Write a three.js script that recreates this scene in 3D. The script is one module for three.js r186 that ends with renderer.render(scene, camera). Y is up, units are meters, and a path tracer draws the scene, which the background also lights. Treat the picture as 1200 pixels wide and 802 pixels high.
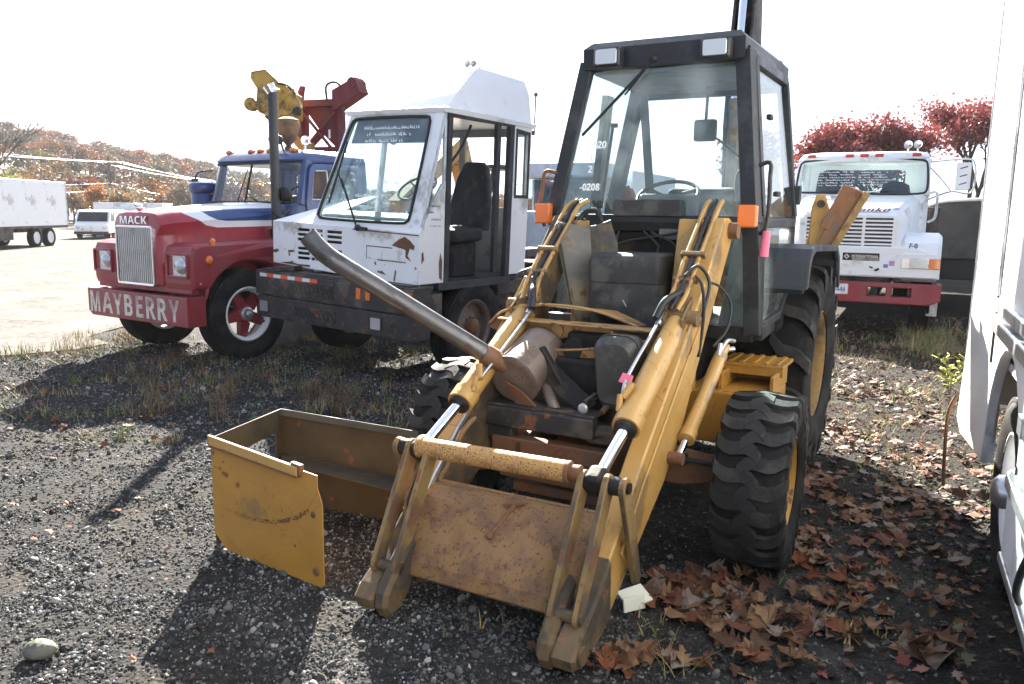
import * as THREE from 'three';
import { RoundedBoxGeometry } from 'three/addons/geometries/RoundedBoxGeometry.js';
import { mergeGeometries, toCreasedNormals } from 'three/addons/utils/BufferGeometryUtils.js';
import { FontLoader } from 'three/addons/loaders/FontLoader.js';
import { TextGeometry } from 'three/addons/geometries/TextGeometry.js';

// ------------------------------------------------------------------ camera, sky, sun, exposure
const scene = new THREE.Scene();
const rad = THREE.MathUtils.degToRad;
const camera = new THREE.PerspectiveCamera(46.47, 1024 / 684, 0.05, 3000);
camera.position.set(0, 1.7, 0);
camera.rotation.set(rad(-9.2), 0, rad(0.8), 'YXZ');
const SUN_AZ = rad(-5.2), SUN_EL = rad(26);
const sunDir = new THREE.Vector3(Math.sin(SUN_AZ) * Math.cos(SUN_EL), Math.sin(SUN_EL), -Math.cos(SUN_AZ) * Math.cos(SUN_EL));
function makeSky() {
  const w = 512, h = 256, d = new Float32Array(w * h * 4), v = new THREE.Vector3();
  for (let j = 0; j < h; j++) for (let i = 0; i < w; i++) {
    const th = ((i + 0.5) / w - 0.5) * 2 * Math.PI, ph = ((j + 0.5) / h - 0.5) * Math.PI;
    v.set(Math.cos(th) * Math.cos(ph), Math.sin(ph), Math.sin(th) * Math.cos(ph));
    const el = Math.max(0, v.y), a = Math.acos(THREE.MathUtils.clamp(v.dot(sunDir), -1, 1));
    const k = Math.pow(1 - el, 2.2);
    const g = 0.36 * Math.exp(-a / 0.42) + 0.085 * Math.exp(-a / 1.1);
    const o = (j * w + i) * 4;
    d[o] = 0.032 + 0.066 * k + g; d[o + 1] = 0.052 + 0.062 * k + g * 0.98; d[o + 2] = 0.096 + 0.048 * k + g * 0.95; d[o + 3] = 1;
  }
  const t = new THREE.DataTexture(d, w, h, THREE.RGBAFormat, THREE.FloatType);
  t.mapping = THREE.EquirectangularReflectionMapping; t.magFilter = t.minFilter = THREE.LinearFilter; t.wrapS = THREE.RepeatWrapping; t.needsUpdate = true;
  return t;
}
const skyTex = makeSky();
scene.background = skyTex; scene.environment = skyTex;
const sun = new THREE.DirectionalLight(new THREE.Color().setRGB(1, 0.93, 0.82), 5);
sun.position.copy(sunDir).multiplyScalar(60); sun.target.position.set(0, 0, -8); scene.add(sun, sun.target);
sun.castShadow = true; sun.shadow.mapSize.set(4096, 4096); sun.shadow.radius = 1;
Object.assign(sun.shadow.camera, { left: -40, right: 40, top: 40, bottom: -40, near: 1, far: 200 });
const renderer = new THREE.WebGLRenderer({ antialias: true });
renderer.setSize(1024, 684); renderer.shadowMap.enabled = true;
renderer.toneMapping = THREE.LinearToneMapping; renderer.toneMappingExposure = 7.7;
scene.fog = new THREE.FogExp2(new THREE.Color().setRGB(0.86, 0.9, 0.96), 0.0004);

// ------------------------------------------------------------------ helpers
function mulberry(a) { return () => { a |= 0; a = a + 0x6D2B79F5 | 0; let t = Math.imul(a ^ a >>> 15, 1 | a); t = t + Math.imul(t ^ t >>> 7, 61 | t) ^ t; return ((t ^ t >>> 14) >>> 0) / 4294967296; }; }
const rnd = mulberry(20231107);
const R = (a, b, f = rnd) => a + (b - a) * f();
const clamp = THREE.MathUtils.clamp, lerp = THREE.MathUtils.lerp, sstep = THREE.MathUtils.smoothstep;
const V = (x, y, z) => new THREE.Vector3(x, y, z);
const hashTab = new Float32Array(65536); { const f = mulberry(77); for (let i = 0; i < 65536; i++) hashTab[i] = f(); }
const hsh = (x, y, s) => hashTab[((x * 374761 + y * 668265 + s * 7919) & 65535)];
function vnoise(x, y, per, s) {                        // value noise that tiles every `per` cells
  const xi = Math.floor(x), yi = Math.floor(y), fx = x - xi, fy = y - yi;
  const u = fx * fx * (3 - 2 * fx), v = fy * fy * (3 - 2 * fy), m = (n) => ((n % per) + per) % per;
  const x0 = m(xi), x1 = m(xi + 1), y0 = m(yi), y1 = m(yi + 1);
  return lerp(lerp(hsh(x0, y0, s), hsh(x1, y0, s), u), lerp(hsh(x0, y1, s), hsh(x1, y1, s), u), v);
}
function fbm(u, v, base, oct, s) { let a = 0, amp = 0.5, n = 0, f = base; for (let i = 0; i < oct; i++) { a += amp * vnoise(u * f, v * f, f, s + i); n += amp; amp *= 0.5; f *= 2; } return a / n; }
const s2l = (c) => c <= 0.04045 ? c / 12.92 : Math.pow((c + 0.055) / 1.055, 2.4);
const l2s = (c) => c <= 0.0031308 ? c * 12.92 : 1.055 * Math.pow(c, 1 / 2.4) - 0.055;
function tex(n, fn, size = 1, srgb = true) {           // fn(u, v) -> linear rgb (or a grey number)
  const d = new Uint8Array(n * n * 4);
  for (let j = 0; j < n; j++) for (let i = 0; i < n; i++) {
    const c = fn(i / n, j / n), o = (j * n + i) * 4;
    for (let k = 0; k < 3; k++) { const x = clamp(Array.isArray(c) ? c[k] : c, 0, 1); d[o + k] = Math.round(255 * (srgb ? l2s(x) : x)); }
    d[o + 3] = 255;
  }
  const t = new THREE.DataTexture(d, n, n, THREE.RGBAFormat); if (srgb) t.colorSpace = THREE.SRGBColorSpace;
  t.wrapS = t.wrapT = THREE.RepeatWrapping; t.magFilter = THREE.LinearFilter; t.minFilter = THREE.LinearMipmapLinearFilter; t.generateMipmaps = true;
  t.repeat.set(1 / size, 1 / size); t.needsUpdate = true; return t;
}
const mix3 = (a, b, t) => [lerp(a[0], b[0], t), lerp(a[1], b[1], t), lerp(a[2], b[2], t)];
const bumpFine = tex(256, (u, v) => fbm(u, v, 16, 4, 5), 0.35, false);
const roughNoise = tex(256, (u, v) => [0, clamp(0.45 + 0.62 * fbm(u, v, 6, 5, 19), 0, 1), 0], 0.9, false);
// worn paint: base colour with mottling, dirt film patches, rust specks, scratches
let seedM = 100;
function paint(rgb, o = {}) {
  const { rust = 0, dirt = 0.25, dirtCol = [0.09, 0.075, 0.055], rough = 0.5, metal = 0, size = 1.1, speck = 0, n = 256, coat = 0, bump = 0.0015, rustCol = [0.13, 0.052, 0.022], scratch = 0.5, spec = 1, mott = 0.28 } = o;
  const s = seedM += 13;
  const lines = []; { const f = mulberry(s); for (let i = 0; i < 26 * scratch; i++) lines.push([f(), f(), f() * 3.14, 0.02 + 0.1 * f()]); }
  const map = tex(n, (u, v) => {
    const a = fbm(u, v, 4, 5, s), b = fbm(u, v, 9, 5, s + 3), c = fbm(u, v, 30, 3, s + 6);
    let col = rgb.map((x) => x * (1 - mott / 2 + mott * b));
    const dk = sstep(a + 0.25 * (c - 0.5), 0.66 - dirt * 0.42, 0.86 - dirt * 0.3); col = mix3(col, dirtCol, dk * 0.85);
    if (rust) { const r = sstep(b * 0.65 + c * 0.35, 0.72 - rust * 0.34, 0.76 - rust * 0.3); col = mix3(col, rustCol.map((x) => x * (0.6 + 0.9 * c)), r); }
    if (speck) { const r = sstep(c, 0.78 - speck * 0.3, 0.82 - speck * 0.28); col = mix3(col, rustCol, r * 0.9); }
    for (const [x, y, th, L] of lines) { const dx = u - x, dy = v - y, p = dx * Math.cos(th) + dy * Math.sin(th), q = -dx * Math.sin(th) + dy * Math.cos(th); if (Math.abs(p) < L && Math.abs(q + 0.15 * p * p) < 0.0016) col = mix3(col, rustCol, 0.6); }
    return col;
  }, size);
  const m = new THREE.MeshPhysicalMaterial({ map, roughness: Math.min(1, rough * 1.3), roughnessMap: roughNoise, metalness: metal, clearcoat: coat, clearcoatRoughness: 0.25, bumpMap: bump ? bumpFine : null, bumpScale: bump, specularIntensity: spec });
  m.side = THREE.DoubleSide; return m;
}
const flat = (rgb, rough = 0.6, metal = 0, extra = {}) => new THREE.MeshPhysicalMaterial({ color: new THREE.Color().setRGB(...rgb), roughness: rough, metalness: metal, side: THREE.DoubleSide, ...extra });
// ---- geometry
function uvMetres(g) {                                 // box projected uv, in metres
  const p = g.attributes.position, n = p.count, uv = new Float32Array(n * 2);
  const a = V(), b = V(), c = V(), e = V(), f = V();
  for (let i = 0; i < n; i += 3) {
    a.fromBufferAttribute(p, i); b.fromBufferAttribute(p, i + 1); c.fromBufferAttribute(p, i + 2);
    e.subVectors(b, a).cross(f.subVectors(c, a)); const ax = Math.abs(e.x), ay = Math.abs(e.y), az = Math.abs(e.z);
    [a, b, c].forEach((q, k) => { const o = (i + k) * 2; if (ax >= ay && ax >= az) { uv[o] = q.z; uv[o + 1] = q.y; } else if (ay >= az) { uv[o] = q.x; uv[o + 1] = q.z; } else { uv[o] = q.x; uv[o + 1] = q.y; } });
  }
  g.setAttribute('uv', new THREE.BufferAttribute(uv, 2)); return g;
}
function clean(g) { const h = g.index ? g.toNonIndexed() : g.clone(); for (const k of Object.keys(h.attributes)) if (!['position', 'normal', 'uv'].includes(k)) h.deleteAttribute(k); h.morphAttributes = {}; h.clearGroups(); if (!h.attributes.normal) h.computeVertexNormals(); if (!h.attributes.uv) h.setAttribute('uv', new THREE.BufferAttribute(new Float32Array(h.attributes.position.count * 2), 2)); return h; }
const used = {};
const numbered = (n) => { used[n] = (used[n] ?? -1) + 1; return used[n] ? n + '_' + String(used[n]).padStart(3, '0') : n; };
function geo(list, ownUv) { const gs = (Array.isArray(list) ? list.flat(Infinity) : [list]).map(clean); const m = gs.length > 1 ? mergeGeometries(gs) : gs[0]; if (!ownUv) uvMetres(m); return m; }
function part(name, list, mat, parent, label, ownUv) {
  const m = new THREE.Mesh(geo(list, ownUv), mat); m.name = name; m.castShadow = m.receiveShadow = true; if (label) m.userData.label = label;
  (parent || scene).add(m); return m;
}
function each(name, list, mat, parent) { return list.map((g) => part(name, [g], mat, parent)); }
function thing(name, label, category, [x, y, z] = [0, 0, 0], turn = 0, group) {
  const o = new THREE.Group(); o.name = numbered(name); o.position.set(x, y, z); o.rotation.y = turn; o.userData = { label, category }; if (group) o.userData.group = group; scene.add(o); return o;
}
function solo(name, list, mat, label, category, group, ownUv) {
  const m = part(numbered(name), list, mat, scene, null, ownUv); m.userData = { label, category }; if (group) m.userData.group = group; return m;
}
function struct(name, list, mat, ownUv) { const m = part(name, list, mat, scene, null, ownUv); m.userData.kind = 'structure'; return m; }
function B(w, h, d, x = 0, y = 0, z = 0, rx = 0, ry = 0, rz = 0, bev = 0.006) {
  const b = Math.min(bev, w * 0.35, h * 0.35, d * 0.35); const g = b > 0.0012 ? new RoundedBoxGeometry(w, h, d, 1, b) : new THREE.BoxGeometry(w, h, d);
  if (rx || ry || rz) g.applyMatrix4(new THREE.Matrix4().makeRotationFromEuler(new THREE.Euler(rx, ry, rz, 'YXZ')));
  return g.translate(x, y, z);
}
const AB = (x0, x1, y0, y1, z0, z1, bev) => B(Math.abs(x1 - x0), Math.abs(y1 - y0), Math.abs(z1 - z0), (x0 + x1) / 2, (y0 + y1) / 2, (z0 + z1) / 2, 0, 0, 0, bev);
function CY(p, q, r1, r2 = r1, seg = 16, open = false) {
  const a = V(...p), b = V(...q), d = b.clone().sub(a), L = d.length(); const g = new THREE.CylinderGeometry(r2, r1, L, seg, 1, open);
  g.applyQuaternion(new THREE.Quaternion().setFromUnitVectors(V(0, 1, 0), d.normalize())); return g.translate((p[0] + q[0]) / 2, (p[1] + q[1]) / 2, (p[2] + q[2]) / 2);
}
const TU = (pts, r, seg = 8, n) => new THREE.TubeGeometry(new THREE.CatmullRomCurve3(pts.map((p) => V(...p)), false, 'centripetal'), n || Math.max(6, pts.length * 5), r, seg);
const SP = (x, y, z, r, sx = 1, sy = 1, sz = 1, a = 12, b = 9) => new THREE.SphereGeometry(r, a, b).scale(sx, sy, sz).translate(x, y, z);
function BAR(p, q, w, h, up = [0, 1, 0], bev = 0.005) {      // square bar from p to q; h lies along up
  const a = V(...p), b = V(...q), z = b.clone().sub(a), L = z.length(); z.normalize(); const x = V(...up).cross(z).normalize(), y = z.clone().cross(x);
  const k = Math.min(bev, w * 0.35, h * 0.35); const g = k > 0.0012 ? new RoundedBoxGeometry(w, h, L, 1, k) : new THREE.BoxGeometry(w, h, L);
  return g.applyMatrix4(new THREE.Matrix4().makeBasis(x, y, z)).translate((p[0] + q[0]) / 2, (p[1] + q[1]) / 2, (p[2] + q[2]) / 2);
}
function shapeOf(pts, holes) { const s = new THREE.Shape(pts.map((p) => new THREE.Vector2(...p))); for (const h of holes || []) s.holes.push(new THREE.Path(h.map((p) => new THREE.Vector2(...p)))); return s; }
function EX(pts, d, bev = 0.004, holes) { const k = Math.min(bev, d * 0.3); return new THREE.ExtrudeGeometry(shapeOf(pts, holes), { depth: d - 2 * k, bevelEnabled: k > 0.0008, bevelSize: k, bevelOffset: -k, bevelThickness: k, bevelSegments: 1, curveSegments: 10 }).translate(0, 0, k); }
const PX = (pts, z0, z1, bev, holes) => EX(pts, z1 - z0, bev, holes).translate(0, 0, z0);                                                            // profile in x, y
const PZ = (pts, x0, x1, bev, holes) => EX(pts.map(([z, y]) => [-z, y]), x1 - x0, bev, holes && holes.map((h) => h.map(([z, y]) => [-z, y]))).rotateY(Math.PI / 2).translate(x0, 0, 0);   // profile in z, y
const PY = (pts, y0, y1, bev, holes) => EX(pts.map(([x, z]) => [x, -z]), y1 - y0, bev, holes && holes.map((h) => h.map(([x, z]) => [x, -z]))).rotateX(-Math.PI / 2).translate(0, y0, 0);  // profile in x, z
function LA(prof, axis, [x, y, z], seg = 24) {          // profile of [radius, along axis]
  const g = new THREE.LatheGeometry(prof.map((p) => new THREE.Vector2(Math.max(p[0], 1e-4), p[1])), seg);
  if (axis === 'x') g.rotateZ(-Math.PI / 2); if (axis === 'z') g.rotateX(Math.PI / 2); return g.translate(x, y, z);
}
function LOFT(rings, capA = true, capB = true, crease = 0.6, closed = true) {
  const n = rings[0].length, pos = [], q = (a, b, c) => pos.push(...a, ...b, ...c);
  for (let i = 0; i + 1 < rings.length; i++) for (let j = 0; j < (closed ? n : n - 1); j++) { const k = (j + 1) % n, A = rings[i][j], Bq = rings[i][k], C = rings[i + 1][k], D = rings[i + 1][j]; q(A, Bq, C); q(A, C, D); }
  const cap = (r, rev) => { const c = [0, 1, 2].map((k) => r.reduce((s, p) => s + p[k], 0) / n); for (let j = 0; j < n; j++) { const a = r[j], b = r[(j + 1) % n]; rev ? q(c, b, a) : q(c, a, b); } };
  if (closed && capA) cap(rings[0], true); if (closed && capB) cap(rings[rings.length - 1], false);
  const g = new THREE.BufferGeometry(); g.setAttribute('position', new THREE.Float32BufferAttribute(pos, 3)); g.computeVertexNormals(); return toCreasedNormals(g, crease);
}
function SLAB(pts, t, sub = 1) {                        // four corners (a, b, c, d in order) thickened by t along their normal
  const P = pts.map((p) => V(...p)), nrm = P[1].clone().sub(P[0]).cross(P[3].clone().sub(P[0])).normalize().multiplyScalar(t);
  const f = P.map((p) => p.toArray()), b = P.map((p) => p.clone().sub(nrm).toArray()); return LOFT([f, b], true, true, 0.3);
}
const arcPts = (cx, cy, r, a0, a1, n) => Array.from({ length: n + 1 }, (_, i) => { const a = rad(lerp(a0, a1, i / n)); return [cx + r * Math.cos(a), cy + r * Math.sin(a)]; });
const rrect = (x0, y0, x1, y1, r, n = 4) => [...arcPts(x1 - r, y1 - r, r, 0, 90, n), ...arcPts(x0 + r, y1 - r, r, 90, 180, n), ...arcPts(x0 + r, y0 + r, r, 180, 270, n), ...arcPts(x1 - r, y0 + r, r, 270, 360, n)];
// hexagon bolt heads
const BOLT = (x, y, z, r = 0.012, axis = 'z', h = 0.01) => LA([[0, h], [r * 0.8, h], [r, h * 0.7], [r, 0], [0, 0]], axis, [x, y, z], 6);
// canvas decal with clear background
function decal(w, h, pw, draw, rgb = [0.85, 0.85, 0.85], rough = 0.8) {
  const c = document.createElement('canvas'); c.width = pw; c.height = Math.round(pw * h / w); const x = c.getContext('2d'); x.fillStyle = '#000'; x.fillRect(0, 0, c.width, c.height); x.fillStyle = x.strokeStyle = '#fff'; draw(x, c.width, c.height);
  const t = new THREE.CanvasTexture(c); const m = new THREE.MeshStandardMaterial({ color: new THREE.Color().setRGB(...rgb), roughness: rough, alphaMap: t, transparent: true, side: THREE.DoubleSide });
  return { g: new THREE.PlaneGeometry(w, h), m };
}
function quadDecal(a, b, c, d) {                        // bottom-left, bottom-right, top-right, top-left
  const g = new THREE.BufferGeometry(); g.setAttribute('position', new THREE.Float32BufferAttribute([...a, ...b, ...c, ...a, ...c, ...d], 3)); g.setAttribute('uv', new THREE.Float32BufferAttribute([0, 0, 1, 0, 1, 1, 0, 0, 1, 1, 0, 1], 2)); g.computeVertexNormals(); return g;
}
function scribble(x, x0, y0, w, size, f) {              // a line of hand-written marks
  x.lineWidth = size * 0.16; x.lineCap = 'round'; x.beginPath(); let px = x0;
  while (px < x0 + w) { const k = f(); if (k < 0.16) { px += size * 0.7; continue; } x.moveTo(px, y0 - size * (0.3 + 0.5 * f())); x.quadraticCurveTo(px + size * 0.35 * f(), y0 + size * 0.2 * f(), px + size * 0.35, y0 - size * 0.6 * f()); x.lineTo(px + size * 0.45, y0 - size * 0.1 * f()); px += size * 0.62; }
  x.stroke();
}
const fontB = await new FontLoader().loadAsync('fonts/droid/droid_sans_bold.typeface.json');
function TEXT(s, h, depth, sx = 1) { const g = new TextGeometry(s, { font: fontB, size: h, depth, curveSegments: 5, bevelEnabled: false }); g.computeBoundingBox(); const b = g.boundingBox; g.translate(-(b.min.x + b.max.x) / 2, -(b.min.y + b.max.y) / 2, 0); return g.scale(sx, 1, 1); }
// ------------------------------------------------------------------ materials
const M = {
  yellow: paint([0.42, 0.245, 0.07], { rust: 0.05, dirt: 0.25, speck: 0.0, scratch: 2, rough: 0.45, dirtCol: [0.16, 0.11, 0.05] }),
  yellowClean: paint([0.37, 0.185, 0.03], { rust: 0.03, dirt: 0.14, speck: 0.0, scratch: 1, rough: 0.45, dirtCol: [0.2, 0.12, 0.04] }),
  yellowRust: paint([0.42, 0.235, 0.075], { dirt: 0.35, dirtCol: [0.26, 0.13, 0.05], rustCol: [0.09, 0.03, 0.02], speck: 0.5, rough: 0.7, size: 0.13 }),
  plateRust: paint([0.21, 0.115, 0.045], { dirt: 0.6, dirtCol: [0.13, 0.07, 0.036], rustCol: [0.09, 0.04, 0.022], speck: 0.35, rough: 0.75, size: 0.3 }),
  yellowGrime: paint([0.20, 0.125, 0.045], { rust: 0.18, dirt: 0.6, speck: 0.2, rough: 0.8, dirtCol: [0.045, 0.036, 0.026] }),
  shroud: paint([0.36, 0.21, 0.075], { rust: 0.3, dirt: 0.5, speck: 0.2, rough: 0.7, dirtCol: [0.10, 0.07, 0.045] }),
  rustBrown: paint([0.16, 0.075, 0.035], { rust: 0.5, dirt: 0.4, rough: 0.9, size: 0.6 }),
  grease: paint([0.012, 0.011, 0.011], { dirt: 0.3, dirtCol: [0.04, 0.035, 0.03], spec: 0.5, rough: 0.6, size: 0.6 }),
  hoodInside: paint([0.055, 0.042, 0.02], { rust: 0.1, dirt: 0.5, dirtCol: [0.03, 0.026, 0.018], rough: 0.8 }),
  grimeAndShade: paint([0.11, 0.07, 0.03], { rust: 0.15, dirt: 0.8, dirtCol: [0.03, 0.026, 0.022], rough: 0.85, size: 0.5 }),  // dirty dark tone; on the left lift arm it also stands for shade
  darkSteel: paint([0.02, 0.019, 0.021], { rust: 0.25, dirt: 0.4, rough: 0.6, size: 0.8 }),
  cabBlack: paint([0.012, 0.015, 0.018], { dirt: 0.25, dirtCol: [0.04, 0.042, 0.045], rough: 0.42, size: 0.9 }),
  fender: paint([0.022, 0.026, 0.034], { dirt: 0.4, dirtCol: [0.04, 0.042, 0.047], rough: 0.6, size: 0.9 }),
  plasticBlack: paint([0.03, 0.03, 0.03], { dirt: 0.6, dirtCol: [0.08, 0.077, 0.07], rough: 0.65, size: 0.5 }),
  muffler: paint([0.18, 0.14, 0.115], { rust: 0.08, dirt: 0.45, dirtCol: [0.12, 0.085, 0.07], rough: 0.55, metal: 0.35, size: 0.5 }),
  pipe: paint([0.12, 0.118, 0.122], { rust: 0.06, dirt: 0.35, dirtCol: [0.07, 0.062, 0.06], rough: 0.36, metal: 0.7, size: 0.4 }),
  panelGrey: paint([0.11, 0.105, 0.095], { rust: 0.1, dirt: 0.6, dirtCol: [0.25, 0.19, 0.10], rough: 0.55, size: 0.7 }),
  white: paint([0.8, 0.81, 0.82], { scratch: 0, mott: 0.06, dirt: 0.0, dirtCol: [0.4, 0.38, 0.35], rust: 0, rough: 0.4, coat: 0.3, size: 1.6 }),
  whiteWorn: paint([0.8, 0.81, 0.82], { mott: 0.08, dirt: 0.03, dirtCol: [0.4, 0.36, 0.3], rust: 0.03, rough: 0.5, size: 1.3, scratch: 0.3 }),
  red: paint([0.26, 0.022, 0.036], { dirt: 0.4, dirtCol: [0.2, 0.05, 0.055], rust: 0.03, rough: 0.5, coat: 0.15, size: 1.4 }),
  redFaded: paint([0.30, 0.05, 0.06], { dirt: 0.3, dirtCol: [0.2, 0.09, 0.08], rough: 0.7, size: 1.5 }),
  blue: paint([0.025, 0.052, 0.165], { dirt: 0.1, dirtCol: [0.07, 0.1, 0.2], rough: 0.35, coat: 0.4, size: 1.4 }),
  bumperGrey: paint([0.036, 0.032, 0.032], { rust: 0.22, dirt: 0.4, dirtCol: [0.12, 0.1, 0.085], rough: 0.75, size: 0.9 }),
  rubber: paint([0.01, 0.01, 0.011], { dirt: 0.45, dirtCol: [0.028, 0.027, 0.026], spec: 0.4, rough: 0.85, size: 0.5, scratch: 0 }),
  rubberDusty: paint([0.045, 0.044, 0.044], { dirt: 0.9, dirtCol: [0.17, 0.15, 0.12], rough: 0.9, size: 0.45, scratch: 0 }),
  tread: paint([0.022, 0.022, 0.023], { dirt: 0.65, dirtCol: [0.05, 0.048, 0.045], spec: 0.4, rough: 0.9, size: 0.35, scratch: 0 }),
  hose: flat([0.016, 0.016, 0.018], 0.55),
  chrome: flat([0.82, 0.84, 0.88], 0.12, 1),
  alu: paint([0.55, 0.56, 0.58], { dirt: 0.25, dirtCol: [0.3, 0.3, 0.3], rough: 0.35, metal: 0.8, size: 0.6 }),
  steelRod: flat([0.45, 0.46, 0.48], 0.3, 0.9),
  amber: new THREE.MeshPhysicalMaterial({ color: new THREE.Color().setRGB(0.72, 0.17, 0.02), roughness: 0.25, clearcoat: 0.5 }),
  pink: flat([0.7, 0.16, 0.25], 0.7),
  lens: new THREE.MeshPhysicalMaterial({ color: new THREE.Color().setRGB(0.5, 0.52, 0.54), roughness: 0.2, metalness: 0.4, clearcoat: 1 }),
  seat: paint([0.025, 0.025, 0.03], { dirt: 0.3, dirtCol: [0.05, 0.048, 0.045], spec: 0.4, rough: 0.85, size: 0.4 }),
  interior: paint([0.16, 0.165, 0.165], { dirt: 0.3, dirtCol: [0.1, 0.1, 0.1], rough: 0.8, size: 0.7 }),
  interiorDark: paint([0.03, 0.033, 0.037], { dirt: 0.3, dirtCol: [0.06, 0.06, 0.06], rough: 0.8, size: 0.6 }),
  black: flat([0.012, 0.012, 0.013], 0.6),
  bark: paint([0.12, 0.095, 0.075], { dirt: 0.5, dirtCol: [0.05, 0.045, 0.04], rough: 0.95, size: 0.7 }),
  pole: paint([0.16, 0.14, 0.12], { dirt: 0.3, rough: 0.95, size: 1 }),
};
const glassMat = (rgb, dust = 0.0) => new THREE.MeshPhysicalMaterial({ color: new THREE.Color().setRGB(...rgb), roughness: 0.02, transmission: 1, thickness: 0, ior: 1.5, side: THREE.DoubleSide });
M.glass = glassMat([0.90, 0.95, 0.95]); M.glassDark = glassMat([0.62, 0.68, 0.7]);
// dusty film on old panes: a thin matte layer with streaks and blotches, open between them
function dustyGlass(rgb, amt, s) {
  const g = glassMat(rgb); g.transmissionMap = tex(256, (u, v) => 1 - amt * sstep(fbm(u, v, 5, 5, s), 0.35, 0.8), 1.1, false); g.roughnessMap = tex(256, (u, v) => [0, 0.03 + 0.3 * amt * fbm(u, v, 12, 4, s + 2), 0], 0.8, false); g.roughness = 1; return g;
}
M.glassDusty = dustyGlass([0.88, 0.95, 0.955], 0.12, 41);
// ------------------------------------------------------------------ ground, road, gravel
const gh = (x, z) => -0.012 + 0.022 * (fbm(x / 9 + 50.3, z / 9 + 50.7, 12, 3, 71) - 0.5) + 0.012 * (fbm(x / 2 + 60.1, z / 2 + 60.9, 14, 2, 75) - 0.5);
const roadEdge = (z) => -5.6 - 0.5 * (fbm(z / 10 + 20, 3.3, 14, 3, 81) - 0.5) * 3 + (z > -9.5 ? -1.3 * (z + 9.5) : 0);
{
  const ax = []; for (let v = -130; v < -9; v += Math.max(0.4, -v * 0.09)) ax.push(v); for (let v = -9; v < 7; v += 0.07) ax.push(v); for (let v = 7; v < 130; v += Math.max(0.4, v * 0.09)) ax.push(v); ax.push(130);
  const az = []; for (let v = 60; v > 0; v -= Math.max(0.4, v * 0.15)) az.push(v); for (let v = 0; v > -13; v -= 0.07) az.push(v); for (let v = -13; v > -220; v += Math.min(-0.3, v * 0.06)) az.push(v); az.push(-220);
  const nx = ax.length, nz = az.length, pos = new Float32Array(nx * nz * 3), uv = new Float32Array(nx * nz * 2), col = new Float32Array(nx * nz * 3), idx = [];
  for (let j = 0; j < nz; j++) for (let i = 0; i < nx; i++) {
    const x = ax[i], z = az[j], o = j * nx + i; pos[o * 3] = x; pos[o * 3 + 1] = (Math.abs(x) < 9 && z < 0.5 && z > -13) ? gh(x, z) : -0.012; pos[o * 3 + 2] = z; uv[o * 2] = x; uv[o * 2 + 1] = z;
    const soil = sstep(x * 0.55 - z * 0.02 + 2.2 * (fbm(x / 7 + 40, z / 7 + 40, 12, 4, 61) - 0.5), 0.5, 1.5), tan = sstep(fbm(x / 5 + 70, z / 5 + 33, 13, 4, 65), 0.5, 0.68), grassy = sstep(-z, 40, 90);
    let c = mix3([0.95, 0.96, 1.0], [0.72, 0.62, 0.5], soil); c = mix3(c, [1.25, 1.12, 0.92], tan * 0.5); c = mix3(c, [1.6, 1.3, 0.8], grassy); col[o * 3] = c[0]; col[o * 3 + 1] = c[1]; col[o * 3 + 2] = c[2];
  }
  for (let j = 0; j + 1 < nz; j++) for (let i = 0; i + 1 < nx; i++) { const a = j * nx + i, b = a + 1, c = a + nx, d = c + 1; idx.push(a, b, c, b, d, c); }
  const g = new THREE.BufferGeometry(); g.setAttribute('position', new THREE.BufferAttribute(pos, 3)); g.setAttribute('uv', new THREE.BufferAttribute(uv, 2)); g.setAttribute('color', new THREE.BufferAttribute(col, 3)); g.setIndex(idx); g.computeVertexNormals();
  const gm = tex(1024, (u, v) => { const a = fbm(u, v, 6, 5, 201), b = fbm(u, v, 60, 3, 207), c = vnoise(u * 220, v * 220, 220, 211); const k = 0.014 + 0.024 * a * a + 0.035 * Math.pow(b, 3) + (c > 0.86 ? 0.06 * (c - 0.5) : 0); return [k * 1.02, k * 0.98, k * 0.94]; }, 1.9);
  const gb = tex(512, (u, v) => 0.55 * vnoise(u * 110, v * 110, 110, 221) + 0.45 * fbm(u, v, 30, 3, 223), 1.3, false);
  const m = new THREE.Mesh(g, new THREE.MeshPhysicalMaterial({ map: gm, vertexColors: true, roughness: 0.95, specularIntensity: 0.2, bumpMap: gb, bumpScale: 0.012, side: THREE.DoubleSide })); m.name = 'ground'; m.userData.kind = 'structure'; m.receiveShadow = true; scene.add(m);
  // pale gravel road and lot on the far left
  const rp = [], N = 80; for (let i = 0; i <= N; i++) { const z = -7.2 - 90 * Math.pow(i / N, 1.6); rp.push([roadEdge(z), z]); }
  const shp = [...rp, [-5, -98], [-60, -98], [-60, -9], [-20, -8.4], [-11, -7.9]];
  const rg = new THREE.ShapeGeometry(shapeOf(shp.map(([x, z]) => [x, -z]))).rotateX(-Math.PI / 2).translate(0, 0.006, 0);
  const rt = tex(512, (u, v) => { const a = fbm(u, v, 5, 5, 231), b = fbm(u, v, 50, 3, 235); const k = 0.085 + 0.11 * a + 0.09 * (b - 0.5); return [k * 1.04, k * 0.98, k * 0.9]; }, 3.1);
  const r = new THREE.Mesh(clean(rg), new THREE.MeshPhysicalMaterial({ map: rt, roughness: 1, specularIntensity: 0.05, bumpMap: gb, bumpScale: 0.008, side: THREE.DoubleSide })); uvMetres(r.geometry); r.name = 'road'; r.userData.kind = 'structure'; scene.add(r);
}
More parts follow.
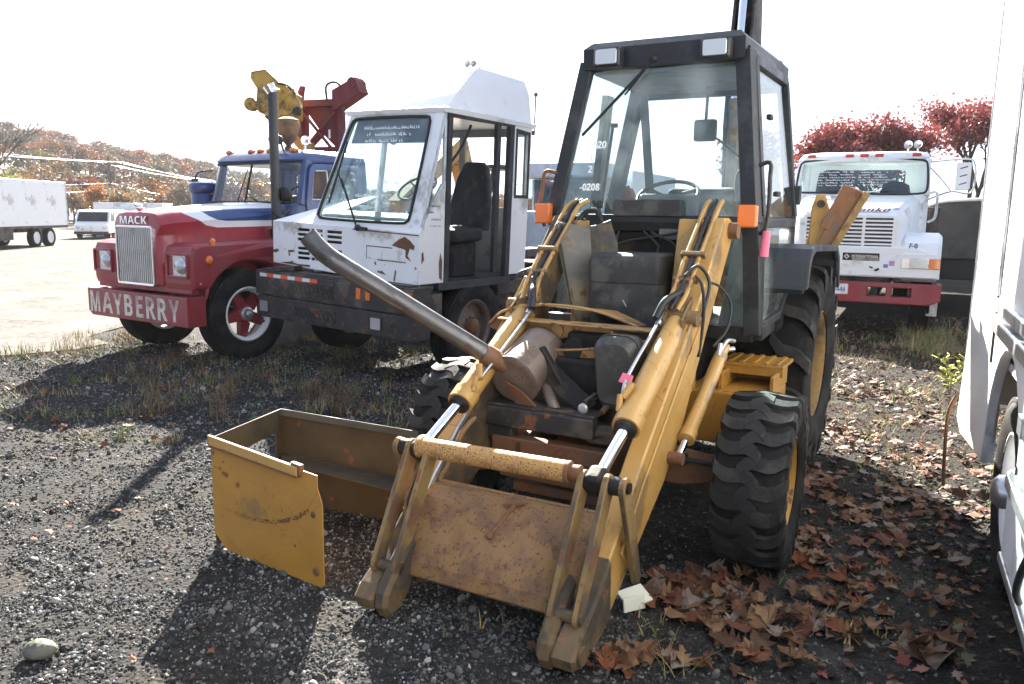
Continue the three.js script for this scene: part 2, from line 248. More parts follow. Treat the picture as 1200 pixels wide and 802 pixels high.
function inst(name, g, mat, list, kind = 'stuff', label, category) {   // list of {p, q, s, c}
  const m = new THREE.InstancedMesh(g, mat, list.length), M4 = new THREE.Matrix4(), c = new THREE.Color();
  list.forEach((e, i) => { M4.compose(e.p, e.q, e.s); m.setMatrixAt(i, M4); if (e.c) m.setColorAt(i, c.setRGB(...e.c)); });
  m.name = name; m.userData = { kind, label, category }; scene.add(m); return m;
}
const eul = (x, y, z) => new THREE.Quaternion().setFromEuler(new THREE.Euler(x, y, z, 'YXZ'));
{ // loose gravel
  const f = mulberry(404), L = [], peb = [0, 1, 2].map((k) => { const g = new THREE.IcosahedronGeometry(1, k === 2 ? 1 : 0); const p = g.attributes.position, h = {}; for (let i = 0; i < p.count; i++) { const key = [p.getX(i), p.getY(i), p.getZ(i)].map((v) => v.toFixed(3)).join(); h[key] ??= 0.7 + 0.55 * f(); const s = h[key]; p.setXYZ(i, p.getX(i) * s, p.getY(i) * s, p.getZ(i) * s); } g.computeVertexNormals(); return g; });
  const lists = [[], [], []];
  for (let i = 0; i < 300000; i++) {
    const d = 1.6 + 8.5 * Math.pow(f(), 1.25), th = (f() - 0.5) * 1.34, x = Math.tan(th) * d * 1.0, z = -d; if (x < roadEdge(z) + 0.1 && z < -7.2) continue;
    const clump = fbm(x / 3 + 40, z / 3 + 40, 13, 3, 301) + (x < -0.2 ? 0.06 : 0), right = x > 0.6 ? 0.22 : 1; if (f() > (0.1 + 2.2 * clump * clump * clump * 1.6) * right + 0.06) continue;
    const big = f(), s = big > 0.992 ? R(0.014, 0.024, f) : big > 0.82 ? R(0.006, 0.012, f) : R(0.003, 0.007, f), sc = s * (0.8 + d * 0.06);
    const t = f() * (x < -0.3 ? 1.08 : 0.96), k = t < 0.62 ? R(0.02, 0.06, f) : t < 0.94 ? R(0.06, 0.15, f) : R(0.16, 0.34, f), w = R(-0.06, 0.08, f);
    lists[i % 3].push({ p: V(x, gh(x, z) + sc * 0.2, z), q: eul(f() * 6, f() * 6, f() * 6), s: V(sc, sc * R(0.5, 0.9, f), sc * R(0.7, 1.1, f)), c: [k * (1 + w), k, k * (1 - w)] });
  }
  lists.forEach((l, k) => inst('gravel' + (k ? '_00' + k : ''), peb[k], new THREE.MeshPhysicalMaterial({ color: 0xffffff, roughness: 0.8, specularIntensity: 0.35 }), l, 'stuff', 'loose grey gravel strewn over the yard', 'gravel'));
}
// ------------------------------------------------------------------ wheels
function carcass(Ro, w, rim, h) {
  const c = Ro - h;
  return LA([[rim - 0.012, -w * 0.36], [rim + 0.01, -w * 0.42], [rim + (c - rim) * 0.35, -w * 0.49], [rim + (c - rim) * 0.62, -w * 0.505], [c - 0.035, -w * 0.48], [c - 0.008, -w * 0.43], [c, -w * 0.25], [c + 0.004, 0], [c, w * 0.25], [c - 0.008, w * 0.43], [c - 0.035, w * 0.48], [rim + (c - rim) * 0.62, w * 0.505], [rim + (c - rim) * 0.35, w * 0.49], [rim + 0.01, w * 0.42], [rim - 0.012, w * 0.36]], 'x', [0, 0, 0], 56);
}
function lug(path, wt, wb) {                            // path: [x, angle, rInner, rOuter]; a raised block swept over the tread
  const rings = path.map(([x, a, ri, ro], i) => {
    const k = i === path.length - 1 ? 0.85 : 1, P = (da, r) => [x, Math.sin(a + da) * r, Math.cos(a + da) * r];
    return [P(-wb / 2 * k, ri), P(-wt / 2 * k, ro), P(wt / 2 * k, ro), P(wb / 2 * k, ri)];
  });
  return LOFT(rings, true, true, 0.5);
}
function chevrons(Ro, w, h, n, sweep, wt, wb, flip, x0 = -0.01, wavy = 0) {
  const out = [];
  for (const s of [-1, 1]) for (let k = 0; k < n; k++) {
    const a0 = (k + (s > 0 ? 0.5 : 0)) / n * Math.PI * 2, p = [], N = 6;
    for (let i = 0; i <= N; i++) {
      const t = i / N, x = s * (x0 + (w * 0.47 - x0) * t), a = a0 + flip * (sweep * Math.pow(t, 0.8) + wavy * Math.sin(t * 6.2)), drop = 0.02 * t * t;
      p.push([x, a, Ro - h - drop - 0.012, Ro - drop * 0.8]);
    }
    const e = p[p.length - 1]; p.push([s * w * 0.505, e[1] + flip * sweep * 0.12, Ro - h - 0.05, Ro - 0.035]); p.push([s * w * 0.51, e[1] + flip * sweep * 0.2, Ro - h - 0.10, Ro - h - 0.055]);
    out.push(lug(p, wt, wb));
  }
  return out;
}
function ribTread(Ro, w, h) { const o = []; for (let k = -2; k <= 2; k++) { const x = k * w * 0.185, q = w * 0.075; o.push(LA([[Ro - h - 0.01, -q], [Ro - 0.002, -q * 0.9], [Ro, 0], [Ro - 0.002, q * 0.9], [Ro - h - 0.01, q]], 'x', [x, 0, 0], 56)); } return o; }
function wheel(parent, [x, y, z], steer, tyreGeo, rimGeo, tyreMat, rimMat, hubGeo, hubMat, spin = 0, lugGeo, lugMat) {
  const g = new THREE.Group(); g.name = 'wheel'; g.position.set(x, y, z); g.rotation.y = steer; g.rotation.x = 0; parent.add(g);
  const t = part('tyre', tyreGeo, tyreMat, g), r = part('rim', rimGeo, rimMat, g); t.rotation.x = spin; r.rotation.x = spin;
  if (hubGeo) { const h = part('hub', hubGeo, hubMat, g); h.rotation.x = spin; }
  if (lugGeo) { const l = part('tread_lugs', lugGeo, lugMat, g); l.rotation.x = spin; }
  return g;
}
function dishRim(r, w, s, dish, holes = 8) {              // s: which side is the outside
  const g = [LA([[r + 0.004, -w * 0.43], [r + 0.02, -w * 0.42], [r - 0.005, -w * 0.4], [r - 0.03, -w * 0.3], [r - 0.035, 0], [r - 0.03, w * 0.3], [r - 0.005, w * 0.4], [r + 0.02, w * 0.42], [r + 0.004, w * 0.43]], 'x', [0, 0, 0], 40),
    LA([[r - 0.03, s * dish], [r * 0.72, s * (dish - 0.03)], [r * 0.45, s * (dish + 0.03)], [0.0, s * (dish + 0.03)]], 'x', [0, 0, 0], 40)];
  for (let k = 0; k < holes; k++) { const a = k / holes * Math.PI * 2; g.push(BOLT(s * (dish + 0.028), Math.cos(a) * r * 0.36, Math.sin(a) * r * 0.36, 0.014, 'x', s * 0.025)); }
  return g;
}
// ------------------------------------------------------------------ backhoe loader
const BH = thing('backhoe_loader', 'yellow backhoe loader with black glazed cab and its engine hood removed', 'backhoe', [0.4896, 0, -4.2004], rad(-29));
{
  const T = BH, SD = [-1, 1];
  // wheels
  const fT = [carcass(0.43, 0.33, 0.215, 0.028)], fL = [...chevrons(0.43, 0.33, 0.028, 21, 0.2, 0.15, 0.175, 1, -0.05, 0.05)];
  const rT = [carcass(0.70, 0.43, 0.36, 0.05)], rL = [...chevrons(0.70, 0.43, 0.05, 16, 0.24, 0.115, 0.15, -1, -0.03, 0.03)];
  const fG = geo(fT), rG = geo(rT), fLG = geo(fL), rLG = geo(rL);
  for (const s of SD) {
    wheel(T, [s * 0.86, 0.425, 0], rad(s > 0 ? 2 : 2), fG, dishRim(0.215, 0.33, s, 0.02), M.rubber, M.yellowClean, LA([[0.075, 0], [0.075, 0.05 * s], [0.05, 0.075 * s], [0, 0.08 * s]], 'x', [0.03 * s, 0, 0], 16), M.yellowGrime, 0.12, fLG, M.tread);
    wheel(T, [s * 0.645, 0.69, -1.9], 0, rG, dishRim(0.36, 0.43, s, 0.0, 8), M.rubber, M.yellowGrime, LA([[0.12, 0], [0.12, 0.05 * s], [0.08, 0.09 * s], [0, 0.095 * s]], 'x', [0.02 * s, 0, 0], 16), M.darkSteel, 0.2, rLG, M.tread);
  }
  // chassis
  part('front_axle', [PX([[-0.74, 0.4], [-0.5, 0.34], [-0.12, 0.33], [0.12, 0.33], [0.5, 0.34], [0.74, 0.4], [0.74, 0.47], [0.5, 0.49], [0.16, 0.53], [-0.16, 0.53], [-0.5, 0.49], [-0.74, 0.47]], -0.085, 0.085, 0.015), CY([-0.76, 0.36, 0], [-0.76, 0.5, 0], 0.07), CY([0.76, 0.36, 0], [0.76, 0.5, 0], 0.07), SP(0, 0.42, 0.02, 0.15)], M.rustBrown, T);
  part('steering_cylinder', [CY([0.25, 0.5, 0.14], [0.52, 0.5, 0.14], 0.03), CY([0.5, 0.5, 0.14], [0.72, 0.49, 0.12], 0.014)], M.darkSteel, T);
  for (const s of SD) part('frame_rail', [PZ([[0.5, 0.42], [0.5, 0.56], [0.2, 0.64], [-0.4, 0.78], [-2.6, 0.78], [-2.6, 0.55], [-0.5, 0.52], [0.1, 0.48]], s * 0.24 - 0.02, s * 0.24 + 0.02, 0.006)], M.grimeAndShade, T);
  part('front_crossmember', [AB(-0.4, 0.24, 0.49, 0.58, 0.42, 0.5, 0.012), AB(-0.36, 0.2, 0.36, 0.45, 0.40, 0.48, 0.012), AB(-0.3, 0.3, 0.28, 0.33, 0.1, 0.44, 0.01)], M.rustBrown, T);
  part('radiator_support', [AB(-0.47, 0.17, 0.63, 0.735, 0.44, 0.51, 0.012), AB(-0.47, 0.17, 0.735, 0.75, 0.36, 0.5, 0.004), AB(0.11, 0.26, 0.60, 0.7, 0.38, 0.46, 0.015), CY([0.12, 0.66, 0.48], [0.27, 0.65, 0.40], 0.026), B(0.16, 0.10, 0.08, -0.36, 0.6, 0.45, 0, 0, 0.12, 0.02)], M.darkSteel, T);
  each('support_bolt', [LA([[0.012, 0.012], [0.026, 0.012], [0.026, 0], [0, 0]], 'z', [0.1, 0.775, 0.47], 14), CY([0.1, 0.775, 0.46], [0.1, 0.775, 0.483], 0.011, 0.011, 8), LA([[0, 0.012], [0.024, 0.012], [0.026, 0], [0, 0]], 'z', [-0.505, 0.7, 0.49], 6), B(0.022, 0.03, 0.02, -0.45, 0.76, 0.47, 0, 0, 0.5)], M.alu, T);
  // engine under the missing hood
  part('engine_block', [AB(-0.17, 0.17, 0.62, 0.98, -0.75, 0.3, 0.03), AB(-0.13, 0.13, 0.98, 1.1, -0.65, 0.2, 0.025), CY([-0.3, 0.93, 0.0], [0.2, 0.93, 0.12], 0.17, 0.17, 26), AB(-0.24, -0.17, 0.72, 0.9, -0.4, 0.2, 0.02), AB(0.17, 0.24, 0.72, 0.86, -0.45, 0.0, 0.02), ...[-0.3, -0.1, 0.1].map((z) => CY([-0.17, 0.93, z], [-0.26, 0.86, z], 0.035)), CY([-0.06, 1.02, 0.2], [-0.06, 1.02, 0.27], 0.055), B(0.1, 0.42, 0.05, -0.1, 0.84, 0.36, 0, 0, 0.6, 0.012)], M.grease, T);
  
  part('rusty_down_pipe', [TU([[-0.2, 0.9, 0.25], [-0.16, 0.84, 0.36], [-0.1, 0.77, 0.41], [-0.04, 0.68, 0.42]], 0.03)], M.muffler, T);
  part('flat_belt_guard', [SLAB([[-0.17, 0.86, 0.36], [-0.12, 0.95, 0.33], [0.14, 0.79, 0.40], [0.08, 0.73, 0.42]], 0.015)], M.grease, T);
  // black plastic tank standing in front of the right-hand arm
  { const rings = []; for (const [z, k] of [[0.0, 0.85], [0.03, 0.97], [0.18, 1], [0.26, 0.97], [0.285, 0.82]]) rings.push(rrect(-0.105 * k, -0.175 * k, 0.105 * k, 0.175 * k, 0.065 * k, 4).map(([x, y]) => [0.225 + x + y * -0.1, 0.945 + y, z + 0.13])); const tk = part('engine_side_tank', LOFT(rings, true, true, 0.7), M.plasticBlack, T); part('seam', [TU(rrect(-0.107, -0.177, 0.107, 0.177, 0.066, 4).concat([[0.107, -0.1]]).map(([x, y]) => [0.225 + x + y * -0.1, 0.945 + y, 0.33]), 0.005, 5, 60)], M.plasticBlack, tk); }
  // big grey-black heater / air box in front of the cab
  { const box = part('air_box', [LOFT([[1.04, 0.97, 0], [1.3, 1, 0], [1.312, 0.985, 0], [1.325, 0.985, 0], [1.33, 1.0, 0.004], [1.44, 0.99, 0.006], [1.475, 0.95, 0.0], [1.488, 0.86, -0.01]].map(([y, k, dz]) => rrect(-0.215 * k, -0.15 * k, 0.215 * k, 0.15 * k, 0.035, 4).map(([x, z]) => [0.015 + x - (y - 1.3) * 0.03, y + 0.012 * x, z - 0.37 + dz])), true, true, 0.6), AB(-0.1, 0.12, 1.12, 1.26, -0.225, -0.213, 0.005), AB(0.1, 0.2, 1.36, 1.42, -0.226, -0.215, 0.004)], M.plasticBlack, T); part('cap', [LA([[0.052, 0], [0.052, 0.012], [0.04, 0.02], [0, 0.02]], 'z', [-0.11, 1.22, -0.22], 20), LA([[0.03, 0.02], [0.03, 0.03], [0, 0.03]], 'z', [-0.11, 1.22, -0.22], 6)], M.plasticBlack, box); part('clip', [BAR([0.02, 1.235, -0.205], [0.045, 1.2, -0.2], 0.012, 0.006)], M.alu, box); }
  // clutter of lines, brackets and small castings round the engine
  { const f = mulberry(88); for (let k = 0; k < 9; k++) { const x0 = R(-0.35, 0.3, f), y0 = R(0.7, 1.02, f), z0 = R(0.15, 0.4, f); part('engine_hose', [TU([[x0, y0, z0], [x0 + R(-0.15, 0.15, f), y0 + R(-0.1, 0.1, f), z0 + R(-0.05, 0.08, f)], [x0 + R(-0.25, 0.25, f), y0 + R(-0.15, 0.1, f), z0 - R(0.0, 0.2, f)]], R(0.006, 0.016, f), 7, 14)], k % 3 ? M.hose : M.darkSteel, T); }
    for (let k = 0; k < 10; k++) { const x = R(-0.4, 0.32, f), y = R(0.58, 0.95, f), z = R(0.1, 0.38, f); part('engine_bracket', [B(R(0.03, 0.12, f), R(0.03, 0.1, f), R(0.03, 0.08, f), x, y, z, R(-0.5, 0.5, f), R(-0.5, 0.5, f), R(-0.5, 0.5, f), 0.008), CY([x, y, z], [x + R(-0.06, 0.06, f), y + R(-0.06, 0.06, f), z + 0.06], 0.016, 0.014, 10)], k % 4 === 0 ? M.rustBrown : M.grease, T); }
    for (let k = 0; k < 4; k++) part('firewall_line', [TU([[R(-0.25, 0.2, f), 1.6, -0.66], [R(-0.25, 0.25, f), 1.5, -0.6], [R(-0.3, 0.3, f), 1.3, -0.55], [R(-0.3, 0.3, f), 1.05, -0.5]], 0.009, 6, 16)], M.hose, T);
    part('air_intake_pipe', [TU([[0.1, 1.02, 0.1], [0.0, 1.08, -0.05], [-0.12, 1.12, -0.2]], 0.045, 12, 16)], M.plasticBlack, T);
  }
  // loose hood side panel leaning beside the box
  part('side_panel', [LOFT([[[-0.435, 1.645, -0.30], [-0.28, 1.62, -0.42], [-0.12, 1.66, -0.34]], [[-0.425, 1.5, -0.30], [-0.26, 1.48, -0.4], [-0.07, 1.54, -0.33]], [[-0.34, 1.2, -0.28], [-0.22, 1.16, -0.36], [-0.06, 1.3, -0.33]], [[-0.26, 1.0, -0.27], [-0.22, 0.98, -0.32], [-0.16, 1.1, -0.33]]], false, false, 0.5, false), BAR([-0.437, 1.647, -0.298], [-0.262, 1.0, -0.268], 0.016, 0.016), TU([[-0.437, 1.647, -0.298], [-0.28, 1.625, -0.42], [-0.12, 1.662, -0.338]], 0.008, 6)], M.panelGrey, T);
  part('wire_loop', [TU([[-0.4, 1.6, -0.45], [-0.36, 1.7, -0.5], [-0.28, 1.72, -0.5], [-0.22, 1.62, -0.48]], 0.016), TU([[-0.45, 1.55, -0.45], [-0.42, 1.68, -0.52], [-0.35, 1.66, -0.5]], 0.01)], M.hose, T);
  // yellow bent sheets that remain over the engine
  part('fan_shroud', [LOFT([[[-0.6, 1.10, 0.18], [-0.56, 1.16, 0.16], [-0.3, 1.215, 0.14], [0.0, 1.20, 0.12], [0.22, 1.14, 0.12]], [[-0.6, 1.09, -0.02], [-0.52, 1.14, -0.1], [-0.3, 1.19, -0.16], [0.0, 1.18, -0.16], [0.2, 1.12, -0.12]]], false, false, 0.5, false), TU([[-0.6, 1.10, 0.18], [-0.54, 1.165, 0.16], [-0.3, 1.22, 0.14], [0.0, 1.205, 0.12], [0.22, 1.145, 0.12]], 0.008, 6, 30), AB(-0.52, 0.34, 1.02, 1.135, 0.13, 0.15, 0.004), AB(-0.52, 0.35, 1.135, 1.145, 0.13, 0.24, 0.003), SLAB([[-0.6, 1.08, 0.18], [-0.5, 1.06, 0.2], [-0.5, 1.14, 0.16], [-0.6, 1.12, 0.16]], 0.006)], M.shroud, T);
  part('shroud_lip', [LOFT([[[-0.54, 1.03, 0.2], [-0.3, 1.0, 0.27], [0.0, 1.02, 0.27], [0.34, 1.09, 0.24]], [[-0.52, 0.985, 0.18], [-0.3, 0.93, 0.24], [0.0, 0.96, 0.25], [0.35, 1.03, 0.22]]], false, false, 0.6, false), TU([[-0.54, 1.035, 0.2], [-0.3, 1.005, 0.27], [0.0, 1.025, 0.27], [0.34, 1.095, 0.24]], 0.007, 6, 24), CY([-0.2, 1.09, 0.15], [-0.2, 1.09, 0.165], 0.035, 0.035, 16), B(0.012, 0.03, 0.012, 0.14, 1.11, 0.24), ...[0, 1, 2].map((i) => CY([0.2 + i * 0.03, 1.1, 0.15], [0.2 + i * 0.03, 1.1, 0.158], 0.016, 0.016, 10))], M.shroud, T);
  // loader towers
  for (const s of SD) part('loader_tower', [PZ(s > 0 ? [[-0.56, 0.7], [-0.56, 1.68], [-0.42, 1.68], [-0.3, 1.2], [-0.24, 0.7]] : [[-0.56, 0.7], [-0.56, 1.6], [-0.48, 1.6], [-0.44, 1.2], [-0.4, 0.7]], s * 0.3 - 0.05, s * 0.3 + 0.05, 0.006), AB(s * 0.36 - 0.015, s * 0.36 + 0.015, 1.0, 1.66, -0.56, -0.38, 0.004)], M.yellow, T);
  part('tower_brace', [AB(-0.3, 0.3, 0.95, 1.05, -0.56, -0.5, 0.01)], M.yellowGrime, T);
  // lift arms
  const armProf = [[-0.5, 1.69], [-0.40, 1.69], [-0.05, 1.33], [0.3, 1.02], [0.75, 0.66], [1.15, 0.30], [1.22, 0.23], [1.16, 0.075], [1.12, 0.08], [0.83, 0.25], [0.45, 0.47], [0.2, 0.68], [-0.02, 0.95], [-0.3, 1.27], [-0.6, 1.60], [-0.58, 1.66]];
  for (const s of SD) {
    const a = part('lift_arm', [PZ(armProf, s > 0 ? 0.425 : -0.51, s > 0 ? 0.51 : -0.425, 0.008), PZ([[-0.05, 1.2], [0.3, 0.93], [0.75, 0.57], [1.0, 0.33], [0.96, 0.28], [0.7, 0.46], [0.3, 0.8], [-0.05, 1.1]], s > 0 ? 0.51 : -0.522, s > 0 ? 0.522 : -0.51, 0.004)], s > 0 ? M.yellow : M.grimeAndShade, T);  // left arm's dark colour holds its dirt plus the shade on its face
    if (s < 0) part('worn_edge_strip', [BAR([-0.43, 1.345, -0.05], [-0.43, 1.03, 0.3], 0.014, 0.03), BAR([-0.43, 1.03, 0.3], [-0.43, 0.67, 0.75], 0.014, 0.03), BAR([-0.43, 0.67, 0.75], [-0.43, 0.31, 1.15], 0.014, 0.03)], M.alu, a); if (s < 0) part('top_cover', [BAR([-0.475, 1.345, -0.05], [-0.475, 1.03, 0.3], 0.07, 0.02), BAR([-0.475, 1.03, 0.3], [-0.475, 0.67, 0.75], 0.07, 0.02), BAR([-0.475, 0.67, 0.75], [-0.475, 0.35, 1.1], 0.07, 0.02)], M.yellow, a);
    part('arm_toe', [PZ([[1.1, 0.345], [1.22, 0.24], [1.4, 0.13], [1.45, 0.08], [1.43, 0.03], [1.37, 0.01], [1.2, 0.045], [1.08, 0.09]], s > 0 ? 0.418 : -0.517, s > 0 ? 0.517 : -0.418, 0.012)], M.grimeAndShade, a);
    each('pivot_pin', [CY([s * 0.36, 1.62, -0.5], [s * 0.56, 1.62, -0.5], 0.045, 0.045, 18), CY([s * 0.4, 0.58, 0.4], [s * 0.58, 0.58, 0.4], 0.03)], M.rustBrown, a);
    part('arm_bracket', [PZ([[0.02, 1.3], [0.18, 1.2], [0.16, 1.1], [0.0, 1.18]], s > 0 ? 0.37 : -0.385, s > 0 ? 0.385 : -0.37), PZ([[0.02, 1.3], [0.18, 1.2], [0.16, 1.1], [0.0, 1.18]], s > 0 ? 0.465 : -0.48, s > 0 ? 0.48 : -0.465), CY([s * 0.36, 1.2, 0.09], [s * 0.53, 1.2, 0.09], 0.04, 0.04, 16)], M.yellowGrime, a);
    // dump cylinder: barrel on top of the arm, chrome rod to the knuckle
    const c = part('dump_cylinder', [CY([s * 0.425, 1.165, 0.1], [s * 0.425, 0.81, 0.72], 0.058, 0.058, 24), CY([s * 0.425, 0.83, 0.685], [s * 0.425, 0.79, 0.755], 0.066, 0.064, 24), CY([s * 0.37, 0.9, 0.66], [s * 0.4, 0.96, 0.62], 0.018), SP(s * 0.425, 1.165, 0.1, 0.058), CY([s * 0.375, 0.85, 0.715], [s * 0.37, 0.92, 0.69], 0.014)], M.yellow, T);
    part('piston_rod', [CY([s * 0.425, 0.80, 0.74], [s * 0.425, 0.655, 1.05], 0.026, 0.026, 18)], M.chrome, c); part('gland', [CY([s * 0.425, 0.8, 0.737], [s * 0.425, 0.782, 0.77], 0.056, 0.05, 20)], M.grease, c);
    // knuckle and links to the bucket
    part('knuckle', [CY([s * 0.36, 0.64, 1.07], [s * 0.56, 0.64, 1.07], 0.038, 0.038, 18), B(0.08, 0.1, 0.1, s * 0.425, 0.645, 1.06, 0.4, 0, 0, 0.025), CY([s * 0.555, 0.64, 1.07], [s * 0.572, 0.64, 1.07], 0.024, 0.024, 8)], M.grease, T);
    const linkP = (p, q, r0, r1, x) => { const d = V(0, q[1] - p[1], q[0] - p[0]).normalize(), n = V(0, -d.z, d.y), o = []; for (let i = 0; i <= 6; i++) { const t = rad(-90 + 180 * i / 6); o.push([q[0] + (d.z * Math.cos(t) + n.z * Math.sin(t)) * r1, q[1] + (d.y * Math.cos(t) + n.y * Math.sin(t)) * r1]); } for (let i = 0; i <= 6; i++) { const t = rad(90 + 180 * i / 6); o.push([p[0] + (d.z * Math.cos(t) + n.z * Math.sin(t)) * r0, p[1] + (d.y * Math.cos(t) + n.y * Math.sin(t)) * r0]); } return PZ(o, x - 0.013, x + 0.013, 0.004); };
    part('bucket_link', [linkP([1.07, 0.64], [1.33, 0.19], 0.045, 0.036, s * 0.372)], M.yellowGrime, T);
    part('bucket_link', [linkP([1.07, 0.64], [1.33, 0.19], 0.045, 0.036, s * 0.478)], M.yellowGrime, T);
    part('guide_link', [linkP([1.07, 0.64], [0.9, 0.2], 0.042, 0.032, s * 0.548)], M.yellowGrime, T);
    part('coupler_hook', [PZ([[1.22, 0.30], [1.28, 0.27], [1.36, 0.19], [1.43, 0.11], [1.44, 0.05], [1.41, 0.0], [1.34, 0.0], [1.26, 0.06], [1.18, 0.2]], s > 0 ? 0.35 : -0.42, s > 0 ? 0.42 : -0.35, 0.018), CY([s * 0.35, 0.19, 1.33], [s * 0.5, 0.19, 1.33], 0.024), CY([s * 0.36, 0.075, 1.38], [s * 0.53, 0.075, 1.38], 0.035)], M.grimeAndShade, T);
    // lift cylinder below the arm
    const lc = part('lift_cylinder', [CY([s * 0.552, 0.965, -0.3], [s * 0.552, 0.66, 0.24], 0.036, 0.036, 20), CY([s * 0.552, 0.67, 0.22], [s * 0.552, 0.64, 0.275], 0.041, 0.041, 20), CY([s * 0.552, 0.965, -0.3], [s * 0.552, 1.0, -0.38], 0.028)], M.yellow, T);
    part('piston_rod', [CY([s * 0.552, 0.65, 0.26], [s * 0.552, 0.57, 0.4], 0.018)], M.chrome, lc);
    part('cylinder_fitting', [TU([[s * 0.555, 0.98, -0.27], [s * 0.575, 1.04, -0.31], [s * 0.59, 1.03, -0.41]], 0.012), CY([s * 0.552, 0.97, -0.25], [s * 0.552, 1.03, -0.28], 0.013), CY([s * 0.53, 0.98, -0.34], [s * 0.6, 0.99, -0.39], 0.013)], M.alu, lc);
    // hydraulic lines on the arm
    for (let k = 0; k < 3; k++) { const x = s * (0.38 + k * 0.036); part('hydraulic_line', [TU([[x, 1.66, -0.36], [x, 1.45, -0.1], [x, 1.32, 0.04], [x - s * 0.02, 1.24, 0.12]], 0.012, 7), TU([[x - s * 0.01, 1.78, -0.58], [x, 1.75, -0.48], [x, 1.66, -0.36]], 0.014, 7)], k === 1 ? M.hose : M.yellow, a); }
    each('hose_clamp', [B(0.13, 0.03, 0.03, s * 0.42, 1.5, -0.15, 0.7, 0, 0, 0.006), B(0.13, 0.03, 0.03, s * 0.42, 1.38, -0.03, 0.7, 0, 0, 0.006), B(0.12, 0.02, 0.04, s * 0.40, 1.24, 0.1, 0.7, 0, 0, 0.006)], M.yellowGrime, a);
    part('steel_oil_tube', [TU([[s * 0.36, 1.2, 0.16], [s * 0.355, 1.15, 0.23], [s * 0.355, 0.95, 0.6], [s * 0.37, 0.9, 0.66]], 0.009, 8, 24), CY([s * 0.365, 1.24, 0.08], [s * 0.36, 1.17, 0.2], 0.016)], M.steelRod, a);
    each('flex_hose', [TU([[s * 0.42, 1.32, 0.03], [s * 0.37, 1.28, 0.12], [s * 0.345, 1.2, 0.18]], 0.02), TU([[s * 0.46, 1.4, -0.05], [s * 0.52, 1.36, 0.02], [s * 0.53, 1.2, 0.0], [s * 0.52, 1.0, 0.02]], 0.008, 6)], M.hose, a);
  }
  part('arm_hose_loop', [TU([[0.5, 1.37, -0.12], [0.55, 1.34, -0.2], [0.6, 1.25, -0.25], [0.6, 1.12, -0.2], [0.56, 1.04, -0.1]], 0.007, 6), TU([[0.42, 1.4, -0.02], [0.47, 1.45, -0.06], [0.52, 1.38, -0.1], [0.525, 1.2, 0.0]], 0.009, 6)], M.hose, T);
  part('warning_ribbon', [SLAB([[0.32, 0.955, 0.59], [0.37, 0.945, 0.6], [0.385, 0.985, 0.575], [0.335, 0.995, 0.575]], 0.004), SLAB([[0.36, 0.935, 0.61], [0.385, 0.95, 0.6], [0.39, 0.985, 0.59], [0.37, 0.98, 0.595]], 0.003)], M.pink, T, 'faded pink tape tied round the oil tube');
  const tube = part('torque_tube', [CY([-0.415, 0.655, 1.075], [0.31, 0.665, 1.075], 0.045, 0.045, 22), CY([-0.43, 0.655, 1.075], [-0.41, 0.655, 1.075], 0.05, 0.05, 22)], M.yellowRust, T); part('torn_end', [CY([0.30, 0.665, 1.075], [0.315, 0.665, 1.075], 0.046, 0.046, 20), CY([0.315, 0.665, 1.075], [0.36, 0.665, 1.075], 0.032, 0.036, 14)], M.rustBrown, tube);
  // curved rusty cross plate between the arms
  { const pr = [[0.93, 0.455], [0.98, 0.455], [1.06, 0.425], [1.14, 0.37], [1.21, 0.29], [1.255, 0.2], [1.265, 0.14]]; const out = pr.map(([z, y]) => [z, y]), inn = pr.map(([z, y]) => [z - 0.012, y - 0.014]).reverse(); const pl = part('cross_plate', [PZ([...out, ...inn], -0.43, 0.43, 0.003), CY([-0.43, 0.452, 0.935], [0.43, 0.452, 0.935], 0.014, 0.014, 10), TU([[-0.42, 0.46, 0.94], [-0.4, 0.56, 0.86], [-0.37, 0.68, 0.8], [-0.36, 0.72, 0.72]], 0.013, 7), SLAB([[-0.43, 0.43, 1.06], [-0.42, 0.29, 1.21], [-0.43, 0.45, 1.2], [-0.44, 0.6, 1.06]], 0.015)], M.plateRust, T); part('latch_lever', [BAR([0.03, 0.45, 1.02], [-0.01, 0.36, 1.16], 0.022, 0.014), BAR([-0.02, 0.445, 1.03], [0.07, 0.46, 1.0], 0.016, 0.016), SP(-0.01, 0.355, 1.165, 0.018)], M.rustBrown, pl); }
  // side tank, battery box, step
  part('side_tank', [AB(0.3, 0.78, 0.42, 0.72, -0.98, -0.5, 0.012)], M.yellowClean, T);
  part('battery_box', [AB(0.48, 0.5, 0.72, 0.82, -0.95, -0.56, 0.003), AB(0.765, 0.785, 0.725, 0.82, -0.95, -0.56, 0.003), AB(0.48, 0.785, 0.725, 0.82, -0.97, -0.95, 0.003), AB(0.52, 0.76, 0.72, 0.725, -0.95, -0.52, 0.001)], M.yellowClean, T);
  part('fuel_tank', [AB(-0.78, -0.3, 0.42, 0.78, -1.0, -0.45, 0.03)], M.yellowGrime, T);
  const st = part('cab_step', [AB(0.46, 0.8, 0.835, 0.855, -1.06, -0.74, 0.004), AB(0.46, 0.8, 0.79, 0.835, -0.752, -0.74, 0.003), AB(0.44, 0.46, 0.6, 0.86, -1.06, -0.9, 0.003)], M.yellowClean, T);
  for (let k = 0; k < 5; k++) part('tread_rib', [AB(0.48 + k * 0.066, 0.505 + k * 0.066, 0.855, 0.866, -1.04, -0.76, 0.003)], M.yellowClean, st);
  // rear body under the cab
  part('transmission', [AB(-0.3, 0.3, 0.6, 1.05, -1.9, -0.7, 0.05), AB(-0.6, 0.6, 0.58, 0.8, -2.1, -1.85, 0.05)], M.grease, T);
  // cab
  const fl = 1.03, ws = 1.66, tp = 2.6;
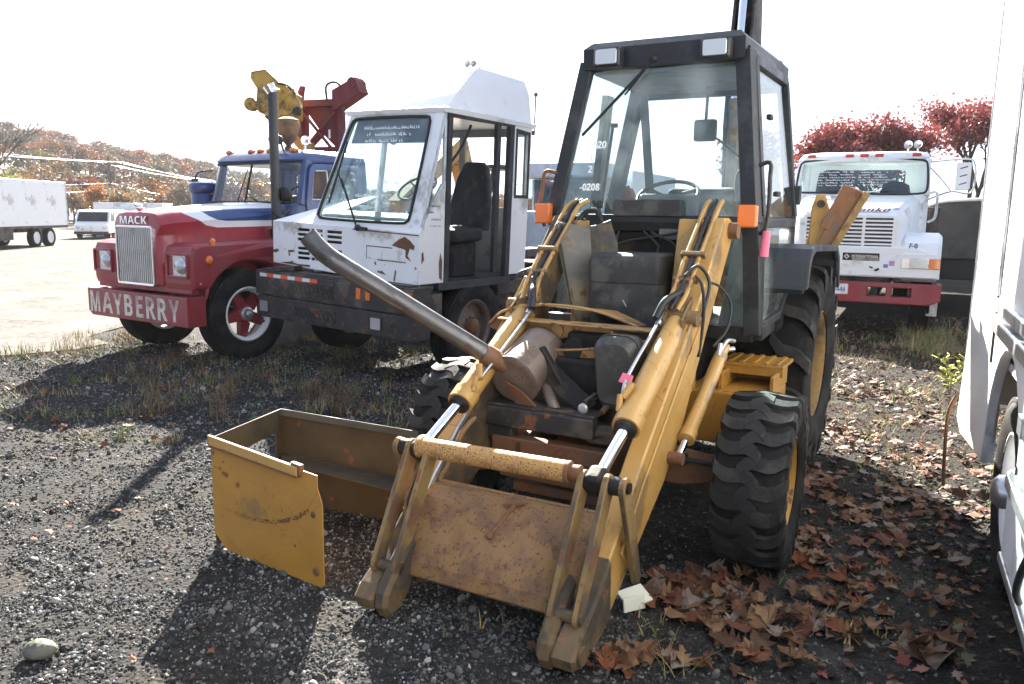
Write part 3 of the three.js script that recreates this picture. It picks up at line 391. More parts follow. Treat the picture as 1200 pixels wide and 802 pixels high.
  const LF = [-0.665, fl, -0.7], LW = [-0.665, ws, -0.7], LT = [-0.455, tp, -0.72], RF = [0.63, fl, -0.7], RW = [0.585, ws, -0.7], RT = [0.49, tp, -0.72];
  const LB = [-0.66, ws, -1.66], LBT = [-0.47, tp, -1.66], RB = [0.62, ws, -1.66], RBT = [0.5, tp, -1.66];
  part('cab_frame', [BAR(LF, LW, 0.07, 0.08), BAR(LW, LT, 0.07, 0.08), BAR(RF, RW, 0.11, 0.09), BAR(RW, RT, 0.09, 0.09), BAR(LB, LBT, 0.09, 0.09), BAR(RB, RBT, 0.05, 0.06), BAR([LB[0], 1.42, LB[2]], LB, 0.09, 0.09), BAR([RB[0], 1.42, RB[2]], RB, 0.06, 0.06),
    BAR([-0.44, tp - 0.06, -1.66], [-0.36, 1.72, -1.69], 0.10, 0.06), BAR([-0.58, 2.5, -1.35], [-0.66, ws, -1.35], 0.1, 0.05, [1, 0, 0]),
    BAR(LW, RW, 0.07, 0.08), BAR(LB, RB, 0.06, 0.07), BAR(LBT, RBT, 0.06, 0.2), BAR(LW, LB, 0.06, 0.07), BAR(RW, RB, 0.06, 0.07), BAR(LF, RF, 0.06, 0.08), BAR([RF[0] + 0.02, fl + 0.01, -0.7], [0.63, fl + 0.01, -1.15], 0.06, 0.08), BAR(LT, LBT, 0.05, 0.06), BAR(RT, RBT, 0.05, 0.06), AB(-0.62, 0.62, 0.99, 1.03, -1.15, -0.7, 0.004), AB(-0.4, 0.4, 0.99, 1.03, -1.66, -1.15, 0.004)], M.cabBlack, T);
  const roof = part('cab_roof', [LOFT([[[-0.46, 2.555, -0.665], [0.5, 2.555, -0.665], [0.53, 2.555, -1.72], [-0.5, 2.555, -1.72]], [[-0.46, 2.67, -0.655], [0.5, 2.67, -0.655], [0.53, 2.66, -1.74], [-0.5, 2.66, -1.74]], [[-0.42, 2.71, -0.7], [0.46, 2.71, -0.7], [0.49, 2.7, -1.7], [-0.46, 2.7, -1.7]]], true, true, 0.3)], M.cabBlack, T);
  part('headliner', [AB(-0.42, 0.46, 2.53, 2.553, -1.64, -0.74, 0.005)], M.interior, roof);
  for (const [x, y] of [[-0.28, 2.605], [0.355, 2.605]]) { const l = part('work_light', [PX(rrect(x - 0.082, y - 0.056, x + 0.082, y + 0.056, 0.018), -0.655, -0.575, 0.01), BAR([x, y + 0.05, -0.64], [x, y + 0.09, -0.64], 0.04, 0.02)], M.cabBlack, T); part('lens', [PX(rrect(x - 0.066, y - 0.042, x + 0.066, y + 0.042, 0.012), -0.577, -0.568, 0.003)], M.lens, l); }
  part('front_sill_cover', [PX(rrect(-0.235, 1.69, 0.185, 1.79, 0.02), -0.665, -0.645, 0.006)], M.plasticBlack, T);
  part('firewall', [AB(-0.3, 0.3, 1.05, 1.62, -0.74, -0.7, 0.006), AB(-0.24, 0.24, 1.42, 1.6, -0.7, -0.68, 0.01), AB(-0.26, 0.27, 1.6, 1.66, -0.71, -0.66, 0.01)], M.grease, T);
  part('decal_plate', [AB(0.06, 0.17, 1.56, 1.62, -0.66, -0.656, 0.001)], M.interior, T);
  part('windshield', [SLAB([[-0.635, 1.7, -0.70], [0.555, 1.7, -0.70], [0.46, 2.56, -0.715], [-0.43, 2.56, -0.715]], 0.005)], M.glassDusty, T);
  part('lower_window', [SLAB([[0.3, 1.1, -0.70], [0.585, 1.1, -0.70], [0.555, 1.62, -0.70], [0.3, 1.62, -0.70]], 0.005)], M.glassDusty, T);
  part('lower_window', [SLAB([[-0.62, 1.1, -0.70], [-0.3, 1.1, -0.70], [-0.3, 1.62, -0.70], [-0.62, 1.62, -0.70]], 0.005)], M.glassDusty, T);
  part('rear_window', [SLAB([[-0.34, 1.75, -1.67], [0.6, 1.75, -1.67], [0.48, 2.5, -1.67], [-0.38, 2.5, -1.67]], 0.005)], M.glass, T);
  part('side_window', [SLAB([[-0.66, 1.7, -1.62], [-0.66, 1.7, -0.74], [-0.46, 2.55, -0.76], [-0.47, 2.55, -1.62]], 0.005)], M.glass, T);
  const door = part('door', [BAR([0.64, 1.07, -0.76], [0.62, 1.7, -0.75], 0.045, 0.05), BAR([0.62, 1.7, -0.75], [0.525, 2.56, -0.76], 0.045, 0.05), BAR([0.66, 1.3, -1.5], [0.645, 1.7, -1.6], 0.04, 0.05), BAR([0.645, 1.7, -1.6], [0.535, 2.56, -1.62], 0.035, 0.045), BAR([0.525, 2.56, -0.76], [0.535, 2.56, -1.62], 0.045, 0.05), BAR([0.64, 1.07, -0.76], [0.66, 1.1, -1.2], 0.045, 0.05), BAR([0.66, 1.1, -1.2], [0.66, 1.3, -1.5], 0.04, 0.05), BAR([0.622, 1.66, -0.76], [0.65, 1.66, -1.58], 0.035, 0.05)], M.cabBlack, T);
  part('pane', [SLAB([[0.632, 1.7, -0.77], [0.652, 1.7, -1.58], [0.535, 2.54, -1.60], [0.527, 2.54, -0.77]], 0.005)], M.glass, door); part('pane', [LOFT([[[0.642, 1.1, -0.78], [0.662, 1.13, -1.2], [0.662, 1.32, -1.48], [0.652, 1.64, -1.57], [0.632, 1.64, -0.77]], [[0.647, 1.1, -0.78], [0.667, 1.13, -1.2], [0.667, 1.32, -1.48], [0.657, 1.64, -1.57], [0.637, 1.64, -0.77]]], true, true, 0.3)], M.glassDusty, door);
  each('hinge', [AB(0.55, 0.575, 2.28, 2.38, -1.665, -1.62, 0.006), AB(0.64, 0.68, 1.78, 1.9, -1.65, -1.6, 0.006)], M.cabBlack, door); each('handle', [B(0.03, 0.03, 0.06, 0.62, 2.25, -0.82, 0, 0, 0, 0.008), B(0.03, 0.03, 0.09, 0.66, 1.83, -0.95, 0, 0, 0, 0.008)], M.black, door);
  part('grab_rail', [TU([[0.61, 1.98, -0.68], [0.67, 1.99, -0.66], [0.675, 1.9, -0.66], [0.675, 1.68, -0.66], [0.66, 1.62, -0.66], [0.62, 1.6, -0.68]], 0.012, 8, 30)], M.darkSteel, T); part('rail_tape', [CY([0.676, 1.62, -0.655], [0.668, 1.48, -0.65], 0.022, 0.026, 9)], M.pink, T, 'bright pink tape wound on the grab rail');
  part('grab_rail', [TU([[-0.62, 1.95, -0.68], [-0.7, 1.96, -0.66], [-0.72, 1.85, -0.66], [-0.74, 1.7, -0.66], [-0.7, 1.62, -0.66]], 0.012, 8, 30)], M.rustBrown, T);
  for (const s of [[0.578, 1.7], [-0.685, 1.7]]) { const l = part('turn_signal', [PX(rrect(s[0] - 0.052, s[1] - 0.062, s[0] + 0.052, s[1] + 0.062, 0.012), -0.64, -0.585, 0.008)], M.amber, T); part('bracket', [AB(s[0] - 0.02, s[0] + 0.02, s[1] - 0.03, s[1] + 0.03, -0.68, -0.64, 0.004)], M.cabBlack, l); }
  part('wiper', [BAR([-0.02, 2.585, -0.66], [-0.2, 2.40, -0.69], 0.014, 0.008), BAR([-0.05, 2.56, -0.672], [-0.47, 2.175, -0.69], 0.012, 0.018), SP(-0.02, 2.59, -0.665, 0.025)], M.black, T);
  each('window_latch', [BAR([-0.6, 2.06, -0.72], [-0.6, 1.94, -0.72], 0.02, 0.02), B(0.06, 0.025, 0.025, -0.58, 1.93, -0.73), BAR([-0.53, 2.3, -1.33], [-0.6, 1.74, -1.33], 0.02, 0.02), SP(-0.56, 1.76, -1.2, 0.02), B(0.05, 0.03, 0.02, -0.52, 2.3, -1.33)], M.black, T);
  // cab interior
  const swh = part('steering_wheel', [new THREE.TorusGeometry(0.19, 0.013, 8, 36).rotateX(-1.05).translate(-0.02, 1.82, -1.02), ...[0, 1, 2].map((k) => { const a = k * 2.09 + 0.5; return CY([-0.02, 1.81, -1.02], [-0.02 + Math.cos(a) * 0.185, 1.82 + Math.sin(a) * 0.185 * 0.5, -1.02 - Math.sin(a) * 0.185 * 0.87], 0.009, 0.009, 6); })], M.black, T); part('column', [CY([-0.02, 1.81, -1.02], [-0.02, 1.3, -0.85], 0.035, 0.045)], M.interiorDark, swh);
  part('dashboard', [B(0.38, 0.22, 0.1, 0.02, 1.72, -0.9, -0.4, 0, 0, 0.03), AB(-0.15, 0.15, 1.1, 1.65, -0.92, -0.8, 0.02)], M.interiorDark, T);
  const seat = part('seat', [B(0.5, 0.14, 0.48, 0.05, 1.42, -1.32, 0.05, 0, 0, 0.05), B(0.48, 0.5, 0.13, 0.05, 1.64, -1.58, 0.15, 0, 0, 0.05), AB(-0.12, 0.2, 1.03, 1.36, -1.45, -1.15, 0.02)], M.seat, T); part('armrest', [AB(0.32, 0.38, 1.6, 1.65, -1.5, -1.2, 0.02)], M.seat, seat);
  part('side_console', [LOFT([[[0.36, 1.04, -0.95], [0.56, 1.04, -0.95], [0.56, 1.04, -1.6], [0.36, 1.04, -1.6]], [[0.40, 1.78, -1.2], [0.57, 1.78, -1.1], [0.57, 1.78, -1.6], [0.38, 1.78, -1.6]], [[0.5, 2.05, -1.45], [0.53, 2.05, -1.4], [0.53, 2.05, -1.6], [0.5, 2.05, -1.6]]], true, true, 0.3), TU([[0.3, 1.8, -1.5], [0.3, 1.98, -1.52], [0.36, 2.02, -1.53], [0.46, 1.97, -1.55]], 0.018)], M.interior, T);
  part('mirror', [PX(rrect(0.02, 2.18, 0.17, 2.32, 0.02), -1.4, -1.375, 0.006), CY([0.095, 2.32, -1.39], [0.1, 2.54, -1.39], 0.01), CY([0.17, 2.2, -1.38], [0.44, 1.98, -1.45], 0.006)], M.black, T);
  { const dm = decal(0.5, 0.5, 512, (x, w, h) => { x.font = 'bold 62px sans-serif'; x.fillText('-020', 140, 110); x.fillText('P', 150, 190); x.fillText('2', 140, 265); x.fillText('-0208', 90, 380); }); const a = [-0.57, 1.72, -0.6945], b = [-0.13, 1.72, -0.6945], c = [-0.09, 2.2, -0.7], d = [-0.53, 2.2, -0.7]; part('painted_number', quadDecal(a, b, c, d), dm.m, T, 'white hand-painted stock numbers on the windshield', true); }
  // fenders
  for (const s of SD) {
    const prof = [[-1.02, 1.275], [-1.06, 1.295], [-1.10, 1.43], [-1.18, 1.51], [-1.3, 1.535], [-2.3, 1.5], [-2.45, 1.42], [-2.55, 1.2]], inn = prof.map(([z, y]) => [z < -2.4 ? z + 0.025 : z - 0.025, y - 0.03]).reverse();
    part('rear_fender', [PZ([...prof, ...inn], s > 0 ? 0.50 : -0.83, s > 0 ? 0.83 : -0.50, 0.006), PZ(prof.map(([z, y]) => [z, y]).concat([[-2.52, 1.18], [-2.41, 1.38], [-2.28, 1.46], [-1.3, 1.49], [-1.2, 1.465], [-1.145, 1.41], [-1.1, 1.28]]), s > 0 ? 0.825 : -0.85, s > 0 ? 0.85 : -0.825, 0.004)], M.fender, T);
  }
  // backhoe frame and folded boom behind the cab
  part('backhoe_frame', [AB(-0.75, 0.75, 0.55, 0.95, -2.75, -2.5, 0.02), AB(-0.2, 0.2, 0.5, 1.2, -3.0, -2.75, 0.03), AB(-0.65, -0.5, 0.5, 1.35, -2.72, -2.55, 0.02), AB(0.5, 0.65, 0.5, 1.35, -2.72, -2.55, 0.02)], M.yellowGrime, T);
  const boom = part('backhoe_boom', [PZ([[-2.85, 0.9], [-2.65, 1.5], [-2.55, 2.4], [-2.62, 3.1], [-2.72, 3.62], [-2.85, 3.66], [-2.95, 3.0], [-2.95, 2.0], [-3.0, 0.9]], -0.1, -0.075, 0.006), PZ([[-2.85, 0.9], [-2.65, 1.5], [-2.55, 2.4], [-2.62, 3.1], [-2.72, 3.62], [-2.85, 3.66], [-2.95, 3.0], [-2.95, 2.0], [-3.0, 0.9]], 0.05, 0.075, 0.006), PZ([[-2.9, 0.9], [-2.8, 2.4], [-2.85, 3.6], [-2.95, 3.0], [-3.0, 0.9]], -0.08, 0.06, 0.004)], M.darkSteel, T);
  part('boom_cylinder', [CY([-0.015, 1.4, -2.62], [-0.015, 2.6, -2.55], 0.05, 0.05, 18)], M.yellowGrime, boom); part('piston_rod', [CY([-0.015, 2.6, -2.55], [-0.015, 3.6, -2.68], 0.032, 0.032, 18)], M.chrome, boom);
  // stabilizers folded up behind the fenders
  for (const s of SD) {
    const dx = (x) => s * x; const P = (x, y, z) => [dx(x), y, z];
    const so = part('stabilizer', [BAR(P(0.50, 0.95, -2.62), P(0.66, 1.62, -2.62), 0.1, 0.1), PX([[0.60, 1.45], [0.72, 1.45], [0.74, 1.75], [0.7, 1.87], [0.64, 1.87], [0.61, 1.78]].map(([x, y]) => [dx(x), y]), -2.58, -2.54, 0.01)], M.yellow, T);
    part('foot_channel', [BAR(P(0.66, 1.45, -2.58), P(0.89, 1.92, -2.58), 0.2, 0.02, [s, -0.5, 0]), BAR(P(0.70, 1.44, -2.47), P(0.93, 1.90, -2.47), 0.02, 0.10, [s, -0.5, 0]), BAR(P(0.70, 1.44, -2.69), P(0.93, 1.90, -2.69), 0.02, 0.10, [s, -0.5, 0]), BAR(P(0.72, 1.62, -2.46), P(0.86, 1.93, -2.46), 0.02, 0.06, [s, -0.5, 0])], M.rustBrown, so);
    part('grouser_bar', [BAR(P(0.80, 1.48, -2.45), P(1.0, 1.88, -2.45), 0.022, 0.05, [s, -0.5, 0]), ...[0.15, 0.4, 0.65, 0.9].map((t) => CY(P(0.8 + 0.2 * t, 1.48 + 0.4 * t, -2.44), P(0.8 + 0.2 * t, 1.48 + 0.4 * t, -2.42), 0.013, 0.013, 6))], M.yellowGrime, so);
    part('pin', [CY(P(0.68, 1.8, -2.55), P(0.68, 1.8, -2.5), 0.028, 0.028, 14)], M.darkSteel, so);
  }
}
// ------------------------------------------------------------------ torn-off exhaust lying across the engine and the arm
{
  const E = thing('exhaust_muffler', 'rusty grey muffler with long curved exhaust pipe lying across the open engine', 'muffler', [0.4896, 0, -4.2004], rad(-29));
  const a = V(-0.278, 0.868, 0.5), b = V(-0.265, 1.013, 0.14), ax = b.clone().sub(a).normalize();
  const g = LA([[0, 0], [0.11, 0], [0.135, 0.012], [0.14, 0.02], [0.132, 0.028], [0.132, 0.32], [0.12, 0.355], [0.06, 0.37], [0, 0.37]], 'y', [0, 0, 0], 32).applyQuaternion(new THREE.Quaternion().setFromUnitVectors(V(0, 1, 0), ax)).translate(a.x, a.y, a.z);
  const mb = part('muffler_body', g, M.muffler, E);
  part('mounting_flap', [SLAB([[-0.30, 0.87, 0.515], [-0.22, 0.83, 0.505], [-0.15, 0.755, 0.48], [-0.27, 0.755, 0.47]], 0.008)], M.rustBrown, mb);
  const pts = [[-0.385, 0.995, 0.55], [-0.583, 1.152, 0.70], [-0.782, 1.309, 0.85], [-0.95, 1.442, 0.977], [-1.01, 1.49, 1.015], [-1.055, 1.535, 1.035], [-1.092, 1.58, 1.05]];
  const curve = new THREE.CatmullRomCurve3(pts.map((p) => V(...p)), false, 'centripetal');
  const pipe = part('exhaust_pipe', [new THREE.TubeGeometry(curve, 60, 0.046, 24), new THREE.TubeGeometry(curve, 60, 0.042, 20)], M.pipe, E);
  part('clamp', [CY([-0.36, 0.975, 0.53], [-0.405, 1.01, 0.565], 0.053, 0.053, 22), CY([-0.32, 0.945, 0.49], [-0.37, 0.983, 0.54], 0.045, 0.045, 18)], M.rustBrown, pipe);
}
// ------------------------------------------------------------------ white yard tractor
{
  const T = thing('yard_tractor', 'white yard tractor with open side door, high-back seat and heavy grey bumper', 'truck', [-1.913, 0.03, -8.151], -0.605);
  T.rotation.order = 'YXZ'; T.rotation.z = -0.03;
  // bumper
  const bp = part('bumper', [AB(-1.16, 1.16, 0.72, 0.965, -0.26, 0, 0.012), AB(-1.14, 1.16, 0.47, 0.712, -0.26, -0.006, 0.012), AB(-1.16, 1.16, 0.965, 0.985, -0.3, -0.02, 0.004), AB(-1.1, 1.1, 0.6, 0.9, -0.5, -0.26, 0.01)], M.bumperGrey, T);
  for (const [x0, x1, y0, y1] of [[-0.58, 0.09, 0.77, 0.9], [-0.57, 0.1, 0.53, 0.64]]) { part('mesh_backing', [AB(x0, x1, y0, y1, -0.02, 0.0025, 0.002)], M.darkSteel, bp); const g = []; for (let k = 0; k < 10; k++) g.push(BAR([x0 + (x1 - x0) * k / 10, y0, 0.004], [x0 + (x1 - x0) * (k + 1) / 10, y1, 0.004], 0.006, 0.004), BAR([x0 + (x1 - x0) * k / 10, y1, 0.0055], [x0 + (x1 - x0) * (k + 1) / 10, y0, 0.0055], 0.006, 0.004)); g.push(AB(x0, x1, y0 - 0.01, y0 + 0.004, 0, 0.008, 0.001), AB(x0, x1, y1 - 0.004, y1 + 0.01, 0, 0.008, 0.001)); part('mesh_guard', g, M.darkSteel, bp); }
  const wtape = flat([0.75, 0.75, 0.75], 0.35), rtape = flat([0.75, 0.12, 0.03], 0.35);
  for (let k = 0; k < 8; k++) part('reflective_tape', [AB(-1.08 + k * 0.115, -0.968 + k * 0.115, 0.918, 0.956, -0.001, 0.003, 0)], k % 2 ? rtape : wtape, bp);
  for (const x of [-1.02, 0.67]) { const h = part('headlight', [PX(rrect(x - 0.07, 0.535, x + 0.07, 0.655, 0.012), -0.01, 0.004, 0.003)], M.lens, bp); part('bezel', [PX(rrect(x - 0.085, 0.52, x + 0.085, 0.67, 0.015), -0.006, 0.009, 0.003, [rrect(x - 0.068, 0.537, x + 0.068, 0.653, 0.012).reverse()])], M.bumperGrey, h); }
  part('tow_hole', [LA([[0.05, 0], [0.062, 0.004], [0.062, -0.01], [0.048, -0.05], [0, -0.05]], 'z', [0.92, 0.57, -0.001], 20)], M.bumperGrey, bp);
  for (const [x, y] of [[0.44, 0.87], [0.57, 0.87], [1.11, 0.885]]) part('marker_light', [AB(x - 0.03, x + 0.03, y - 0.055, y + 0.055, -0.002, 0.014, 0.006)], M.amber, bp);
  part('marker_light', [LA([[0, 0.03], [0.04, 0.022], [0.055, 0], [0, 0]], 'z', [0.9, 0.93, 0], 18)], flat([0.5, 0.03, 0.02], 0.3), bp);
  part('deck_plate', [AB(-1.12, 1.05, 0.985, 1.0, -0.4, -0.05, 0.003), B(0.3, 0.05, 0.14, -0.75, 1.02, -0.1, 0, 0.2, 0.1, 0.01)], M.darkSteel, T);
  // front panel with louvres cut right through it
  const fp = [[-1.1, 1.06], [0.3, 1.0], [1.05, 0.985], [1.05, 1.5], [-1.1, 1.52]], holes = [];
  const slot = (x, y, w) => holes.push([[x, y], [x + w, y], [x + w, y + 0.03], [x, y + 0.03]]);
  for (const [x, y] of [[-0.7, 1.325], [-0.24, 1.325], [-0.7, 1.125], [-0.24, 1.125]]) for (let k = 0; k < 3; k++) slot(x, y + k * 0.052, x < -0.5 ? 0.39 * 0.5 : 0.225), x < -0.5 && slot(x + 0.215, y + k * 0.052, 0.18);
  part('front_panel', [PX(fp, -0.22, -0.2, 0.003, holes)], M.whiteWorn, T);
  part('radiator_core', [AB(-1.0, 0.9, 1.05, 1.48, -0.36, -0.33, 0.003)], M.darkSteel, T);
  part('panel_seam', [BAR([0.15, 1.49, -0.198], [1.04, 1.475, -0.198], 0.008, 0.012), BAR([1.03, 1.0, -0.197], [1.03, 1.48, -0.197], 0.012, 0.008)], M.rustBrown, T);
  part('hatch_cover', [PX(rrect(0.355, 1.215, 0.875, 1.325, 0.006), -0.199, -0.194, 0.001)], M.whiteWorn, T);
  for (const h of [[[0.35, 1.33], [0.7, 1.328], [0.7, 1.338], [0.35, 1.34]], [[0.345, 1.21], [0.357, 1.21], [0.357, 1.34], [0.345, 1.34]], [[0.5, 1.2], [0.88, 1.198], [0.88, 1.207], [0.5, 1.21]], [[0.69, 1.36], [0.78, 1.42], [0.86, 1.455], [0.93, 1.42], [0.99, 1.37], [0.98, 1.33], [0.93, 1.345], [0.86, 1.33]], [[0.86, 1.33], [0.93, 1.345], [0.9, 1.27], [0.95, 1.22], [0.88, 1.25]], [[-1.1, 1.2], [-1.02, 1.215], [-1.0, 1.19], [-1.06, 1.17], [-1.1, 1.175]], [[-0.85, 1.21], [-0.76, 1.22], [-0.74, 1.2], [-0.84, 1.185]], [[0.5, 1.08], [0.56, 1.1], [0.62, 1.06], [0.55, 1.07]], [[0.72, 1.02], [0.74, 1.12], [0.755, 1.11], [0.735, 1.0]], [[-1.0, 1.065], [-0.5, 1.05], [-0.5, 1.075], [-0.7, 1.07], [-0.8, 1.09]]]) part('rust_patch', [PX(h, -0.1995, -0.1965, 0)], M.rustBrown, T);
  // side of the nose
  part('hood_deck', [LOFT([[[-1.1, 1.515, -0.21], [-0.46, 1.515, -0.21], [-0.46, 1.515, -0.3]], [[-1.1, 1.70, -1.15], [-0.46, 1.72, -1.0], [-0.46, 1.7, -1.15]]].map((r) => r), true, true, 0.3), SLAB([[-1.1, 1.519, -0.205], [-0.46, 1.519, -0.205], [-0.40, 1.84, -1.15], [-1.1, 1.73, -1.15]], 0.012), SLAB([[-1.1, 1.06, -0.22], [-1.1, 1.52, -0.21], [-1.1, 1.73, -1.15], [-1.1, 1.06, -1.15]], 0.012)], M.whiteWorn, T);
  // cab shell
  const WBL = [-0.5, 1.5, -0.22], WBR = [0.93, 1.5, -0.22], WTR = [0.93, 2.68, -0.56], WTL = [-0.28, 2.68, -0.62];
  const L3 = (a, b, t) => a.map((v, i) => lerp(v, b[i], t));
  const q = (u, v) => L3(L3(WBL, WBR, u), L3(WTL, WTR, u), v);
  const ring = (u0, u1, v0, v1, n = 3) => { const o = []; const r = 0.04, c = [[u1 - r, v1 - r, 0], [u0 + r, v1 - r, 90], [u0 + r, v0 + r, 180], [u1 - r, v0 + r, 270]]; for (const [x, y, a] of c) for (let i = 0; i <= n; i++) { const t = rad(a + 90 * i / n); o.push(q(x + r * Math.cos(t), y + r * Math.sin(t))); } return o; };
  const push = (r, d) => r.map(([x, y, z]) => [x, y + 0.28 * d, z + 0.96 * d]);
  const oR = [q(1, 1), q(1, 1), q(1, 1), q(1, 1), q(0, 1), q(0, 1), q(0, 1), q(0, 1), q(0, 0), q(0, 0), q(0, 0), q(0, 0), q(1, 0), q(1, 0), q(1, 0), q(1, 0)], iR = ring(0.035, 0.955, 0.07, 0.95);
  part('windshield_frame', [LOFT([oR, iR], false, false, 0.5), LOFT([push(oR, -0.04), push(iR, -0.04)], false, false, 0.5), BAR([0.98, 1.48, -0.24], [0.98, 2.7, -0.58], 0.10, 0.05), BAR([-0.48, 1.5, -0.26], [-0.28, 2.7, -0.64], 0.05, 0.05)], M.white, T);
  { const tb = (r, m, nm) => part(nm, [new THREE.TubeGeometry(new THREE.CatmullRomCurve3(push(r, 0.006).map((p) => V(...p)), true, 'centripetal'), 90, 0.016, 7, true)], m, T); tb(iR, M.black, 'windshield_gasket'); }
  part('windshield', LOFT([push(iR, -0.004), push(iR, -0.009)], true, true, 0.2), dustyGlass([0.84, 0.93, 0.945], 0.16, 47), T);
  { const f = mulberry(9), dm = decal(1, 1, 512, (x) => { for (let i = 0; i < 3; i++) scribble(x, 90 + i * 20, 52 + i * 34, 380 - i * 60, 22, f); for (let i = 0; i < 9; i++) scribble(x, 90 + (i % 3) * 9, 150 + i * 34, 30 + 25 * f(), 18, f); scribble(x, 330, 330, 90, 26, f); scribble(x, 190, 400, 160, 26, f); scribble(x, 300, 430, 120, 22, f); }); const r = push([q(0.06, 0.08), q(0.94, 0.08), q(0.94, 0.94), q(0.06, 0.94)], 0.004); part('windshield_writing', quadDecal(...r), dm.m, T, 'lines of faint white handwriting on the windshield', true); }
  part('sun_visor', [SLAB([push([q(0.04, 0.76)], -0.07)[0], push([q(0.95, 0.76)], -0.07)[0], push([q(0.95, 0.965)], -0.05)[0], push([q(0.04, 0.965)], -0.05)[0]], 0.02)], paint([0.05, 0.065, 0.1], { dirt: 0.3, dirtCol: [0.09, 0.1, 0.12], rough: 0.7 }), T);
  // wiper
  part('wiper', [BAR([0.24, 1.5, -0.17], [-0.12, 2.0, -0.29], 0.022, 0.012), BAR([-0.06, 1.9, -0.26], [-0.20, 2.08, -0.32], 0.016, 0.01), BAR([-0.26, 1.74, -0.25], [-0.18, 2.38, -0.44], 0.018, 0.02), BAR([0.22, 1.51, -0.17], [0.37, 1.50, -0.17], 0.04, 0.035), SP(0.24, 1.51, -0.18, 0.035)], M.black, T);
  // right flank: lower door-front panel, pillars, rear panel with window, sill
  part('corner_panel', [PZ([[-0.21, 1.0], [-0.21, 1.5], [-0.25, 1.56], [-0.52, 1.93], [-0.58, 1.93], [-0.58, 1.0]], 1.01, 1.045, 0.004)], M.white, T);
  part('rust_patch', [PZ([[-0.55, 1.02], [-0.55, 1.22], [-0.52, 1.3], [-0.5, 1.2], [-0.51, 1.05]], 1.0455, 1.048, 0), PZ([[-0.24, 1.2], [-0.24, 1.3], [-0.26, 1.32], [-0.275, 1.24]], 1.0455, 1.048, 0)], M.rustBrown, T);
  { const f = mulberry(31), dm = decal(0.2, 0.28, 160, (x) => { scribble(x, 20, 60, 110, 16, f); scribble(x, 10, 100, 50, 18, f); scribble(x, 40, 145, 90, 17, f); scribble(x, 30, 185, 100, 13, f); }, [0.02, 0.02, 0.03]); part('door_writing', quadDecal([1.0475, 1.5, -0.31], [1.0475, 1.5, -0.55], [1.0475, 1.84, -0.55], [1.0475, 1.84, -0.31]), dm.m, T, 'small black handwritten notes on the corner panel', true); }
  part('vent_window', [SLAB([[1.025, 1.6, -0.29], [1.025, 1.96, -0.54], [1.025, 2.6, -0.58], [1.025, 2.58, -0.55]], 0.005)], M.glass, T);
  part('vent_frame', [BAR([1.025, 1.52, -0.25], [1.025, 2.66, -0.57], 0.03, 0.04, [1, 0, 0]), BAR([1.025, 1.56, -0.25], [1.025, 1.97, -0.55], 0.03, 0.03), BAR([1.025, 1.9, -0.575], [1.025, 2.68, -0.575], 0.035, 0.03, [1, 0, 0])], M.alu, T);
  part('door_jamb', [BAR([1.02, 1.0, -0.62], [1.02, 2.68, -0.64], 0.07, 0.06, [1, 0, 0]), BAR([1.02, 1.0, -1.68], [1.02, 2.68, -1.70], 0.08, 0.06, [1, 0, 0]), BAR([1.02, 1.06, -1.46], [1.02, 2.66, -1.46], 0.07, 0.05, [1, 0, 0]), BAR([1.02, 2.66, -0.6], [1.02, 2.66, -1.7], 0.06, 0.07), AB(0.9, 1.05, 0.92, 1.0, -1.75, -0.5, 0.008)], M.interiorDark, T);
  part('rear_side_panel', [PZ([[-1.73, 1.02], [-1.73, 2.69], [-2.09, 2.66], [-2.05, 1.02]], 1.0, 1.04, 0.006, [[[-1.79, 1.88], [-1.79, 2.6], [-2.04, 2.58], [-2.04, 1.88]]])], M.white, T);
  part('side_window', [PZ([[-1.79, 1.88], [-1.79, 2.6], [-2.04, 2.58], [-2.04, 1.88]], 1.015, 1.02, 0)], M.glass, T); part('side_window_gasket', [PZ([[-1.775, 1.865], [-1.775, 2.615], [-2.055, 2.595], [-2.055, 1.865]], 1.036, 1.048, 0.002, [[[-1.805, 1.9], [-1.805, 2.58], [-2.025, 2.56], [-2.025, 1.9]]])], M.black, T);
  part('rear_wall', [PX([[-0.5, 1.0], [1.0, 1.0], [1.0, 2.68], [-0.38, 2.68], [-0.5, 1.6]], -2.09, -2.06, 0.004, [[[0.1, 1.75], [0.95, 1.75], [0.95, 2.55], [0.1, 2.55]].reverse(), [[-0.42, 1.75], [0.02, 1.75], [0.02, 2.55], [-0.32, 2.55]].reverse()])], M.interior, T);
  part('left_wall', [SLAB([[-0.5, 1.0, -2.06], [-0.5, 1.0, -0.26], [-0.5, 1.62, -0.28], [-0.5, 1.62, -2.06]], 0.03), BAR([-0.49, 1.6, -1.2], [-0.34, 2.68, -1.2], 0.05, 0.05), BAR([-0.49, 1.6, -0.3], [-0.49, 1.6, -2.06], 0.05, 0.05), BAR([-0.49, 1.6, -2.06], [-0.36, 2.68, -2.06], 0.06, 0.06)], M.white, T);
  part('left_window', [SLAB([[-0.49, 1.64, -2.0], [-0.49, 1.64, -0.34], [-0.34, 2.64, -0.66], [-0.36, 2.64, -2.0]], 0.005)], M.glass, T);
  part('cab_floor', [AB(-0.5, 1.0, 0.96, 1.0, -2.08, -0.24, 0.004)], M.interiorDark, T);
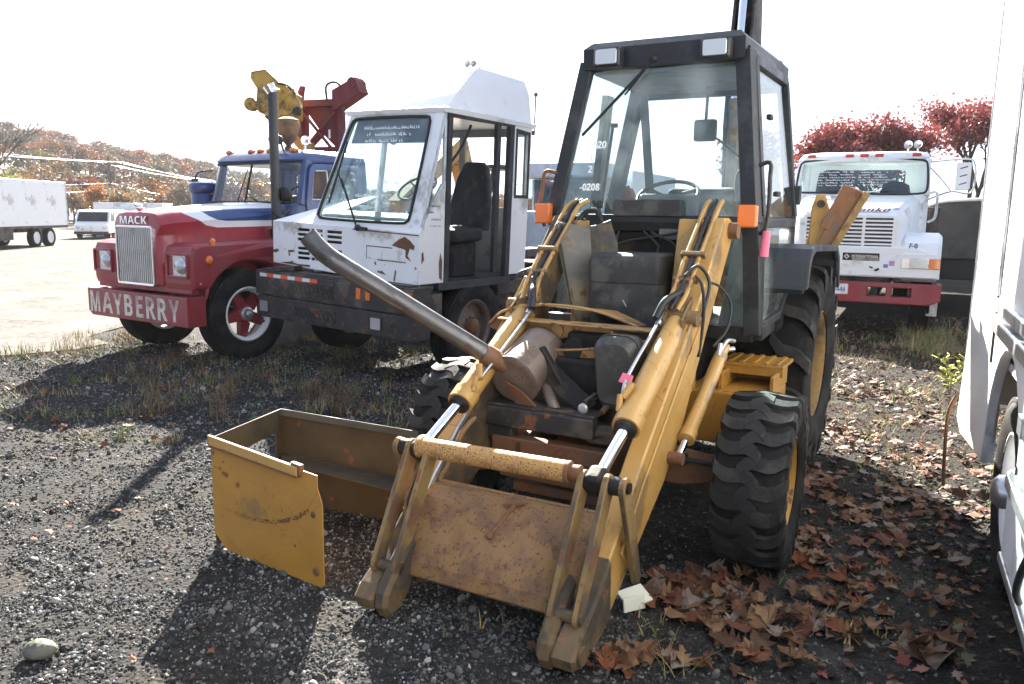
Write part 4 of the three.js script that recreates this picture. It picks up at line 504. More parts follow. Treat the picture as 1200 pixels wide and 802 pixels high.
  // roof with raised rear fairing
  const roof = part('roof', [LOFT([[[-0.36, 2.66, -0.6], [1.06, 2.66, -0.53], [1.06, 2.64, -2.12], [-0.42, 2.64, -2.12]], [[-0.38, 2.705, -0.58], [1.07, 2.705, -0.51], [1.07, 2.685, -2.13], [-0.42, 2.685, -2.13]], [[-0.34, 2.72, -0.64], [1.03, 2.72, -0.57], [1.03, 2.70, -2.1], [-0.38, 2.7, -2.1]]], true, true, 0.4), LOFT([[[-0.25, 2.71, -0.66], [1.0, 2.71, -0.62], [1.02, 2.70, -2.1], [-0.35, 2.70, -2.1]], [[-0.05, 3.0, -1.15], [0.93, 3.02, -1.0], [0.98, 3.02, -2.08], [-0.25, 3.0, -2.08]], [[0.1, 3.15, -1.5], [0.86, 3.19, -1.3], [0.94, 3.15, -2.04], [-0.1, 3.12, -2.04]]], false, true, 0.35)], M.white, T);
  part('air_horn', [LA([[0.012, -0.1], [0.015, -0.02], [0.035, 0.04], [0.03, 0.035], [0.0, 0.0]], 'z', [0.70, 3.24, -1.35], 16), CY([0.70, 3.15, -1.42], [0.70, 3.24, -1.42], 0.01)], M.alu, roof); part('air_horn', [LA([[0.012, -0.1], [0.015, -0.02], [0.035, 0.04], [0.03, 0.035], [0.0, 0.0]], 'z', [0.78, 3.24, -1.35], 16), CY([0.78, 3.15, -1.42], [0.78, 3.24, -1.42], 0.01)], M.alu, roof);
  part('whip_antenna', [CY([1.02, 2.6, -2.16], [1.02, 3.0, -2.16], 0.008), SP(1.02, 3.02, -2.16, 0.025), B(0.03, 0.05, 0.06, 1.02, 2.6, -2.13)], M.darkSteel, T);
  // interior
  const seat = part('seat', [B(0.52, 0.16, 0.5, 0.62, 1.45, -1.22, 0.06, 0, 0, 0.06), LOFT([[0.27, 1.5], [0.26, 1.8], [0.22, 2.05], [0.16, 2.2], [0.1, 2.24]].map(([hw, y]) => rrect(-hw, -0.07, hw, 0.07, 0.05, 3).map(([x, z]) => [0.62 + x, y, -1.5 - (y - 1.5) * 0.16 + z])), true, true, 0.8), AB(0.42, 0.82, 1.0, 1.38, -1.42, -1.02, 0.03)], M.seat, T); part('seat_belt', [BAR([0.36, 1.5, -1.0], [0.9, 1.56, -1.02], 0.05, 0.012)], M.alu, seat);
  part('steering_wheel', [new THREE.TorusGeometry(0.21, 0.013, 8, 36).rotateX(-0.95).translate(0.55, 1.93, -0.72), CY([0.55, 1.91, -0.72], [0.55, 1.4, -0.5], 0.03), ...[0, 1, 2].map((k) => { const a = k * 2.09 + 0.5; return CY([0.55, 1.92, -0.72], [0.55 + Math.cos(a) * 0.2, 1.93 + Math.sin(a) * 0.2 * 0.58, -0.72 - Math.sin(a) * 0.2 * 0.81], 0.009, 0.009, 6); })], M.black, T);
  part('dashboard', [B(1.34, 0.18, 0.3, 0.22, 1.56, -0.48, 0.15, 0, 0, 0.04), AB(-0.42, 0.9, 1.0, 1.5, -0.6, -0.4, 0.02)], M.interiorDark, T);
  part('hanging_cord', [TU([[0.86, 2.6, -1.2], [0.84, 2.4, -1.1], [0.8, 2.2, -0.95], [0.82, 2.1, -0.8]], 0.014), TU([[0.0, 2.64, -0.8], [0.02, 2.45, -0.8], [0.15, 2.38, -0.8], [0.22, 2.5, -0.8]], 0.008)], M.hose, T);
  part('floor_lever', [CY([0.3, 1.0, -0.9], [0.26, 1.5, -0.95], 0.012), SP(0.26, 1.52, -0.95, 0.03)], M.black, T);
  // frame, wheels
  part('frame', [AB(-0.45, -0.35, 0.55, 0.85, -4.6, -0.3, 0.01), AB(0.35, 0.45, 0.55, 0.85, -4.6, -0.3, 0.01), AB(-0.9, 0.9, 0.42, 0.52, -1.2, -1.02, 0.02), AB(-0.9, 0.9, 0.42, 0.55, -3.5, -3.3, 0.02), AB(-0.4, 0.4, 0.85, 0.9, -3.6, -3.0, 0.01)], M.darkSteel, T);
  part('engine_mass', [AB(-0.7, 0.3, 0.55, 1.4, -1.6, -0.4, 0.05)], M.grease, T);
  part('cab_underside', [AB(-0.7, 0.98, 0.78, 0.955, -2.0, -1.62, 0.02), AB(0.55, 0.98, 0.8, 0.95, -0.56, -0.3, 0.02)], M.darkSteel, T);
  part('step', [AB(0.72, 1.0, 0.5, 0.53, -0.6, -0.32, 0.004), AB(0.99, 1.02, 0.5, 0.9, -0.34, -0.31, 0.004), AB(0.99, 1.02, 0.5, 0.9, -0.6, -0.57, 0.004)], M.darkSteel, T);
  const tG = geo([carcass(0.49, 0.27, 0.285, 0.014), ...ribTread(0.49, 0.27, 0.014)]), rimF = (s) => dishRim(0.285, 0.27, s, 0.02, 10);
  for (const s of [-1, 1]) wheel(T, [s * 0.92, 0.485, -1.13], 0, tG, rimF(s), M.rubber, M.muffler, LA([[0.09, 0], [0.09, 0.06 * s], [0.06, 0.09 * s], [0, 0.095 * s]], 'x', [0.05 * s, 0, 0], 16), M.rustBrown);
  for (const s of [-1, 1]) for (const d of [0.62, 0.93]) wheel(T, [s * d, 0.485, -3.4], 0, tG, rimF(s), M.rubber, M.muffler);
  part('fifth_wheel', [PY([[-0.45, -3.9], [-0.45, -3.2], [-0.2, -3.0], [0.2, -3.0], [0.45, -3.2], [0.45, -3.9], [0.08, -3.5], [-0.08, -3.5]], 1.0, 1.05, 0.01), AB(-0.4, 0.4, 0.9, 1.0, -3.5, -3.2, 0.01)], M.grease, T);
}
M.stack = paint([0.03, 0.03, 0.034], { dirt: 0.3, dirtCol: [0.06, 0.055, 0.055], rough: 0.5 });
// ------------------------------------------------------------------ red, white and blue conventional truck
{
  const T = thing('conventional_truck', 'red truck with blue cab, white hood stripe, MAYBERRY bumper and tall exhaust stack', 'truck', [-4.19, 0, -9.0], -0.586);
  // hood with painted livery (uv is side elevation in metres)
  const cv = document.createElement('canvas'); cv.width = 1024; cv.height = 512; const x = cv.getContext('2d');
  const U = (z) => (0.4 - z) / 2 * 1024, W = (y) => (1.95 - y) / 1.2 * 512;              // z 0.4..-1.6, y 0.75..1.95
  x.fillStyle = '#9c2b38'; x.fillRect(0, 0, 1024, 512);
  const f = mulberry(5); for (let i = 0; i < 900; i++) { x.fillStyle = f() < 0.5 ? 'rgba(120,30,40,0.10)' : 'rgba(185,70,80,0.08)'; x.beginPath(); x.arc(f() * 1024, f() * 512, 6 + 26 * f(), 0, 7); x.fill(); }
  const path = (pts) => { x.beginPath(); pts.forEach(([z, y], i) => i ? x.lineTo(U(z), W(y)) : x.moveTo(U(z), W(y))); x.closePath(); x.fill(); };
  x.fillStyle = '#e6e8ec'; path([[-0.22, 1.95], [-0.24, 1.64], [-0.36, 1.58], [-0.46, 1.515], [-0.6, 1.49], [-1.6, 1.51], [-1.6, 1.95]]);
  x.fillStyle = '#2f4478'; path([[-0.42, 1.685], [-0.5, 1.62], [-0.58, 1.58], [-0.7, 1.565], [-1.6, 1.58], [-1.6, 1.725], [-1.0, 1.71], [-0.6, 1.69]]);
  const lt = new THREE.CanvasTexture(cv); lt.colorSpace = THREE.SRGBColorSpace; lt.anisotropy = 8;
  const livery = new THREE.MeshPhysicalMaterial({ map: lt, roughness: 0.38, clearcoat: 0.4, side: THREE.DoubleSide, bumpMap: null });
  const sec = (z, wb, ws, wt, top, ys) => { const o = [[wb, 0.86], [wb, 1.08], [ws, ys], [ws - 0.03, ys + 0.09], [wt + 0.06, top - 0.12], [wt + 0.015, top - 0.04], [wt - 0.05, top], [wt * 0.5, top + 0.015]]; return [...o.map(([a, b]) => [a, b, z]), ...o.slice().reverse().map(([a, b]) => [-a, b, z])]; };
  const hg = LOFT([sec(0.04, 0.40, 0.40, 0.37, 1.60, 1.30), sec(0.02, 0.43, 0.43, 0.40, 1.635, 1.31), sec(-0.12, 0.47, 0.49, 0.45, 1.66, 1.32), sec(-0.45, 0.55, 0.56, 0.52, 1.69, 1.33), sec(-0.9, 0.62, 0.63, 0.58, 1.73, 1.34), sec(-1.4, 0.66, 0.67, 0.62, 1.77, 1.35)], true, true, 0.7);
  const hp = clean(hg), pa = hp.attributes.position, uv = new Float32Array(pa.count * 2); for (let i = 0; i < pa.count; i++) { uv[2 * i] = (0.4 - pa.getZ(i)) / 2; uv[2 * i + 1] = (pa.getY(i) - 0.75) / 1.2; } hp.setAttribute('uv', new THREE.BufferAttribute(uv, 2));
  const hood = part('hood', hp, livery, T, 'red hood with blue side panel and white stripe', true);
  part('hood_ornament', [SP(0, 1.70, -0.02, 0.035, 1, 1.2, 1.4), SP(0, 1.735, 0.03, 0.022), CY([0, 1.64, -0.03], [0, 1.69, -0.02], 0.03, 0.02)], M.chrome, hood);
  // grille
  const gx0 = -0.33, gx1 = 0.33, gy0 = 0.87, gy1 = 1.475;
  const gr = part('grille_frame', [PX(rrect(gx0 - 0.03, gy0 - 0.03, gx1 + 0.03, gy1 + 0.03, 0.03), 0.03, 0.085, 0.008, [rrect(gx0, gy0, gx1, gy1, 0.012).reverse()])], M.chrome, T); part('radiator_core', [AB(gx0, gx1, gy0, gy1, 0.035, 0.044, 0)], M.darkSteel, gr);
  for (let k = 0; k < 17; k++) part('grille_bar', [AB(gx0 + 0.02 + k * 0.0375, gx0 + 0.038 + k * 0.0375, gy0, gy1, 0.048, 0.078, 0.003)], M.alu, gr);
  part('nameplate', TEXT('MACK', 0.085, 0.02, 1.6).translate(-0.02, 1.565, 0.04), M.chrome, hood, 'chrome raised MACK lettering');
  // fenders: swept sections over the wheels
  for (const s of [-1, 1]) {
    const arch = (r) => arcPts(-0.74, 0.5, r, 20, 168, 12);
    const prof = [[0.0, 0.83], [0.02, 0.9], [0.02, 1.2], [-0.02, 1.29], [-0.12, 1.325], [-1.4, 1.36], [-1.4, 0.7], ...arch(0.62).map(([z, y]) => [z, y]).reverse().filter(([z]) => z > -1.34), [-0.16, 0.83]];
    const fe = part('fender', [PZ(prof, s > 0 ? 0.44 : -0.95, s > 0 ? 0.95 : -0.44, 0.03, undefined)], M.red, T);
    part('fender_ridge', [LOFT([[[s * 0.95, 1.2, -0.3], [s * 0.96, 1.17, -0.32], [s * 0.95, 1.13, -0.3]], [[s * 0.95, 1.33, -0.95], [s * 0.985, 1.27, -0.95], [s * 0.95, 1.16, -0.95]], [[s * 0.95, 1.34, -1.4], [s * 0.99, 1.28, -1.4], [s * 0.95, 1.17, -1.4]]], true, true, 0.8)], M.red, fe);
    part('headlight_bezel', [PX(rrect(s * 0.72 - 0.19, 0.955, s * 0.72 + 0.19, 1.225, 0.02), 0.012, 0.05, 0.006, [rrect(s * 0.72 - 0.165, 0.98, s * 0.72 + 0.165, 1.2, 0.015).reverse()])], M.red, fe);
    part('headlight_panel', [AB(s * 0.72 - 0.165, s * 0.72 + 0.165, 0.98, 1.2, 0.02, 0.026, 0)], M.alu, fe); part('headlight_well', [AB(s * 0.72 - 0.165, s * 0.72 - 0.09, 0.985, 1.195, 0.0265, 0.029, 0)], M.red, fe);
    const hl = part('headlight', [LA([[0, 0.06], [0.05, 0.05], [0.083, 0.02], [0.085, 0], [0, 0]], 'z', [s * 0.72 + 0.06, 1.09, 0.026], 28)], M.lens, fe); part('ring', [new THREE.TorusGeometry(0.086, 0.008, 8, 28).translate(s * 0.72 + 0.06, 1.09, 0.032)], M.chrome, hl);
    part('turn_signal', [LA([[0, 0.03 * s], [0.03, 0.026 * s], [0.045, 0.008 * s], [0.052, 0], [0, 0]], 'x', [s * 0.95, 1.15, -0.2], 18)], M.amber, fe);
    part('clearance_light', [SP(s * 0.93, 1.345, -0.27, 0.034, 0.8, 1.2, 1), CY([s * 0.93, 1.3, -0.27], [s * 0.93, 1.33, -0.27], 0.03)], M.amber, fe);
    part('fender_bolt', [BOLT(s * 0.951, 0.9, -0.08, 0.014, 'x', 0.01 * s)], M.alu, fe);
  }
  part('hood_seam', [BAR([0.655, 1.0, -1.385], [0.66, 1.72, -1.385], 0.012, 0.012, [1, 0, 0])], M.hose, hood); for (const s of [-1, 1]) part('hood_latch', [B(0.02, 0.1, 0.035, s * 0.66, 1.42, -1.3, 0, 0, s * 0.1, 0.006), CY([s * 0.665, 1.46, -1.3], [s * 0.68, 1.46, -1.3], 0.014)], M.hose, hood);
  part('valance', [AB(-0.9, 0.9, 0.78, 0.86, -0.1, 0.0, 0.01)], M.red, T);
  // bumper with letters
  const bu = part('bumper', [PX([[-0.97, 0.5], [-0.9, 0.44], [0.97, 0.44], [0.97, 0.76], [-0.97, 0.76]], 0.06, 0.11, 0.008), AB(-0.97, -0.93, 0.5, 0.76, -0.12, 0.06, 0.006), AB(0.93, 0.97, 0.44, 0.76, -0.12, 0.06, 0.006), AB(-0.4, -0.3, 0.5, 0.72, -0.5, 0.06, 0.01), AB(0.3, 0.4, 0.5, 0.72, -0.5, 0.06, 0.01), AB(-0.96, 0.96, 0.745, 0.758, -0.02, 0.06, 0.003)], M.red, T);
  const let0 = paint([0.6, 0.59, 0.53], { dirt: 0.4, dirtCol: [0.3, 0.2, 0.18], rust: 0.08, size: 0.7 });
  'MAYBERRY'.split('').forEach((c, i) => part('painted_letter', TEXT(c, 0.245, 0.004, c === 'M' ? 0.80 : 0.95).translate(-0.815 + i * 0.216 + (i > 0 ? 0.04 : 0), 0.606, 0.108), let0, bu));
  part('letter_outline', [PX([[-0.96, 0.49], [0.96, 0.45], [0.96, 0.455], [-0.96, 0.495]], 0.1102, 0.1115, 0)], M.redFaded, bu);
  // cab
  const cabS = (y, hw, zf, zb, cr) => { const o = []; for (let i = 0; i <= 5; i++) { const a = rad(90 - 90 * i / 5); o.push([hw - cr + cr * Math.cos(a), y, zf - cr + cr * Math.sin(a)]); } o.push([hw, y, zb], [-hw, y, zb]); for (let i = 0; i <= 5; i++) { const a = rad(180 - 90 * i / 5); o.push([-hw + cr + cr * Math.cos(a), y, zf - cr + cr * Math.sin(a)]); } return o; };
  part('cab_lower', [LOFT([cabS(0.9, 0.86, -1.4, -2.75, 0.1), cabS(1.72, 0.86, -1.42, -2.75, 0.14), cabS(1.79, 0.85, -1.44, -2.75, 0.2)], true, true, 0.6)], M.blue, T);
  const rf = part('cab_roof', [LOFT([cabS(2.27, 0.82, -1.58, -2.72, 0.24), cabS(2.31, 0.84, -1.54, -2.74, 0.25), cabS(2.38, 0.82, -1.6, -2.72, 0.25), cabS(2.44, 0.7, -1.75, -2.62, 0.25), cabS(2.455, 0.5, -1.9, -2.5, 0.2)], true, true, 0.9)], M.blue, T);
  for (const [xx] of [[-0.18], [0.0], [0.18], [-0.62], [0.62]]) part('roof_marker_light', [SP(xx, 2.43, -1.72, 0.05, 1.1, 0.7, 1.2)], M.amber, rf);
  part('cab_pillar', [BAR([0.835, 1.76, -1.62], [0.81, 2.3, -1.75], 0.07, 0.12), BAR([0.845, 1.76, -2.7], [0.82, 2.3, -2.68], 0.08, 0.1), BAR([-0.845, 1.76, -2.7], [-0.82, 2.3, -2.68], 0.08, 0.1), BAR([-0.835, 1.76, -1.62], [-0.81, 2.3, -1.75], 0.07, 0.1), PX([[-0.84, 1.76], [0.84, 1.76], [0.8, 2.32], [-0.8, 2.32]], -2.74, -2.71, 0.004, [rrect(-0.5, 1.86, 0.5, 2.2, 0.06).reverse()])], M.blue, T);
  part('windshield', [LOFT([cabS(1.78, 0.80, -1.45, -1.6, 0.145).slice(0, 6).concat(cabS(1.78, 0.80, -1.45, -1.6, 0.145).slice(8)), cabS(2.28, 0.78, -1.59, -1.75, 0.155).slice(0, 6).concat(cabS(2.28, 0.78, -1.59, -1.75, 0.155).slice(8))].map((r) => [...r.slice(6), ...r.slice(0, 6)]), false, false, 0.9, false)], M.glass, T);
  part('windshield_gasket', [TU(cabS(1.785, 0.815, -1.435, -1.6, 0.15).slice(8).concat(cabS(1.785, 0.815, -1.435, -1.6, 0.15).slice(0, 6)), 0.016, 6, 40), TU(cabS(2.275, 0.795, -1.575, -1.75, 0.16).slice(8).concat(cabS(2.275, 0.795, -1.575, -1.75, 0.16).slice(0, 6)), 0.016, 6, 40), BAR([0, 1.78, -1.435], [0, 2.28, -1.575], 0.025, 0.02), BAR([0.8, 1.78, -1.585], [0.785, 2.28, -1.73], 0.03, 0.03), BAR([-0.8, 1.78, -1.585], [-0.785, 2.28, -1.73], 0.03, 0.03)], M.black, T);
  part('rear_window', [AB(-0.5, 0.5, 1.86, 2.2, -2.727, -2.723, 0)], M.glass, T);
  const dr = part('door', [PZ([[-1.66, 1.0], [-1.66, 1.80], [-1.72, 2.2], [-1.78, 2.26], [-2.56, 2.28], [-2.62, 2.2], [-2.62, 1.0]], 0.855, 0.885, 0.008, [[[-1.74, 1.82], [-1.78, 2.16], [-1.83, 2.2], [-2.5, 2.22], [-2.54, 2.18], [-2.54, 1.82]]])], M.blue, T);
  part('vent_pane', [PZ([[-1.75, 1.83], [-1.79, 2.18], [-1.99, 2.19], [-2.03, 1.83]], 0.868, 0.873, 0)], glassMat([0.5, 0.36, 0.22]), dr); part('vent_frame', [BAR([0.872, 1.83, -1.75], [0.872, 2.18, -1.79], 0.018, 0.018), BAR([0.872, 2.18, -1.79], [0.872, 2.19, -2.0], 0.018, 0.018), BAR([0.872, 2.19, -2.0], [0.872, 1.83, -2.04], 0.026, 0.02), BAR([0.872, 1.83, -1.75], [0.872, 1.83, -2.04], 0.018, 0.018)], M.alu, dr); part('door_pane', [PZ([[-2.04, 1.83], [-2.01, 2.19], [-2.5, 2.21], [-2.53, 1.83]], 0.868, 0.873, 0)], M.glassDark, dr); part('handle', [B(0.03, 0.03, 0.14, 0.905, 1.55, -2.45, 0, 0, 0, 0.01)], M.chrome, dr);
  part('seat', [B(0.5, 0.6, 0.15, 0.4, 1.6, -2.45, 0.1, 0, 0, 0.05), B(0.5, 0.15, 0.5, 0.4, 1.3, -2.2, 0, 0, 0, 0.05), B(0.5, 0.6, 0.15, -0.4, 1.6, -2.45, 0.1, 0, 0, 0.05)], M.seat, T); part('steering_wheel', [new THREE.TorusGeometry(0.22, 0.014, 8, 30).rotateX(-0.7).translate(0.42, 1.83, -1.85), CY([0.42, 1.82, -1.85], [0.42, 1.5, -1.65], 0.03)], M.black, T);
  part('wiper', [BAR([-0.12, 1.8, -1.42], [-0.06, 2.2, -1.55], 0.014, 0.012), BAR([0.3, 1.79, -1.42], [0.1, 1.85, -1.44], 0.014, 0.012)], M.black, T);
  // exhaust stack, roof horn, spotlights, mirror, air cleaner
  const sk = part('exhaust_stack', [CY([0.77, 0.7, -1.28], [0.77, 3.05, -1.28], 0.055, 0.055, 20), BAR([0.77, 1.55, -1.28], [0.8, 1.72, -1.46], 0.03, 0.03), TU([[0.77, 1.7, -1.24], [0.84, 1.6, -1.3], [0.92, 1.5, -1.42]], 0.04)], M.stack, T); part('chrome_cap', [CY([0.77, 3.05, -1.28], [0.74, 3.13, -1.25], 0.06, 0.072, 20, true), B(0.02, 0.02, 0.12, 0.83, 3.09, -1.28)], M.chrome, sk);
  part('spotlight', [LA([[0.02, -0.1], [0.07, -0.06], [0.085, 0.02], [0.0, 0.02]], 'z', [0.88, 1.88, -1.32], 18), CY([0.88, 1.88, -1.36], [0.84, 1.8, -1.44], 0.015)], M.black, T);
  const hn = part('air_horn', [LA([[0.012, -0.55], [0.018, -0.1], [0.06, 0.06], [0.055, 0.055], [0.0, 0]], 'z', [0, 0, 0], 16).rotateY(0.9).translate(0.62, 2.56, -1.9), CY([0.45, 2.44, -2.05], [0.45, 2.56, -2.05], 0.015)], M.chrome, rf); part('dome_light', [SP(0.3, 2.57, -1.65, 0.06, 1, 1, 0.7), CY([0.3, 2.44, -1.68], [0.3, 2.54, -1.66], 0.012), SP(0.47, 2.55, -1.62, 0.055, 1, 1, 0.7), CY([0.47, 2.42, -1.68], [0.47, 2.52, -1.64], 0.012)], M.darkSteel, rf);
  const bc = part('beacon', [LOFT([[0.05, 2.44], [0.055, 2.5], [0.03, 2.53], [0.11, 2.62], [0.15, 2.78], [0.14, 2.86], [0.07, 2.89]].map(([r, y]) => arcPts(0.08, -2.1, r, 0, 330, 11).map(([a, b]) => [a, y, b])), true, true, 0.8)], M.yellowGrime, rf);
  part('air_cleaner', [LA([[0.0, 0.0], [0.16, 0.0], [0.17, 0.04], [0.17, 0.5], [0.0, 0.5]], 'y', [-1.08, 1.4, -1.62], 26), LA([[0.0, 0.06], [0.16, 0.05], [0.19, 0.02], [0.19, -0.08], [0.12, -0.1]], 'y', [-1.08, 2.0, -1.62], 26), TU([[-1.08, 1.5, -1.62], [-0.95, 1.5, -1.65], [-0.8, 1.5, -1.66]], 0.06)], M.blue, T); part('bracket', [BAR([-1.3, 1.9, -1.62], [-0.86, 1.9, -1.62], 0.04, 0.03), BAR([-1.3, 1.9, -1.62], [-1.3, 1.7, -1.62], 0.05, 0.03)], M.yellowGrime, T);
  part('mirror', [TU([[-0.86, 2.2, -1.6], [-1.2, 2.15, -1.6], [-1.2, 1.7, -1.6], [-0.86, 1.65, -1.6]], 0.012, 6), AB(-1.28, -1.14, 1.75, 2.1, -1.59, -1.57, 0.006)], M.darkSteel, T);
  // frame, wheels, flat deck behind
  part('frame', [AB(-0.45, -0.35, 0.55, 0.8, -7.0, -0.1, 0.01), AB(0.35, 0.45, 0.55, 0.8, -7.0, -0.1, 0.01), AB(-0.8, 0.8, 0.45, 0.56, -0.8, -0.66, 0.02), AB(-0.8, 0.8, 0.45, 0.58, -5.6, -5.4, 0.02)], M.darkSteel, T); part('engine_mass', [AB(-0.4, 0.4, 0.6, 1.3, -1.4, -0.2, 0.04), AB(-0.42, 0.42, 0.86, 1.3, -0.06, 0.0, 0.01)], M.grease, T);
  const tG = geo([carcass(0.52, 0.27, 0.3, 0.014), ...ribTread(0.52, 0.27, 0.014)]);
  const spoke = (s) => { const g = [LA([[0.3, -0.12], [0.318, -0.118], [0.3, -0.1], [0.28, 0], [0.3, 0.1], [0.318, 0.118], [0.3, 0.12], [0.28, 0.1], [0.262, s * 0.06]], 'x', [0, 0, 0], 40)]; return g; };
  const spk = (s) => { const g = [LA([[0, s * 0.09], [0.075, s * 0.085], [0.11, s * 0.05], [0.12, 0]], 'x', [0, 0, 0], 24)]; for (let k = 0; k < 5; k++) { const a = k / 5 * 6.2832 + 0.5, c = Math.cos(a), d = Math.sin(a); g.push(LOFT([[[s * 0.07, 0.1 * c - 0.06 * d, 0.1 * d + 0.06 * c], [s * 0.07, 0.1 * c + 0.06 * d, 0.1 * d - 0.06 * c], [s * -0.02, 0.1 * c + 0.06 * d, 0.1 * d - 0.06 * c], [s * -0.02, 0.1 * c - 0.06 * d, 0.1 * d + 0.06 * c]], [[s * 0.05, 0.275 * c - 0.045 * d, 0.275 * d + 0.045 * c], [s * 0.05, 0.275 * c + 0.045 * d, 0.275 * d - 0.045 * c], [s * -0.02, 0.275 * c + 0.045 * d, 0.275 * d - 0.045 * c], [s * -0.02, 0.275 * c - 0.045 * d, 0.275 * d + 0.045 * c]]], true, true, 0.4), BOLT(s * 0.06, 0.25 * c, 0.25 * d, 0.018, 'x', s * 0.03)); } return g; };
  const hub = (s) => [LA([[0.045, s * 0.1], [0.075, s * 0.1], [0.08, s * 0.08], [0.08, 0]], 'x', [0, 0, 0], 20), SP(s * 0.1, 0, 0, 0.04)];
  for (const s of [-1, 1]) { const w = wheel(T, [s * 0.80, 0.51, -0.72], 0, tG, spoke(s), M.rubber, M.white, hub(s), M.alu); part('spokes', spk(s), M.red, w); }
  for (const s of [-1, 1]) for (const z of [-4.6, -5.7]) wheel(T, [s * 0.80, 0.51, z], 0, tG, spoke(s), M.rubber, M.white, hub(s), M.alu);
  part('flat_deck', [AB(-1.1, 1.1, 0.95, 1.1, -7.0, -2.95, 0.02)], M.darkSteel, T);
}
// ------------------------------------------------------------------ white truck with red bumper
{
  const T = thing('white_truck', 'white truck with red bumper, slatted grille and Banko lettering on its hood', 'truck', [4.823, 0, -11.609], -0.47);
  const bu = part('bumper', [PX([[-1.26, 0.56], [-1.1, 0.49], [1.1, 0.49], [1.26, 0.56], [1.26, 0.79], [-1.26, 0.79]], -0.08, 0.02, 0.015, [[[0.32, 0.60], [0.56, 0.60], [0.56, 0.72], [0.32, 0.72]].reverse(), [[0.64, 0.60], [0.88, 0.60], [0.88, 0.72], [0.64, 0.72]].reverse(), [[-0.56, 0.60], [-0.32, 0.60], [-0.32, 0.72], [-0.56, 0.72]].reverse()]), AB(1.2, 1.26, 0.56, 0.79, -0.35, -0.08, 0.01), AB(-1.26, -1.2, 0.56, 0.79, -0.35, -0.08, 0.01)], M.red, T);
  const pl = part('license_plate', [PX(rrect(-0.24, 0.6, 0.065, 0.755, 0.015), 0.022, 0.027, 0.001)], M.white, bu); part('plate_number', TEXT('80-446', 0.07, 0.002, 0.78).translate(-0.085, 0.675, 0.027), flat([0.06, 0.1, 0.25], 0.6), pl); part('plate_edge', [PX(rrect(-0.24, 0.6, 0.065, 0.755, 0.015), 0.0268, 0.029, 0, [rrect(-0.23, 0.61, 0.055, 0.745, 0.01).reverse()])], M.alu, pl);
  // hood: lofted shell
  const sec = (z, hw, y0, top, sh) => { const o = [[hw, y0], [hw, top - sh], [hw - 0.03, top - 0.06], [hw - 0.1, top], [hw * 0.4, top + 0.003]]; return [...o.map(([a, b]) => [a, b, z]), ...o.slice().reverse().map(([a, b]) => [-a, b, z])]; };
  const hood = part('hood', [LOFT([sec(-0.12, 0.68, 0.86, 1.735, 0.1), sec(-0.15, 0.70, 0.86, 1.77, 0.1), sec(-0.28, 0.72, 0.86, 1.855, 0.11), sec(-0.5, 0.75, 0.86, 1.90, 0.12), sec(-1.0, 0.82, 0.86, 1.98, 0.14), sec(-1.6, 0.90, 0.86, 2.06, 0.16)], true, true, 0.6)], M.white, T);
  part('nose_lower', [PX([[-1.22, 0.86], [1.22, 0.86], [1.22, 1.2], [0.9, 1.3], [-0.9, 1.3], [-1.22, 1.2]], -0.14, -0.07, 0.02)], M.white, hood);
  for (const s of [-1, 1]) {
    const prof = [[-0.08, 0.87], [-0.06, 1.2], [-0.14, 1.36], [-0.3, 1.45], [-0.6, 1.5], [-1.3, 1.49], [-1.5, 1.4], [-1.55, 0.8], ...arcPts(-0.9, 0.5, 0.6, 150, 30, 10).filter(([z]) => z > -1.5 && z < -0.3), [-0.28, 0.87]];
    const fe = part('fender', [PZ(prof, s > 0 ? 0.7 : -1.22, s > 0 ? 1.22 : -0.7, 0.05)], M.white, T);
    const hl = part('headlight', [PX(rrect(s * 0.97 - 0.245, 1.0, s * 0.97 + 0.245, 1.15, 0.012), -0.075, -0.05, 0.006)], M.alu, fe); part('lens', [PX(rrect(s * 0.93 - 0.09, 1.01, s * 0.93 + 0.13, 1.14, 0.012), -0.05, -0.035, 0.006)], M.lens, hl); part('turn_lens', [PX(rrect(s * 1.15 - 0.075, 1.005, s * 1.15 + 0.07, 1.145, 0.012), -0.05, -0.033, 0.006)], M.amber, hl);
  }
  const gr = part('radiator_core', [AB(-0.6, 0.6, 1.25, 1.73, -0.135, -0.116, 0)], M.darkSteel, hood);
  for (let k = 0; k < 9; k++) part('grille_bar', [AB(-0.6, 0.6, 1.262 + k * 0.055, 1.288 + k * 0.055, -0.112, -0.09, 0.003)], M.white, gr);
  for (const x of [-0.6, -0.2, 0.2, 0.6]) part('grille_post', [AB(x - 0.02, x + 0.02, 1.24, 1.735, -0.112, -0.087, 0.003)], M.white, gr);
  const em = part('emblem_strip', [AB(-0.05, 0.44, 1.09, 1.2, -0.07, -0.064, 0.002)], M.black, hood); part('lettering', TEXT('INTERNATIONAL', 0.042, 0.004, 0.78).translate(0.25, 1.15, -0.063), M.alu, em); part('diamond', [PX([[-0.035, 1.145], [0.005, 1.185], [0.045, 1.145], [0.005, 1.105]], -0.064, -0.058, 0.001, [[[-0.012, 1.145], [0.005, 1.163], [0.022, 1.145], [0.005, 1.127]].reverse()])], M.alu, em); for (let k = 0; k < 2; k++) part('strip_line', [AB(0.08, 0.43, 1.098 + k * 0.016, 1.104 + k * 0.016, -0.0635, -0.061, 0)], M.alu, em);
